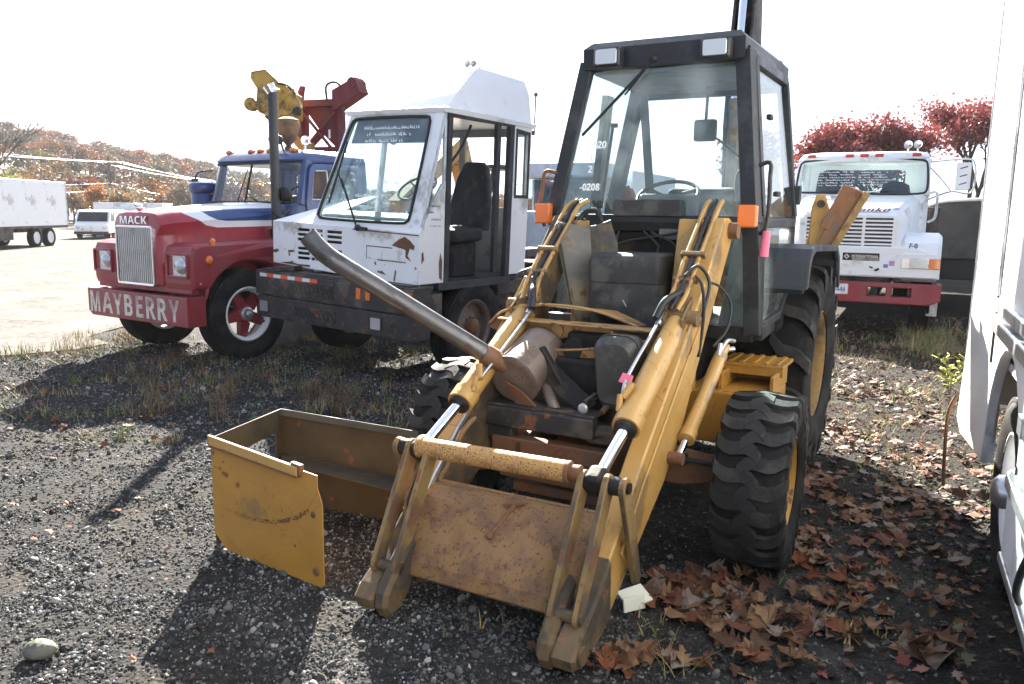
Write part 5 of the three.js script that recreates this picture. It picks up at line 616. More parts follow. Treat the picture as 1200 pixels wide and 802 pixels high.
  { const dm = decal(0.86, 0.155, 512, (x, w, h) => { x.save(); x.transform(1.3, 0, -0.2, 1, 40, 0); x.font = 'italic bold 82px serif'; x.fillText('Banko', 30, 74); x.restore(); x.lineWidth = 5; x.beginPath(); x.moveTo(20, 80); x.quadraticCurveTo(200, 92, 400, 82); x.stroke(); x.beginPath(); x.moveTo(440, 28); x.lineTo(490, 24); x.moveTo(438, 40); x.lineTo(484, 37); x.stroke(); }, [0.10, 0.02, 0.05]); part('hood_lettering', quadDecal([-0.12, 1.776, -0.149], [0.68, 1.776, -0.149], [0.68, 1.862, -0.279], [-0.12, 1.862, -0.279]), dm.m, hood, 'dark script lettering on the hood', true); }
  part('hood_sticker', [AB(0.5, 0.56, 1.0, 1.05, -0.07, -0.067, 0), ], flat([0.15, 0.2, 0.5], 0.6), hood); part('hood_sticker', [AB(0.57, 0.64, 1.03, 1.1, -0.07, -0.067, 0)], flat([0.5, 0.25, 0.4], 0.6), hood); part('hood_hook', [B(0.06, 0.03, 0.04, 0.42, 0.97, -0.05, 0, 0, 0.5), B(0.05, 0.02, 0.03, 0.34, 1.0, -0.06, 0, 0, -0.3)], M.black, hood);
  { const dm = decal(0.3, 0.1, 200, (x) => { x.font = 'bold 60px sans-serif'; x.fillText('F-0', 30, 56); }, [0.02, 0.03, 0.1]); part('fender_number', quadDecal([0.76, 1.27, -0.062], [1.04, 1.27, -0.062], [1.03, 1.37, -0.13], [0.77, 1.37, -0.13]), dm.m, hood, 'hand-written F-0 on the fender', true); }
  // cab
  const q4 = (y, hw, zf, zb, c) => [[hw - c, y, zf], [hw, y, zf - c], [hw, y, zb], [-hw, y, zb], [-hw, y, zf - c], [-hw + c, y, zf]];
  part('cab_lower', [LOFT([q4(0.7, 1.0, -1.55, -2.9, 0.06), q4(2.02, 1.0, -1.55, -2.9, 0.06), q4(2.08, 0.99, -1.57, -2.9, 0.08)], true, true, 0.4)], M.white, T);
  const rf = part('cab_roof', [LOFT([q4(2.6, 0.95, -1.78, -2.88, 0.1), q4(2.66, 0.97, -1.76, -2.9, 0.1), q4(2.73, 0.93, -1.82, -2.86, 0.14), q4(2.76, 0.8, -1.95, -2.7, 0.14)], true, true, 0.7)], M.white, T);
  part('cab_pillar', [BAR([0.97, 2.06, -1.6], [0.94, 2.63, -1.81], 0.07, 0.07), BAR([-0.97, 2.06, -1.6], [-0.94, 2.63, -1.81], 0.07, 0.07), BAR([0.97, 2.06, -2.86], [0.94, 2.63, -2.85], 0.08, 0.08), BAR([-0.97, 2.06, -2.86], [-0.94, 2.63, -2.85], 0.08, 0.08), PX([[-0.98, 2.05], [0.98, 2.05], [0.94, 2.63], [-0.94, 2.63]], -2.9, -2.87, 0.004, [rrect(-0.62, 2.16, 0.62, 2.52, 0.05).reverse()])], M.white, T);
  part('windshield', [SLAB([[-0.96, 2.085, -1.585], [0.96, 2.085, -1.585], [0.91, 2.61, -1.79], [-0.91, 2.61, -1.79]], 0.005)], M.glass, T); part('windshield_gasket', [TU([[-0.93, 2.1, -1.575], [0.93, 2.1, -1.575], [0.96, 2.13, -1.585], [0.93, 2.57, -1.755], [0.9, 2.6, -1.77], [-0.9, 2.6, -1.77], [-0.93, 2.57, -1.755], [-0.96, 2.13, -1.585], [-0.93, 2.1, -1.575]], 0.018, 6, 120)], M.black, T);
  part('rear_window', [AB(-0.62, 0.62, 2.16, 2.52, -2.888, -2.884, 0)], M.glass, T);
  for (const s of [-1, 1]) part('door_window', [SLAB([[s * 0.985, 2.08, -2.8], [s * 0.985, 2.08, -1.68], [s * 0.95, 2.6, -1.86], [s * 0.95, 2.6, -2.8]], 0.005)], M.glass, T);
  { const f = mulberry(55), dm = decal(1, 0.5, 512, (x) => { for (let i = 0; i < 8; i++) scribble(x, 40 + 8 * f(), 40 + i * 24, 150 + 70 * f(), 16, f); for (let i = 0; i < 7; i++) scribble(x, 250, 70 + i * 22, 110 + 40 * f(), 14, f); for (let i = 0; i < 3; i++) scribble(x, 430, 30 + i * 26, 60, 18, f); }); part('windshield_writing', quadDecal([-0.9, 2.12, -1.593], [0.9, 2.12, -1.593], [0.86, 2.58, -1.773], [-0.86, 2.58, -1.773]), dm.m, T, 'rows of white handwriting on the windshield', true); }
  for (const x of [-0.78, -0.2, 0.02, 0.24, 0.78]) part('roof_marker_light', [B(0.13, 0.05, 0.05, x, 2.69, -1.775, -0.4, 0, 0, 0.012)], flat([0.55, 0.07, 0.03], 0.35), rf);
  for (const x of [0.64, 0.78]) part('air_horn', [LA([[0.02, -0.2], [0.025, -0.04], [0.065, 0.05], [0.06, 0.045], [0.0, -0.02]], 'z', [x, 2.86, -1.95], 16), CY([x, 2.74, -2.05], [x, 2.86, -2.05], 0.014)], M.chrome, rf);
  part('dashboard', [B(1.8, 0.16, 0.3, 0, 2.02, -1.85, 0, 0, 0, 0.04)], M.interiorDark, T); part('seat', [LOFT([[0.24, 1.5], [0.25, 2.0], [0.2, 2.24], [0.1, 2.3]].map(([hw, y]) => rrect(-hw, -0.07, hw, 0.07, 0.05, 3).map(([a, z]) => [0.5 + a, y, -2.4 + z])), true, true, 0.8)], M.seat, T); part('seat', [LOFT([[0.24, 1.5], [0.26, 2.1], [0.22, 2.44], [0.1, 2.5]].map(([hw, y]) => rrect(-hw, -0.07, hw, 0.07, 0.05, 3).map(([a, z]) => [-0.5 + a, y, -2.4 + z])), true, true, 0.8)], M.seat, T);
  part('steering_wheel', [new THREE.TorusGeometry(0.21, 0.014, 8, 30).rotateX(-0.8).translate(0.5, 2.1, -1.98), CY([0.5, 2.08, -1.98], [0.5, 1.9, -1.8], 0.03)], M.black, T);
  for (const s of [-1, 1]) part('wiper', [BAR([s * 0.1, 2.09, -1.57], [s * 0.45, 2.13, -1.585], 0.014, 0.012)], M.black, T);
  for (const s of [-1, 1]) { const m = part('mirror_bracket', [TU([[s * 0.97, 2.58, -1.85], [s * 1.3, 2.6, -1.7], [s * 1.55, 2.58, -1.62], [s * 1.56, 2.1, -1.62], [s * 1.3, 2.12, -1.7], [s * 0.99, 2.0, -1.75]], 0.013, 7, 50), TU([[s * 0.98, 2.5, -1.8], [s * 1.2, 2.25, -1.7], [s * 1.3, 2.12, -1.7]], 0.012, 7)], M.alu, T); part('mirror_back', [PX(rrect(s * 1.44 - 0.1, 2.14, s * 1.44 + 0.1, 2.55, 0.02), -1.63, -1.58, 0.008)], M.white, m); for (let k = 0; k < 3; k++) part('mirror_mark', [BAR([s * 1.44 - 0.05, 2.22 + k * 0.12, -1.578], [s * 1.44 + 0.05, 2.25 + k * 0.12, -1.578], 0.004, 0.016)], M.darkSteel, m); }
  part('grab_handle', [TU([[1.02, 2.1, -1.62], [1.1, 2.1, -1.55], [1.12, 1.9, -1.55], [1.1, 1.7, -1.55], [1.02, 1.65, -1.6]], 0.02, 8, 30)], M.white, T);
  part('frame', [AB(-0.45, -0.35, 0.55, 0.8, -7.5, -0.2, 0.01), AB(0.35, 0.45, 0.55, 0.8, -7.5, -0.2, 0.01), AB(-0.9, 0.9, 0.42, 0.54, -1.0, -0.82, 0.02), AB(-0.6, 0.6, 0.7, 1.5, -1.5, -0.3, 0.05)], M.darkSteel, T);
  const tG = geo([carcass(0.5, 0.28, 0.29, 0.014), ...ribTread(0.5, 0.28, 0.014)]);
  for (const s of [-1, 1]) { wheel(T, [s * 1.0, 0.49, -0.95], 0.04, tG, dishRim(0.29, 0.28, s, 0.06, 10), M.rubber, M.white); for (const d of [0.66, 0.97]) wheel(T, [s * d, 0.49, -5.6], 0, tG, dishRim(0.29, 0.28, s, 0.03, 10), M.rubber, M.white); }
  part('mud_flap', [AB(1.1, 1.24, 0.3, 0.75, -0.5, -0.48, 0.004)], M.white, T);
  part('truck_bed', [AB(-1.2, 1.2, 1.0, 1.15, -7.6, -3.0, 0.02), AB(-1.2, 1.2, 1.15, 1.9, -3.1, -3.0, 0.02)], M.darkSteel, T);
}
// ------------------------------------------------------------------ service body truck close beside the camera
{
  const T = thing('utility_truck', 'white box-bodied utility truck with aluminium trim beside the leaf litter', 'truck', [2.28, 0, -3.6], rad(-25.5));
  const arch = arcPts(0, 0.46, 0.64, 190, -10, 14).filter(([, y]) => y > 0.4);
  part('side_wall', [PZ([[-1.3, 0.42], [-0.7, 0.42], ...arch, [0.66, 0.42], [6.2, 0.42], [6.2, 3.3], [-1.3, 3.3]], 0.0, 0.05, 0.006)], M.white, T);
  part('body_shell', [AB(0.05, 2.3, 3.24, 3.3, -1.3, 6.2, 0.02), AB(0.05, 2.3, 0.6, 3.24, -1.3, -1.25, 0.01), AB(2.25, 2.3, 0.42, 3.24, -1.25, 6.2, 0.01), AB(0.05, 2.25, 0.95, 1.0, -1.25, 6.2, 0.01), AB(0.05, 2.25, 0.6, 3.24, 6.15, 6.2, 0.01)], M.white, T);
  part('wheel_housing', [AB(0.05, 0.6, 1.0, 1.12, -0.8, 0.8, 0.01), AB(0.45, 0.5, 0.4, 1.0, -0.8, 0.8, 0.01)], M.black, T);
  const cp = part('corner_post', [LOFT([[0.40, -0.03], [0.5, -0.055], [0.9, -0.04], [1.35, -0.03], [2.2, -0.03], [3.28, -0.03]].map(([y, x]) => [[0.0, y, -0.64], [x * 0.55, y, -0.9], [x - 0.03, y, -1.28], [x, y, -1.36], [0.06, y, -1.37], [0.06, y, -0.64]]), true, true, 0.7)], M.white, T); part('edge_trim', [BAR([-0.06, 0.6, -1.335], [-0.055, 3.25, -1.335], 0.02, 0.02, [1, 0, 0])], M.alu, cp);
  const rl = part('belt_rail', [AB(-0.03, 0.0, 1.24, 1.3, -0.76, 5.8, 0.01), AB(-0.045, 0.0, 1.15, 1.22, -0.76, 5.8, 0.012)], M.alu, T);
  const skt = part('skirt_panel', [AB(-0.035, 0.0, 0.4, 0.66, 0.68, 6.0, 0.01)], M.white, T); part('skirt_rail', [AB(-0.05, 0.0, 0.66, 0.72, 0.68, 6.0, 0.012), AB(-0.045, 0.0, 0.36, 0.40, 0.68, 6.0, 0.008)], M.alu, skt); part('rubber_strap', [TU([[-0.055, 0.7, 1.45], [-0.07, 0.62, 1.42], [-0.07, 0.52, 1.36], [-0.05, 0.46, 1.3]], 0.012, 6)], M.hose, skt);
  for (const z of [0.7, 1.9, 3.1, 4.3]) { const d = part('compartment_door', [AB(-0.022, 0.0, 0.76, 1.12, z + 0.02, z + 1.16, 0.008)], M.white, T); part('latch', [AB(-0.04, -0.022, 0.9, 0.98, z + 0.05, z + 0.16, 0.008)], M.alu, d); }
  for (const z of [-0.62, 0.62, 2.0, 3.4]) part('panel_joint', [AB(-0.014, 0.0, 1.31, 3.28, z, z + 0.05, 0.005)], M.alu, T);
  for (let k = 0; k < 40; k++) part('rivet', [LA([[0, -0.004], [0.006, -0.003], [0.008, 0], [0, 0]], 'x', [-0.014, 1.36 + (k % 20) * 0.1, k < 20 ? 0.645 : -0.595], 7)], M.alu, T);
  part('corner_gasket', [BAR([-0.004, 0.95, -0.635], [-0.004, 3.24, -0.635], 0.03, 0.012, [1, 0, 0])], M.hose, T); part('corner_gasket', [BAR([-0.045, 0.5, -1.30], [-0.045, 3.24, -1.30], 0.02, 0.02, [1, 0, 0])], M.hose, T);
  part('door_seam', [AB(-0.003, 0.001, 1.33, 3.1, 1.2, 1.206, 0), AB(-0.003, 0.001, 3.09, 3.1, 1.206, 1.95, 0)], M.hose, T); part('door_handle', [AB(-0.04, 0.0, 1.75, 1.82, 1.3, 1.48, 0.01)], M.alu, T);
  part('side_decal', [AB(-0.004, -0.001, 1.5, 1.62, 0.25, 0.42, 0)], flat([0.6, 0.2, 0.2], 0.5), T);
  const tG = geo([carcass(0.45, 0.25, 0.27, 0.014), ...ribTread(0.45, 0.25, 0.014)]);
  wheel(T, [0.16, 0.44, 0], 0, tG, dishRim(0.27, 0.25, -1, 0.05, 8), M.rubber, M.white, LA([[0.08, 0], [0.08, -0.06], [0.05, -0.09], [0, -0.095]], 'x', [-0.08, 0, 0], 16), M.alu); wheel(T, [2.1, 0.44, 0], 0, tG, dishRim(0.27, 0.25, 1, 0.05, 8), M.rubber, M.white); for (const x of [0.16, 2.1]) wheel(T, [x, 0.44, 4.6], 0, tG, dishRim(0.27, 0.25, x > 1 ? 1 : -1, 0.05, 8), M.rubber, M.white);
  part('axle', [CY([0.2, 0.44, 0], [2.1, 0.44, 0], 0.07), CY([0.2, 0.44, 4.6], [2.1, 0.44, 4.6], 0.07), AB(0.6, 0.7, 0.5, 0.9, -1.2, 6, 0.01), AB(1.6, 1.7, 0.5, 0.9, -1.2, 6, 0.01)], M.darkSteel, T);
  part('valve_pipe', [TU([[-0.09, 0.6, -1.4], [-0.12, 0.5, -1.42], [-0.12, 0.2, -1.42], [-0.11, 0.0, -1.42]], 0.012, 6)], M.rustBrown, T);
}
// ------------------------------------------------------------------ yellow engine hood lying on the ground
{
  const T = thing('engine_hood', 'yellow sheet-metal engine hood standing loose on the gravel', 'hood panel', [-1.52, 0, -3.85], 0);
  const G = (x, y, z) => [x + 1.52, y, z + 3.85];
  const a0 = G(-1.50, 0, -3.86), a1 = G(-1.44, 0, -3.78), a2 = G(-0.835, 0, -3.40), bb = G(-1.34, 0, -4.50), cc = G(-0.5, 0, -4.16);
  // panel facing the open yard, with a clipped corner
  const du = V(a2[0] - a0[0], 0, a2[2] - a0[2]), L = du.length(); const yaw = -Math.atan2(du.z, du.x);
  const P1 = part('front_panel', [EX([[0, 0.07], [0.1, 0.0], [L - 0.02, 0.0], [L, 0.02], [L, 0.40], [L - 0.03, 0.47], [L - 0.03, 0.53], [0, 0.57]], 0.006, 0.001).rotateY(yaw).translate(a0[0], 0, a0[2])], M.yellowClean, T);
  part('stiffening_flange', [EX([[0.0, 0.535], [L * 0.82, 0.505], [L * 0.82, 0.55], [0, 0.585]], 0.02, 0.004).translate(0, 0, 0.004).rotateY(yaw).translate(a0[0], 0, a0[2])], M.yellow, P1); part('flange_lip', [EX([[0.0, 0.53], [L * 0.82, 0.50], [L * 0.82, 0.506], [0, 0.536]], 0.03, 0.001).translate(0, 0, 0.0).rotateY(yaw).translate(a0[0], 0, a0[2])], M.rustBrown, P1); part('flange_end', [EX([[L * 0.76, 0.51], [L * 0.84, 0.505], [L * 0.84, 0.56], [L * 0.76, 0.565]], 0.03, 0.004).translate(0, 0, -0.01).rotateY(yaw).translate(a0[0], 0, a0[2])], M.rustBrown, P1);
  for (const [u, v, r] of [[L - 0.05, 0.07, 0.022], [L - 0.06, 0.34, 0.016], [L - 0.19, 0.16, 0.008]]) part('bolt_hole', [LA([[0, 0.0085], [r, 0.0085], [r, 0], [0, 0]], 'z', [u, v, 0], 16).rotateY(yaw).translate(a0[0], 0, a0[2])], M.rustBrown, P1);
  { const dm = decal(0.6, 0.2, 512, (x, w, h) => { const f = mulberry(17); for (let i = 0; i < 420; i++) { const t = f(), px = 20 + t * 470, py = 130 + 20 * t - 120 * t * t * t * 0.9 + (f() - 0.5) * 12; x.globalAlpha = 0.25 + 0.6 * f() * t; x.beginPath(); x.arc(px, py, 0.6 + 2.6 * f() * (0.4 + t), 0, 7); x.fill(); } x.globalAlpha = 0.7; for (let i = 0; i < 26; i++) { const px = f() * 500, py = f() * 160; x.lineWidth = 1 + 2 * f(); x.beginPath(); x.moveTo(px, py); x.lineTo(px + 12 * (f() - 0.5), py + 16 * f()); x.stroke(); } }, [0.07, 0.035, 0.02], 0.9); part('scrape_mark', new THREE.PlaneGeometry(L * 0.86, 0.26).translate(L * 0.5, 0.29, 0.0085).rotateY(yaw).translate(a0[0], 0, a0[2]), dm.m, P1, 'dark curved scrape across the yellow paint', true); }
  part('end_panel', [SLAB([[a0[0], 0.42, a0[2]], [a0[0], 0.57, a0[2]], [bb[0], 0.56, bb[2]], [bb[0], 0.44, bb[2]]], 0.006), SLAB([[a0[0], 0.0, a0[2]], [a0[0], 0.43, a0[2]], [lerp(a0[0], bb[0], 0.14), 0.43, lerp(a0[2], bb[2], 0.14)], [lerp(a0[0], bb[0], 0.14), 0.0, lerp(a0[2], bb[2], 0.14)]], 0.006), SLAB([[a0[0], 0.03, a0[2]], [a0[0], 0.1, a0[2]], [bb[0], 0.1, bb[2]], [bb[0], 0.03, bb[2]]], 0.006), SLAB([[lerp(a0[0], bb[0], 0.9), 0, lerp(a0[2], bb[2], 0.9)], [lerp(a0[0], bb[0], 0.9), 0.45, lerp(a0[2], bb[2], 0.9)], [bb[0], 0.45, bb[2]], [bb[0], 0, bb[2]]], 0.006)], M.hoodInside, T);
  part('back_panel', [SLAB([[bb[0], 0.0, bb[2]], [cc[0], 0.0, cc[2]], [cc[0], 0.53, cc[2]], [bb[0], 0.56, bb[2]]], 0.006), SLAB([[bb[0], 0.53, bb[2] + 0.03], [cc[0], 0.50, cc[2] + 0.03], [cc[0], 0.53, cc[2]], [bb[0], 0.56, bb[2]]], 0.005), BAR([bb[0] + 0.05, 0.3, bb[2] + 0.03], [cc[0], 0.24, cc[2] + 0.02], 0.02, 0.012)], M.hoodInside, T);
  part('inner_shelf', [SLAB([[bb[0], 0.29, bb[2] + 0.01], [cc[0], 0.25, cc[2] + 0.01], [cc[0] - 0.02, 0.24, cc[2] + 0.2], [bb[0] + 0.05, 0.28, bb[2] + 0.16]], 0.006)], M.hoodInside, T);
}
// ------------------------------------------------------------------ small litter things
solo('plastic_scrap', [B(0.13, 0.012, 0.10, 0.555, 0.045, -3.28, 0.35, 0.5, 0.1, 0.004), B(0.11, 0.06, 0.012, 0.545, 0.035, -3.23, -0.2, 0.45, 0, 0.004)], flat([0.66, 0.66, 0.56], 0.5), 'broken cream plastic scrap lying by the loader arm', 'scrap');
{ const st = new THREE.IcosahedronGeometry(0.055, 2); const p = st.attributes.position; const f = mulberry(3); for (let i = 0; i < p.count; i++) { const v = V().fromBufferAttribute(p, i), k = 0.85 + 0.3 * fbm((v.x + 0.1) * 5, (v.y + v.z + 0.2) * 5, 4, 2, 3); p.setXYZ(i, v.x * k * 1.2, v.y * k * 0.72, v.z * k * 0.9); } st.computeVertexNormals(); solo('stone', st.translate(-1.8, 0.018, -2.83), paint([0.10, 0.1, 0.08], { dirt: 0.4, dirtCol: [0.06, 0.07, 0.04], rough: 0.95, size: 0.25 }), 'fist-sized greenish grey stone lying on sunlit gravel', 'stone'); }
M.trailerGrey = paint([0.045, 0.045, 0.042], { dirt: 0.4, dirtCol: [0.07, 0.068, 0.06], rough: 0.7, size: 2 }); M.redDark = paint([0.15, 0.022, 0.03], { dirt: 0.35, dirtCol: [0.1, 0.04, 0.04], rough: 0.75, size: 1.2 }); M.craneYellow = paint([0.5, 0.3, 0.05], { dirt: 0.35, dirtCol: [0.12, 0.08, 0.04], rough: 0.55, size: 0.8 });
// ------------------------------------------------------------------ crane and red gantry behind the trucks
{
  const T = thing('red_gantry', 'faded red steel gantry with crossed bracing behind the blue cab', 'gantry', [-3.4, 0, -14.5], -0.35);
  const z = 0;
  part('upright', [AB(-0.52, -0.40, 0, 3.72, -0.06, 0.06, 0.01)], M.redDark, T); part('upright', [AB(0.34, 0.44, 0, 3.7, -0.06, 0.06, 0.01)], M.redDark, T);
  part('back_plate', [PX([[-0.42, 0.3], [0.36, 0.3], [0.36, 2.75], [-0.42, 2.75]], -0.1, -0.07, 0.004)], M.redDark, T); part('back_web', [PX([[-0.42, 2.75], [0.36, 2.75], [0.36, 3.55], [-0.42, 3.5]], -0.1, -0.07, 0.004, [[[-0.34, 2.9], [-0.12, 3.12], [-0.34, 3.4]].reverse(), [[-0.25, 2.82], [0.2, 2.82], [-0.02, 3.02]].reverse()])], M.redDark, T);
  part('brace', [BAR([-0.42, 2.75, 0], [0.36, 3.5, 0], 0.03, 0.05)], M.redDark, T); part('brace', [BAR([-0.42, 3.45, 0.03], [0.36, 2.6, 0.03], 0.03, 0.05)], M.redDark, T); part('top_beam', [AB(-0.55, 0.46, 3.5, 3.62, -0.07, 0.07, 0.01), PX([[-0.55, 3.6], [-0.42, 3.6], [-0.36, 3.86], [-0.42, 3.86]], -0.05, 0.05, 0.005)], M.redDark, T);
  part('boom_head', [LOFT([[[0.3, 3.4, 0.15], [0.3, 3.75, 0.15], [0.3, 3.75, -0.15], [0.3, 3.4, -0.15]], [[0.85, 3.7, 0.15], [0.75, 3.95, 0.15], [0.75, 3.95, -0.15], [0.85, 3.7, -0.15]]], true, true, 0.3), CY([0.7, 3.86, -0.17], [0.7, 3.86, 0.17], 0.09, 0.09, 16)], M.redDark, T); part('lifting_eye', [TU([[0.1, 3.6, 0], [0.1, 3.86, 0], [0.3, 3.9, 0], [0.45, 3.72, 0]], 0.02, 7)], M.darkSteel, T);
  part('number_plate', [AB(0.16, 0.2, 2.95, 3.1, 0.062, 0.07, 0.003)], M.white, T); part('base', [AB(-0.9, 0.9, 0, 0.3, -0.8, 0.5, 0.03)], M.redDark, T);
}
{
  const T = thing('crane_boom', 'yellow crane boom head with sheaves raised beside the red gantry', 'crane', [-4.1, 0, -14.0], 0);
  part('mast', [BAR([0.75, 0.0, -0.6], [0.45, 2.85, -0.3], 0.22, 0.2), AB(0.3, 1.2, 0, 0.25, -1.1, -0.2, 0.02)], M.craneYellow, T); part('strut', [BAR([0.6, 2.5, -0.32], [0.02, 3.3, 0.0], 0.11, 0.12)], paint([0.6, 0.25, 0.03], { dirt: 0.1 }), T);
  part('head_plate', [PX([[-0.34, 3.98], [-0.1, 4.02], [0.06, 3.88], [0.2, 3.74], [0.1, 3.5], [-0.1, 3.45], [-0.28, 3.46], [-0.25, 3.7], [-0.36, 3.88]], 0.06, 0.09, 0.006)], M.craneYellow, T); part('head_plate', [PX([[-0.34, 3.98], [-0.1, 4.02], [0.06, 3.88], [0.2, 3.74], [0.1, 3.5], [-0.1, 3.45], [-0.28, 3.46], [-0.25, 3.7], [-0.36, 3.88]], -0.12, -0.09, 0.006)], M.craneYellow, T); part('top_web', [SLAB([[-0.34, 3.98, 0.09], [-0.1, 4.02, 0.09], [-0.1, 4.02, -0.12], [-0.34, 3.98, -0.12]], 0.02), SLAB([[-0.1, 4.02, 0.09], [0.2, 3.74, 0.09], [0.2, 3.74, -0.12], [-0.1, 4.02, -0.12]], 0.02)], M.craneYellow, T);
  for (const [x, y, r] of [[-0.38, 3.46, 0.11], [-0.16, 3.42, 0.12], [0.0, 3.6, 0.13], [0.2, 3.55, 0.13]]) part('sheave', [LA([[r, -0.07], [r * 0.75, 0], [r, 0.07], [0.02, 0.08], [0.02, -0.08]], 'z', [x, y, 0], 22)], M.craneYellow, T);
  part('winch', [CY([0.24, 3.42, -0.2], [0.24, 3.42, 0.2], 0.15, 0.15, 16), AB(0.08, 0.46, 3.2, 3.62, -0.14, 0.14, 0.03), B(0.3, 0.1, 0.1, 0.26, 3.68, 0.05, 0, 0, -0.6, 0.02), B(0.24, 0.3, 0.24, 0.34, 3.5, 0.1, 0, 0, 0.3, 0.03), CY([0.12, 3.25, 0.18], [0.4, 3.7, 0.2], 0.03)], M.craneYellow, T); part('hydraulic_line', [TU([[0.1, 3.8, 0.1], [0.3, 3.74, 0.2], [0.42, 3.55, 0.2], [0.38, 3.3, 0.2]], 0.02, 6)], M.hose, T); { const f = mulberry(12); for (let k = 0; k < 9; k++) { const x = R(-0.2, 0.45, f), y = R(3.2, 3.75, f); part('head_bracket', [B(R(0.05, 0.2, f), R(0.05, 0.14, f), 0.1, x, y, 0.16 + 0.06 * f(), 0, 0, R(-0.8, 0.8, f), 0.012), CY([x, y, 0.1], [x, y, 0.26], 0.03, 0.03, 10)], k % 3 ? M.craneYellow : M.darkSteel, T); } }
}
{
  const T = thing('yellow_loader', 'yellow loader with raised boom parked behind the white yard tractor', 'loader', [-1.6, 0, -16.2], -0.5);
  part('body', [AB(-0.9, 0.9, 0.7, 1.5, -2.4, 0.2, 0.06), LOFT([[[-0.9, 1.5, -0.2], [0.9, 1.5, -0.2], [0.9, 1.5, -2.3], [-0.9, 1.5, -2.3]], [[-0.7, 1.9, -0.9], [0.7, 1.9, -0.9], [0.7, 1.9, -2.2], [-0.7, 1.9, -2.2]]], true, true, 0.4)], M.yellow, T); const cb = part('cab', [BAR([0.15, 1.5, -0.6], [0.3, 2.6, -0.9], 0.06, 0.06), BAR([0.85, 1.5, -0.6], [0.85, 2.6, -0.9], 0.06, 0.06), BAR([0.15, 1.5, -1.6], [0.3, 2.6, -1.6], 0.06, 0.06), BAR([0.85, 1.5, -1.6], [0.85, 2.6, -1.6], 0.06, 0.06), AB(0.2, 0.95, 2.58, 2.68, -1.7, -0.8, 0.02)], M.cabBlack, T); part('pane', [SLAB([[0.15, 1.55, -0.6], [0.85, 1.55, -0.6], [0.85, 2.58, -0.88], [0.3, 2.58, -0.88]], 0.005)], M.glass, cb);
  part('boom', [PZ([[-1.8, 1.8], [-1.2, 3.2], [-0.9, 3.2], [1.2, 1.9], [1.1, 1.7], [-0.9, 2.8], [-1.4, 1.7]], -0.25, 0.05, 0.02)], M.yellow, T);
  const tG = geo([carcass(0.5, 0.3, 0.28, 0.02), ...chevrons(0.5, 0.3, 0.02, 16, 0.3, 0.1, 0.13, 1)]); for (const s of [-1, 1]) for (const z of [-0.3, -2.0]) wheel(T, [s * 0.95, 0.49, z], 0, tG, dishRim(0.28, 0.3, s, 0.03), M.rubber, M.yellow);
}
{
  const T = thing('pale_blue_truck', 'pale blue cab-over truck parked behind the yard tractor and the backhoe', 'truck', [1.0, 0, -17.2], -0.45);
  const pb = paint([0.5, 0.6, 0.72], { dirt: 0.1, rough: 0.4 });
  part('cab', [AB(-0.95, 0.95, 0.75, 1.75, -1.6, 0, 0.05)], pb, T); part('cab_upper', [BAR([-0.9, 1.75, -0.05], [-0.88, 2.5, -0.15], 0.09, 0.09), BAR([0.9, 1.75, -0.05], [0.88, 2.5, -0.15], 0.09, 0.09), AB(-0.95, 0.95, 2.45, 2.78, -1.6, -0.05, 0.06), AB(-0.95, 0.95, 1.75, 2.45, -1.6, -1.55, 0.01), AB(-0.95, -0.9, 1.75, 2.45, -1.55, -0.6, 0.01), AB(0.9, 0.95, 1.75, 2.45, -1.55, -0.9, 0.01)], pb, T); part('windshield', [SLAB([[-0.86, 1.76, -0.05], [0.86, 1.76, -0.05], [0.84, 2.46, -0.14], [-0.84, 2.46, -0.14]], 0.006)], M.glassDark, T); part('bumper', [AB(-1.0, 1.0, 0.45, 0.72, -0.2, 0.06, 0.02)], M.red, T); part('mirror', [TU([[-0.95, 2.3, -0.1], [-1.15, 2.3, 0.02], [-1.15, 1.7, 0.02], [-0.95, 1.7, -0.1]], 0.012, 6), AB(-1.22, -1.08, 1.85, 2.2, 0.0, 0.03, 0.006)], M.alu, T); part('box_body', [AB(-1.0, 1.0, 0.95, 2.7, -5.6, -1.8, 0.03)], M.white, T); part('frame', [AB(-0.4, 0.4, 0.5, 0.95, -5.5, -0.2, 0.02)], M.darkSteel, T);
  const tG = geo([carcass(0.45, 0.25, 0.27, 0.014), ...ribTread(0.45, 0.25, 0.014)]); for (const s of [-1, 1]) for (const z of [-0.75, -4.4]) wheel(T, [s * 0.85, 0.44, z], 0, tG, dishRim(0.27, 0.25, s, 0.04), M.rubber, M.alu);
}
{
  const T = thing('dump_trailer', 'dark grey dump trailer with rounded front behind the white truck', 'trailer', [8.5, 0, -15.2], -0.47);
  const pr = []; for (let i = 0; i <= 10; i++) { const a = rad(180 - 90 * i / 10); pr.push([-0.05 + 0.9 * Math.cos(a), 1.55 + 0.5 * Math.sin(a)]); }
  part('body', [PX([[-0.95, 0.95], ...pr, [1.3, 2.06], [1.3, 0.95]], -4.5, 0, 0.02)], M.trailerGrey, T); part('body_rim', [TU([[-0.95, 1.5, 0.02], [-0.85, 1.8, 0.02], [-0.5, 2.0, 0.02], [0, 2.06, 0.02], [1.3, 2.07, 0.02]], 0.03, 7)], M.whiteWorn, T); part('tail_lamp', [AB(-0.7, -0.5, 1.42, 1.5, 0, 0.03, 0.008)], M.amber, T); part('frame', [AB(-0.9, 1.2, 0.55, 0.95, -4.4, -0.1, 0.02)], M.black, T);
  const tG = geo([carcass(0.48, 0.27, 0.28, 0.014), ...ribTread(0.48, 0.27, 0.014)]); for (const s of [-1, 1]) wheel(T, [s * 0.8 + 0.15, 0.47, -1.2], 0, tG, dishRim(0.28, 0.27, s, 0.03), M.rubber, M.alu);
}
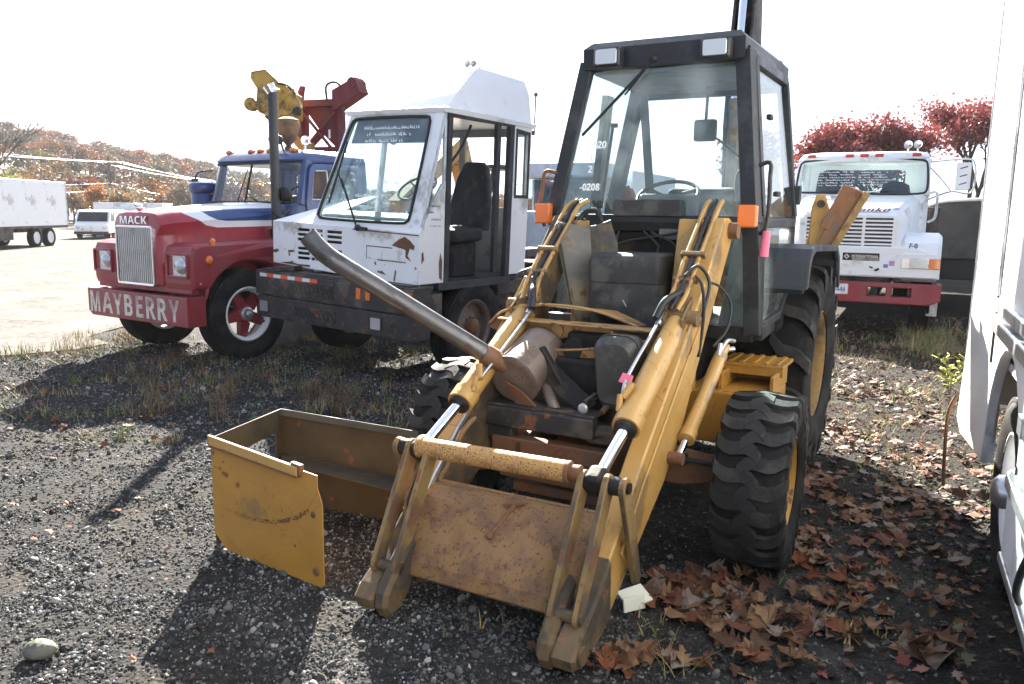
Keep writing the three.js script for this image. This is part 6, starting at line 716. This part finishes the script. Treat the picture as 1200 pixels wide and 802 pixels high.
// ------------------------------------------------------------------ far lot: box trailer, vans, pole and wires
{
  const T = thing('box_trailer', 'long white box trailer with tandem wheels standing across the lot', 'trailer', [-21.4, 0, -36.4], 0.04);
  part('box', [AB(-1.2, 1.2, 0.88, 2.78, 0, 11, 0.03)], M.white, T); part('rear_frame', [AB(-1.21, 1.21, 0.85, 2.8, -0.06, 0.0, 0.01)], M.alu, T); part('chassis', [AB(-0.5, 0.5, 0.6, 0.88, 0.2, 10, 0.02), AB(1.0, 1.2, 0.78, 0.88, 0.0, 11, 0.01)], M.darkSteel, T); for (const s of [-1, 1]) part('landing_leg', [AB(s * 0.8 - 0.06, s * 0.8 + 0.06, 0.0, 0.88, 6.4, 6.55, 0.01)], M.darkSteel, T); part('fuel_box', [AB(0.6, 1.15, 0.35, 0.8, 4.2, 5.6, 0.03)], M.darkSteel, T);
  const tG = geo([carcass(0.4, 0.25, 0.24, 0.014), ...ribTread(0.4, 0.25, 0.014)]); for (const s of [-1, 1]) for (const z of [1.3, 2.4]) wheel(T, [s * 0.98, 0.39, z], 0, tG, dishRim(0.24, 0.25, s, 0.06), M.rubber, M.white);
}
{
  const van = (label, x, z, turn, w, len, h, mat) => {
    const T = thing('parked_van', label, 'van', [x, 0, z], turn, 'vehicles parked at the far side of the lot');
    part('body', [PZ([[0, 0.3], [0.05, 0.75], [-0.3, 0.9], [-0.75, h - 0.08], [-1.0, h], [-len, h], [-len, 0.3]], -w / 2, w / 2, 0.04)], mat, T); part('windshield', [SLAB([[-w / 2 + 0.1, 0.95, -0.29], [w / 2 - 0.1, 0.95, -0.29], [w / 2 - 0.14, h - 0.12, -0.68], [-w / 2 + 0.14, h - 0.12, -0.68]], 0.01)], M.black, T); part('bumper', [AB(-w / 2, w / 2, 0.25, 0.4, -0.02, 0.08, 0.02)], M.darkSteel, T);
    for (const s of [-1, 1]) { part('side_window', [PZ([[-0.6, 0.95], [-0.85, h - 0.14], [-1.5, h - 0.14], [-1.5, 0.95]], s > 0 ? w / 2 : -w / 2 - 0.008, s > 0 ? w / 2 + 0.008 : -w / 2, 0)], M.black, T); part('headlight', [SP(s * (w / 2 - 0.2), 0.62, 0.03, 0.09, 1.2, 0.8, 0.4)], M.lens, T); for (const zz of [-0.6, -len + 0.6]) wheel(T, [s * (w / 2 - 0.12), 0.3, zz], 0, geo([carcass(0.3, 0.2, 0.18, 0.01)]), dishRim(0.18, 0.2, s, 0.03), M.rubber, M.alu); }
  };
  van('small white van with dark windshield beside the long box trailer', -22.7, -43.2, 0.25, 1.7, 4.2, 1.55, M.white);
  van('small silver van parked behind the white van in the far lot', -23.0, -46.6, 0.3, 1.6, 4.0, 1.5, M.alu);
  const T = thing('storage_container', 'plain white storage container at the far edge of the lot', 'container', [-24.3, 0, -50.5], 0.15); part('box', [AB(-1.9, 2.2, 0.1, 2.0, -2.4, 0, 0.03)], M.white, T); for (let k = 0; k < 14; k++) part('rib', [AB(-1.85 + k * 0.3, -1.78 + k * 0.3, 0.15, 1.95, 0, 0.03, 0.005)], M.white, T); part('skid', [AB(-1.9, 2.2, 0, 0.1, -0.4, 0, 0.01)], M.darkSteel, T);
  const C = thing('parked_car', 'small red car at the edge of the far lot', 'car', [-22.3, 0, -47.8], 0.2, 'vehicles parked at the far side of the lot'); part('body', [PZ([[0, 0.25], [0.02, 0.62], [-0.8, 0.78], [-1.3, 1.2], [-2.6, 1.22], [-3.3, 0.85], [-3.8, 0.8], [-3.8, 0.25]], -0.8, 0.8, 0.05)], M.red, C); part('windshield', [SLAB([[-0.65, 0.8, -0.84], [0.65, 0.8, -0.84], [0.6, 1.16, -1.22], [-0.6, 1.16, -1.22]], 0.01)], M.black, C); for (const s of [-1, 1]) for (const zz of [-0.7, -3.0]) wheel(C, [s * 0.7, 0.3, zz], 0, geo([carcass(0.3, 0.2, 0.18, 0.01)]), dishRim(0.18, 0.2, s, 0.03), M.rubber, M.alu);
}
const poles = [];
function utilityPole(x, z, h, turn, label) {
  const T = thing('utility_pole', label, 'pole', [x, 0, z], turn, 'utility poles along the road');
  part('mast', [CY([0, -0.5, 0], [0, h, 0], 0.17, 0.12, 12)], M.pole, T); const c = part('crossarm', [AB(-1.3, 1.3, h - 0.75, h - 0.6, 0.1, 0.22, 0.01)], M.pole, T); for (const k of [-1.2, -0.6, 0.6, 1.2]) part('insulator', [LA([[0, 0], [0.05, 0], [0.06, 0.08], [0.03, 0.16], [0, 0.16]], 'y', [k, h - 0.6, 0.16], 10)], M.darkSteel, c); part('transformer', [CY([0.32, h - 2.2, 0], [0.32, h - 1.4, 0], 0.2, 0.2, 14)], M.panelGrey, T); poles.push([x, z, h, turn]);
}
utilityPole(-37.4, -75, 6.3, 0.35, 'wooden utility pole with crossarm rising before the autumn hill');
utilityPole(-31.5, -118, 6.3, 0.35, 'smaller wooden utility pole farther along the wires');
utilityPole(-46, -34, 8.5, 0.35, 'near wooden utility pole beyond the white box trailer');
{ const wm = flat([0.55, 0.56, 0.58], 0.5, 0.4); const at = (p, k, dy) => { const c = Math.cos(p[3]), s = Math.sin(p[3]); return [p[0] + k * c, p[2] + dy, p[1] - k * s]; };
  for (const [i, j] of [[2, 0], [0, 1]]) for (const [k, dy, sag] of [[-1.2, -0.44, 1.0], [-0.6, -0.44, 1.1], [0.6, -0.44, 1.0], [1.2, -0.44, 1.2], [0.1, -2.4, 1.4], [0.1, -3.0, 1.5]]) { const a = at(poles[i], k, dy), b = at(poles[j], k, dy), pts = []; for (let t = 0; t <= 8; t++) { const u = t / 8; pts.push([lerp(a[0], b[0], u), lerp(a[1], b[1], u) - sag * 4 * u * (1 - u), lerp(a[2], b[2], u)]); } solo('overhead_wire', TU(pts, dy < -1 ? 0.03 : 0.018, 5, 24), wm, 'thin overhead wire sagging between the wooden utility poles', 'wire', 'overhead wires'); } }
// ------------------------------------------------------------------ fallen leaves
const leafG = [0, 1, 2, 3, 4, 5, 6].map((k) => {                     // lobed leaf, slightly cupped, lying in x, z
  const f = mulberry(900 + k), n = k % 3 === 1 ? 5 : k === 5 ? 9 : 7, pts = [[0, -0.5]];
  for (let s = 0; s < 2; s++) { const side = []; for (let i = 0; i < n; i++) { const t = (i + 0.5) / n, w = (0.16 + 0.34 * Math.sin(Math.min(1, t * 1.15 + 0.1) * Math.PI)) * (i % 2 ? 1 : k === 4 ? 0.95 : k === 1 ? 0.75 : 0.5) * (k === 4 ? 0.8 : 1) * R(0.85, 1.15, f); side.push([w, -0.42 + 0.92 * t + (i % 2 ? 0.07 : 0)]); } if (s === 0) { side.forEach((p) => pts.push(p)); pts.push([0, 0.55]); } else side.reverse().forEach(([w, y]) => pts.push([-w, y])); }
  const g = new THREE.ShapeGeometry(shapeOf(pts)); const p = g.attributes.position;
  for (let i = 0; i < p.count; i++) { const x = p.getX(i), y = p.getY(i); p.setXYZ(i, x, [0.45, 0.3, 0.9, 1.7, 0.2, 0.7, 1.2][k] * x * x * 1.3 + [0.12, 0.5, 0.12, 0.3, 0.05, 0.8, 0.2][k] * y * y * (k === 5 ? Math.sign(y) : 1) + 0.07 * Math.sin(y * 7 + x * 5 + k) + 0.05 * Math.sin(x * 13 + k * 2), -y); }
  const st = new THREE.CylinderGeometry(0.012, 0.016, 0.35, 4).rotateX(Math.PI / 2).translate(0, 0.02, 0.66); const m = mergeGeometries([clean(g), clean(st)]); m.computeVertexNormals(); return uvMetres(m);
});
const leafCols = [[0.10, 0.037, 0.021], [0.13, 0.062, 0.03], [0.075, 0.038, 0.024], [0.17, 0.10, 0.055], [0.14, 0.10, 0.075], [0.13, 0.045, 0.02], [0.16, 0.125, 0.105]];
const leafM = leafCols.map((c, i) => { const m = new THREE.MeshPhysicalMaterial({ map: tex(128, (u, v) => { const b = fbm(u, v, 5, 4, 500 + i), k = 0.65 + 0.7 * b, e = Math.abs(((u * 6) % 1) - 0.5) < 0.06 ? 0.8 : 1; return c.map((q) => q * k * e); }, 1), roughness: 0.75, specularIntensity: 0.4, transmission: 0.0, side: THREE.DoubleSide }); return m; });
{
  const f = mulberry(2024), spots = [], V2 = (cx, cz, sx, sz, n, w) => { for (let i = 0; i < n; i++) { const a = f() + f() + f() - 1.5, b = f() + f() + f() - 1.5; spots.push([cx + a * sx, cz + b * sz, w]); } };
  const gx = (px, py) => { const P = rad(9.2), c = Math.cos(rad(0.8)), s = Math.sin(rad(0.8)), a = (px - 600) / 934, b = -(py - 401) / 934, rx = a * c - b * s, u = a * s + b * c; const dy = u * Math.cos(P) - Math.sin(P), dz = -u * Math.sin(P) - Math.cos(P), t = -1.7 / dy; return [rx * t, dz * t]; };
  const at = (px, py, sx, sz, n, w = 1) => V2(...gx(px, py), sx * 1.35, sz * 1.35, Math.round(n * 1.9), w);
  at(830, 700, 0.16, 0.16, 46, 1.25); at(790, 690, 0.1, 0.12, 16, 1.3); at(880, 735, 0.16, 0.12, 20, 1.25); at(945, 640, 0.12, 0.3, 30); at(960, 570, 0.12, 0.35, 40); at(985, 505, 0.18, 0.5, 46); at(1010, 455, 0.3, 0.6, 50); at(1000, 740, 0.2, 0.1, 14, 1.2); at(960, 705, 0.14, 0.1, 8); at(1090, 765, 0.06, 0.05, 5, 1.5); at(1050, 620, 0.3, 0.3, 42); at(1100, 590, 0.2, 0.25, 34, 1.1); at(1060, 540, 0.4, 0.45, 46); at(1080, 480, 0.4, 0.8, 40); at(760, 770, 0.35, 0.1, 8); at(700, 778, 0.1, 0.03, 4); at(1040, 690, 0.4, 0.2, 22); at(900, 780, 0.6, 0.1, 12); at(130, 500, 0.6, 0.5, 14, 0.8); at(60, 600, 0.5, 0.5, 8, 0.7); at(200, 440, 1.2, 1.0, 16, 0.8); at(640, 560, 0.8, 0.8, 8);
  const near = spots.map(([x, z, w]) => ({ x, z, w, k: w / Math.hypot(x, z) })).filter((o) => o.z < -1.7 && o.z > -12).sort((a, b) => b.k - a.k);
  near.forEach((o, i) => {
    o.s = (0.045 + 0.075 * Math.pow(f(), 1.4)) * o.w; o.g = Math.floor(f() * 7); o.m = o.x < -1 ? 5 : Math.floor(Math.pow(f(), 1.1) * 7); o.q = eul(R(-0.45, 0.45, f), f() * 6.28, R(-0.45, 0.45, f)); o.y = gh(o.x, o.z) + 0.012 + 0.03 * f();
    if (i < 300) { const m = new THREE.Mesh(leafG[o.g], leafM[o.m]); m.position.set(o.x, o.y, o.z); m.quaternion.copy(o.q); m.scale.setScalar(o.s); m.name = numbered('fallen_leaf'); { const kind = ['dark reddish brown', 'warm brown', 'dark brown', 'light tan', 'greyish brown', 'rust red', 'pale greyish pink'][o.m], form = ['lobed', 'broad', 'cupped', 'tightly curled', 'oval', 'twisted', 'folded'][o.g]; m.userData = { label: kind + ' ' + form + ' dry leaf fallen on the ground', category: 'leaf', group: kind + ' ' + form + ' fallen leaves' }; } scene.add(m); }
  });
  const rest = near.slice(300).map((o) => ({ p: V(o.x, o.y, o.z), q: o.q, s: V(o.s, o.s, o.s), c: leafCols[o.m] }));
  for (let i = 0; i < 4200; i++) { const d = R(2.6, 14, f), a = f() < 0.72; const x = a ? R(1.2, 4.8, f) + (d - 4) * 0.35 : R(-6, 1, f), z = -d; if (!a && f() < 0.55) continue; const s = R(0.025, 0.07, f) * (a ? 1.1 : 0.8); rest.push({ p: V(x, gh(x, z) + 0.012, z), q: eul(R(-0.6, 0.6, f), f() * 6.28, R(-0.6, 0.6, f)), s: V(s, s, s), c: leafCols[Math.floor(f() * 7)].map((q) => q * R(0.8, 1.4, f)) }); }
  inst('leaf_litter', leafG[0], new THREE.MeshPhysicalMaterial({ color: 0xffffff, roughness: 0.8, side: THREE.DoubleSide }), rest, 'stuff', 'small crumbled leaf litter scattered over the soil', 'leaf litter');
  // dry grass and straw
  const blade = new THREE.PlaneGeometry(0.006, 1, 1, 3).translate(0, 0.5, 0); { const p = blade.attributes.position; for (let i = 0; i < p.count; i++) { const y = p.getY(i); p.setX(i, p.getX(i) * (1 - 0.8 * y)); p.setZ(i, 0.35 * y * y); } blade.computeVertexNormals(); }
  const tufts = [], tuft = (x, z, n, h, spread, cols) => { for (let i = 0; i < n; i++) { const a = f() * 6.28, r = spread * Math.sqrt(f()), L = h * R(0.5, 1.2, f), px = x + r * Math.cos(a), pz = z + r * Math.sin(a), k = cols[Math.floor(f() * cols.length)]; tufts.push({ p: V(px, gh(px, pz), pz), q: eul(R(-0.2, 0.9, f), f() * 6.28, 0), s: V(R(0.7, 1.6, f), L, L), c: k.map((q) => q * R(0.7, 1.25, f)) }); } };
  const dry = [[0.34, 0.26, 0.12], [0.28, 0.2, 0.1], [0.4, 0.33, 0.18], [0.2, 0.14, 0.07]], green = [[0.10, 0.16, 0.03], [0.07, 0.11, 0.025], [0.18, 0.2, 0.05], [0.26, 0.22, 0.08]];
  for (let i = 0; i < 150; i++) { const x = R(-5.4, -0.8, f), z = -R(5.6, 10.5, f); tuft(x, z, 26, R(0.05, 0.15, f), R(0.05, 0.22, f), f() < 0.55 ? green : dry); }
  const brown = [[0.14, 0.09, 0.045], [0.2, 0.13, 0.06], [0.1, 0.06, 0.035]]; for (let i = 0; i < 46; i++) { const [x, z] = gx(R(120, 480, f), R(395, 490, f)); tuft(x, z, 34, R(0.1, 0.3, f), R(0.06, 0.18, f), brown); }
  for (let i = 0; i < 60; i++) { const z = -R(8.0, 10.6, f), x = roadEdge(z) + R(-0.3, 0.7, f); tuft(x, z, 30, R(0.08, 0.2, f), 0.2, f() < 0.5 ? green : dry); }
  for (let i = 0; i < 170; i++) { const z = -R(4.6, 11.5, f), x = 1.9 - z * 0.2 + R(-0.5, 1.4, f); tuft(x, z, 22, R(0.04, 0.12, f), R(0.08, 0.25, f), f() < 0.75 ? dry : green); }
  for (let i = 0; i < 50; i++) { const [x, z] = gx(R(1060, 1125, f), R(385, 420, f)); tuft(x, z, 30, R(0.1, 0.25, f), 0.2, f() < 0.4 ? green : dry); }
  for (let i = 0; i < 14; i++) { const [x, z] = gx(R(560, 1080, f), R(600, 790, f)); tuft(x, z, 9, R(0.06, 0.14, f), 0.07, f() < 0.5 ? green : dry); }
  inst('dry_grass', blade, new THREE.MeshPhysicalMaterial({ color: 0xffffff, roughness: 0.85, side: THREE.DoubleSide }), tufts, 'stuff', 'thin dry grass and straw growing through the gravel', 'grass');
  // small weeds one can count
  const wl = new THREE.SphereGeometry(0.5, 6, 4).scale(0.42, 0.06, 1).translate(0, 0, 0.5);
  function weed(x, z, h, n, rgb, label, group) {
    const T = thing('weed_plant', label, 'weed', [x, gh(x, z) - 0.005, z], f() * 6, group), gm = flat(rgb, 0.75); const st = [], lv = [];
    const ns = Math.max(1, Math.round(n / 9)); for (let s = 0; s < ns; s++) { const a = s * 2.4, dx = 0.35 * h * Math.cos(a) * (ns > 1 ? 1 : 0.1), dz = 0.35 * h * Math.sin(a) * (ns > 1 ? 1 : 0.1); st.push(TU([[0, 0, 0], [dx * 0.4, h * 0.5, dz * 0.4], [dx, h, dz]], 0.0035, 5, 6)); for (let i = 0; i < n / ns; i++) { const t = 0.25 + 0.75 * i / (n / ns), b = i * 2.4 + s, L = h * R(0.18, 0.3, f) * (1.1 - 0.4 * t); lv.push(wl.clone().scale(L, L, L).rotateX(-R(0.1, 0.7, f)).rotateY(b).translate(dx * t, h * t, dz * t)); } }
    part('stem', st, M.bark, T); part('leaves', lv, gm, T).userData.kind = 'stuff'; return T;
  }
  weed(...gx(1112, 462), 0.42, 54, [0.34, 0.36, 0.05], 'bright yellow-green leafy weed beside the utility truck', undefined);
  const G = 'small green weeds sprouting from the gravel'; for (const [px, py, h, n] of [[520, 742, 0.06, 10], [548, 738, 0.05, 9], [262, 385, 0.16, 12], [300, 400, 0.2, 16], [170, 480, 0.16, 14], [215, 470, 0.14, 12], [20, 425, 0.12, 9], [470, 420, 0.14, 12], [1125, 780, 0.07, 8], [925, 775, 0.07, 8], [250, 445, 0.12, 10], [330, 425, 0.14, 10]]) weed(...gx(px, py), h, n, [0.09, 0.16, 0.035], 'small green weed sprouting from the gravel', G);
}
// ------------------------------------------------------------------ trees and hill
function branches(out, p, d, len, r, depth, f, tips) {
  const q = p.clone().addScaledVector(d, len); out.push(CY(p.toArray(), q.toArray(), r, r * 0.68, depth > 2 ? 7 : 4, true)); if (depth === 0) { tips.push(q); return; }
  const n = depth > 2 ? 3 : 2 + Math.round(f()); for (let i = 0; i < n; i++) { const e = d.clone().add(V(R(-0.75, 0.75, f), R(-0.15, 0.6, f), R(-0.75, 0.75, f))).normalize(); branches(out, q.clone().addScaledVector(d, -len * 0.3 * f()), e, len * R(0.6, 0.8, f), r * 0.6, depth - 1, f, tips); }
  if (depth < 3) tips.push(q);
}
const leafMats = {}; const leafMat = (rgb) => leafMats[rgb.join()] ??= new THREE.MeshPhysicalMaterial({ color: new THREE.Color().setRGB(...rgb), vertexColors: true, roughness: 0.8, transmission: 0.35, thickness: 0, side: THREE.DoubleSide });
function leafCloud(tips, n, spread, size, f, vary) {
  const pos = new Float32Array(n * 9), col = new Float32Array(n * 9), nor = new Float32Array(n * 9), a = V(), b = V(), c = V();
  for (let i = 0; i < n; i++) {
    const t = tips[Math.floor(f() * tips.length)], g = () => (f() + f() + f() - 1.5) * spread; const p = V(t.x + g(), t.y + g() * 0.8, t.z + g()), s = size * R(0.6, 1.3, f);
    a.set(R(-1, 1, f), R(-1, 1, f), R(-1, 1, f)).normalize(); b.set(R(-1, 1, f), R(-1, 1, f), R(-1, 1, f)).cross(a).normalize(); c.crossVectors(a, b);
    const P = [p.clone().addScaledVector(a, s), p.clone().addScaledVector(b, s * 0.55).addScaledVector(a, -s * 0.4), p.clone().addScaledVector(b, -s * 0.55).addScaledVector(a, -s * 0.4)]; const k = R(1 - vary, 1 + vary, f), h = R(0.75, 1.3, f);
    P.forEach((v, j) => { v.toArray(pos, i * 9 + j * 3); c.toArray(nor, i * 9 + j * 3); col.set([k, k * h, k], i * 9 + j * 3); });
  }
  const G = new THREE.BufferGeometry(); G.setAttribute('position', new THREE.BufferAttribute(pos, 3)); G.setAttribute('normal', new THREE.BufferAttribute(nor, 3)); G.setAttribute('color', new THREE.BufferAttribute(col, 3)); return G;
}
function tree(name, label, group, x, y, z, h, depth, leaves, spread, size, rgb, seed) {
  const f = mulberry(seed), T = thing(name, label, 'tree', [x, y, z], f() * 6, group), br = [], tips = []; branches(br, V(0, -0.2, 0), V(R(-0.06, 0.06, f), 1, R(-0.06, 0.06, f)).normalize(), h * 0.3, leaves ? h * 0.02 + 0.03 : h * 0.009 + 0.01, depth, f, tips);
  const t = part('trunk', br, M.bark, T); if (leaves) { const m = new THREE.Mesh(leafCloud(tips, leaves, spread, size, f, 0.35), leafMat(rgb)); m.name = 'crown'; T.add(m); } return T;
}
const redT = [0.25, 0.062, 0.055];
tree('red_maple', 'red-leaved tree rising behind the white truck with the Banko lettering', undefined, 11.2, 0, -27, 6.0, 6, 11000, 0.42, 0.085, redT, 11);
tree('red_maple', 'taller dense red tree above the dark dump trailer', undefined, 13.2, 0, -27.5, 6.6, 6, 14000, 0.46, 0.085, [0.27, 0.062, 0.05], 12);
tree('red_maple', 'red-leaved tree partly hidden by the utility truck', undefined, 15.6, 0, -28, 6.5, 6, 13000, 0.46, 0.085, redT, 13);
tree('red_maple', 'low red-leaved tree filling the gap beside the tallest red tree', undefined, 12.1, 0, -30, 5.8, 6, 10000, 0.5, 0.09, [0.23, 0.06, 0.05], 21);
tree('brown_oak', 'rust-brown tree seen through the side glass of the backhoe cab', undefined, 7.3, 0, -25, 6.2, 6, 4500, 0.28, 0.08, [0.22, 0.07, 0.045], 14);
tree('bare_tree', 'thin leafless sapling between the backhoe and the red trees', undefined, 9.4, 0, -29, 6.4, 5, 0, 0, 0, redT, 15);
tree('bare_tree', 'leafless grey tree standing at the foot of the hill', undefined, -30.2, 0, -46, 9.5, 6, 0, 0, 0, redT, 16);
{ // hill
  const X = [], Z = []; for (let x = -190; x <= 120; x += 6) X.push(x); for (let z = -70; z >= -230; z -= 6) Z.push(z);
  const hh = (x, z) => { const r = clamp((-x - 36) * 0.2, 0, 60), e = sstep(-z, 74, 150), low = 1.2 * sstep(-z, 90, 200); return (r * 0.9 + low + 2.5 * (fbm(x / 80 + 20, z / 80 + 20, 9, 4, 401) - 0.5)) * e - 0.3; };
  const pos = [], idx = []; Z.forEach((z) => X.forEach((x) => pos.push(x, hh(x, z), z))); for (let j = 0; j + 1 < Z.length; j++) for (let i = 0; i + 1 < X.length; i++) { const a = j * X.length + i; idx.push(a, a + 1, a + X.length, a + 1, a + X.length + 1, a + X.length); }
  const g = new THREE.BufferGeometry(); g.setAttribute('position', new THREE.Float32BufferAttribute(pos, 3)); g.setIndex(idx); g.computeVertexNormals(); struct('hill', g, paint([0.16, 0.12, 0.075], { dirt: 0.5, size: 14, rough: 0.95, bump: 0 }));
  const f = mulberry(606), tips = [], br = []; branches(br, V(0, 0, 0), V(0, 1, 0), 1.3, 0.1, 3, f, tips); const cloud = clean(leafCloud(tips, 420, 0.7, 0.17, f, 0.3)); const wl = [[], []];
  const cols = [[0.2, 0.085, 0.03], [0.14, 0.09, 0.05], [0.12, 0.09, 0.065], [0.2, 0.11, 0.04], [0.13, 0.1, 0.075], [0.08, 0.075, 0.045], [0.15, 0.075, 0.035]];
  for (let i = 0; i < 1500; i++) { const z = -R(78, 215, f), x = R(-170, -28 + (-z - 78) * 0.25, f), s = R(0.9, 1.7, f); wl[0].push({ p: V(x, hh(x, z), z), q: eul(0, f() * 6.28, 0), s: V(s * 1.15, s, s * 1.15), c: cols[Math.floor(f() * cols.length)].map((k) => k * R(0.7, 1.3, f)) }); }
  for (let i = 0; i < 260; i++) { const z = -R(90, 190, f), x = R(-30, 110, f), s = R(0.8, 1.5, f); wl[0].push({ p: V(x, hh(x, z) - 0.3, z), q: eul(0, f() * 6.28, 0), s: V(s * 1.2, s, s * 1.2), c: cols[Math.floor(f() * cols.length)].map((k) => k * R(0.7, 1.3, f)) }); }
  inst('autumn_wood', cloud, new THREE.MeshPhysicalMaterial({ color: 0xffffff, roughness: 0.85, transmission: 0.25, thickness: 0, side: THREE.DoubleSide }), wl[0], 'stuff', 'hazy autumn woodland covering the hillside', 'woodland');
  inst('wood_trunks', geo(br), M.bark, wl[0].map((e) => ({ ...e, c: null })), 'stuff', 'grey trunks and limbs of the hillside woodland', 'woodland');
  const kinds = [['orange-leaved tree at the foot of the hill', [0.36, 0.15, 0.03]], ['tan-leaved tree at the foot of the hill', [0.26, 0.17, 0.08]], ['grey-brown thinly leaved tree at the foot of the hill', [0.2, 0.15, 0.11]], ['yellow-green tree at the foot of the hill', [0.24, 0.24, 0.04]]];
  for (let i = 0; i < 18; i++) { const k = i === 0 ? 3 : Math.floor(f() * 3), z = i === 0 ? -52 : -R(62, 84, f), x = i === 0 ? -33.2 : lerp(-56, -26, (i + f() * 0.7) / 18); tree('autumn_tree', kinds[k][0], k === 3 ? undefined : ['orange trees below the hill', 'tan trees below the hill', 'grey-brown trees below the hill'][k], x, 0, z, R(3.6, 5.4, f), 4, k === 2 ? 900 : 2200, 0.75, 0.15, kinds[k][1], 700 + i); }
}
scene.traverse((o) => { if (o.isMesh) { o.castShadow = true; o.receiveShadow = true; } });
renderer.render(scene, camera);
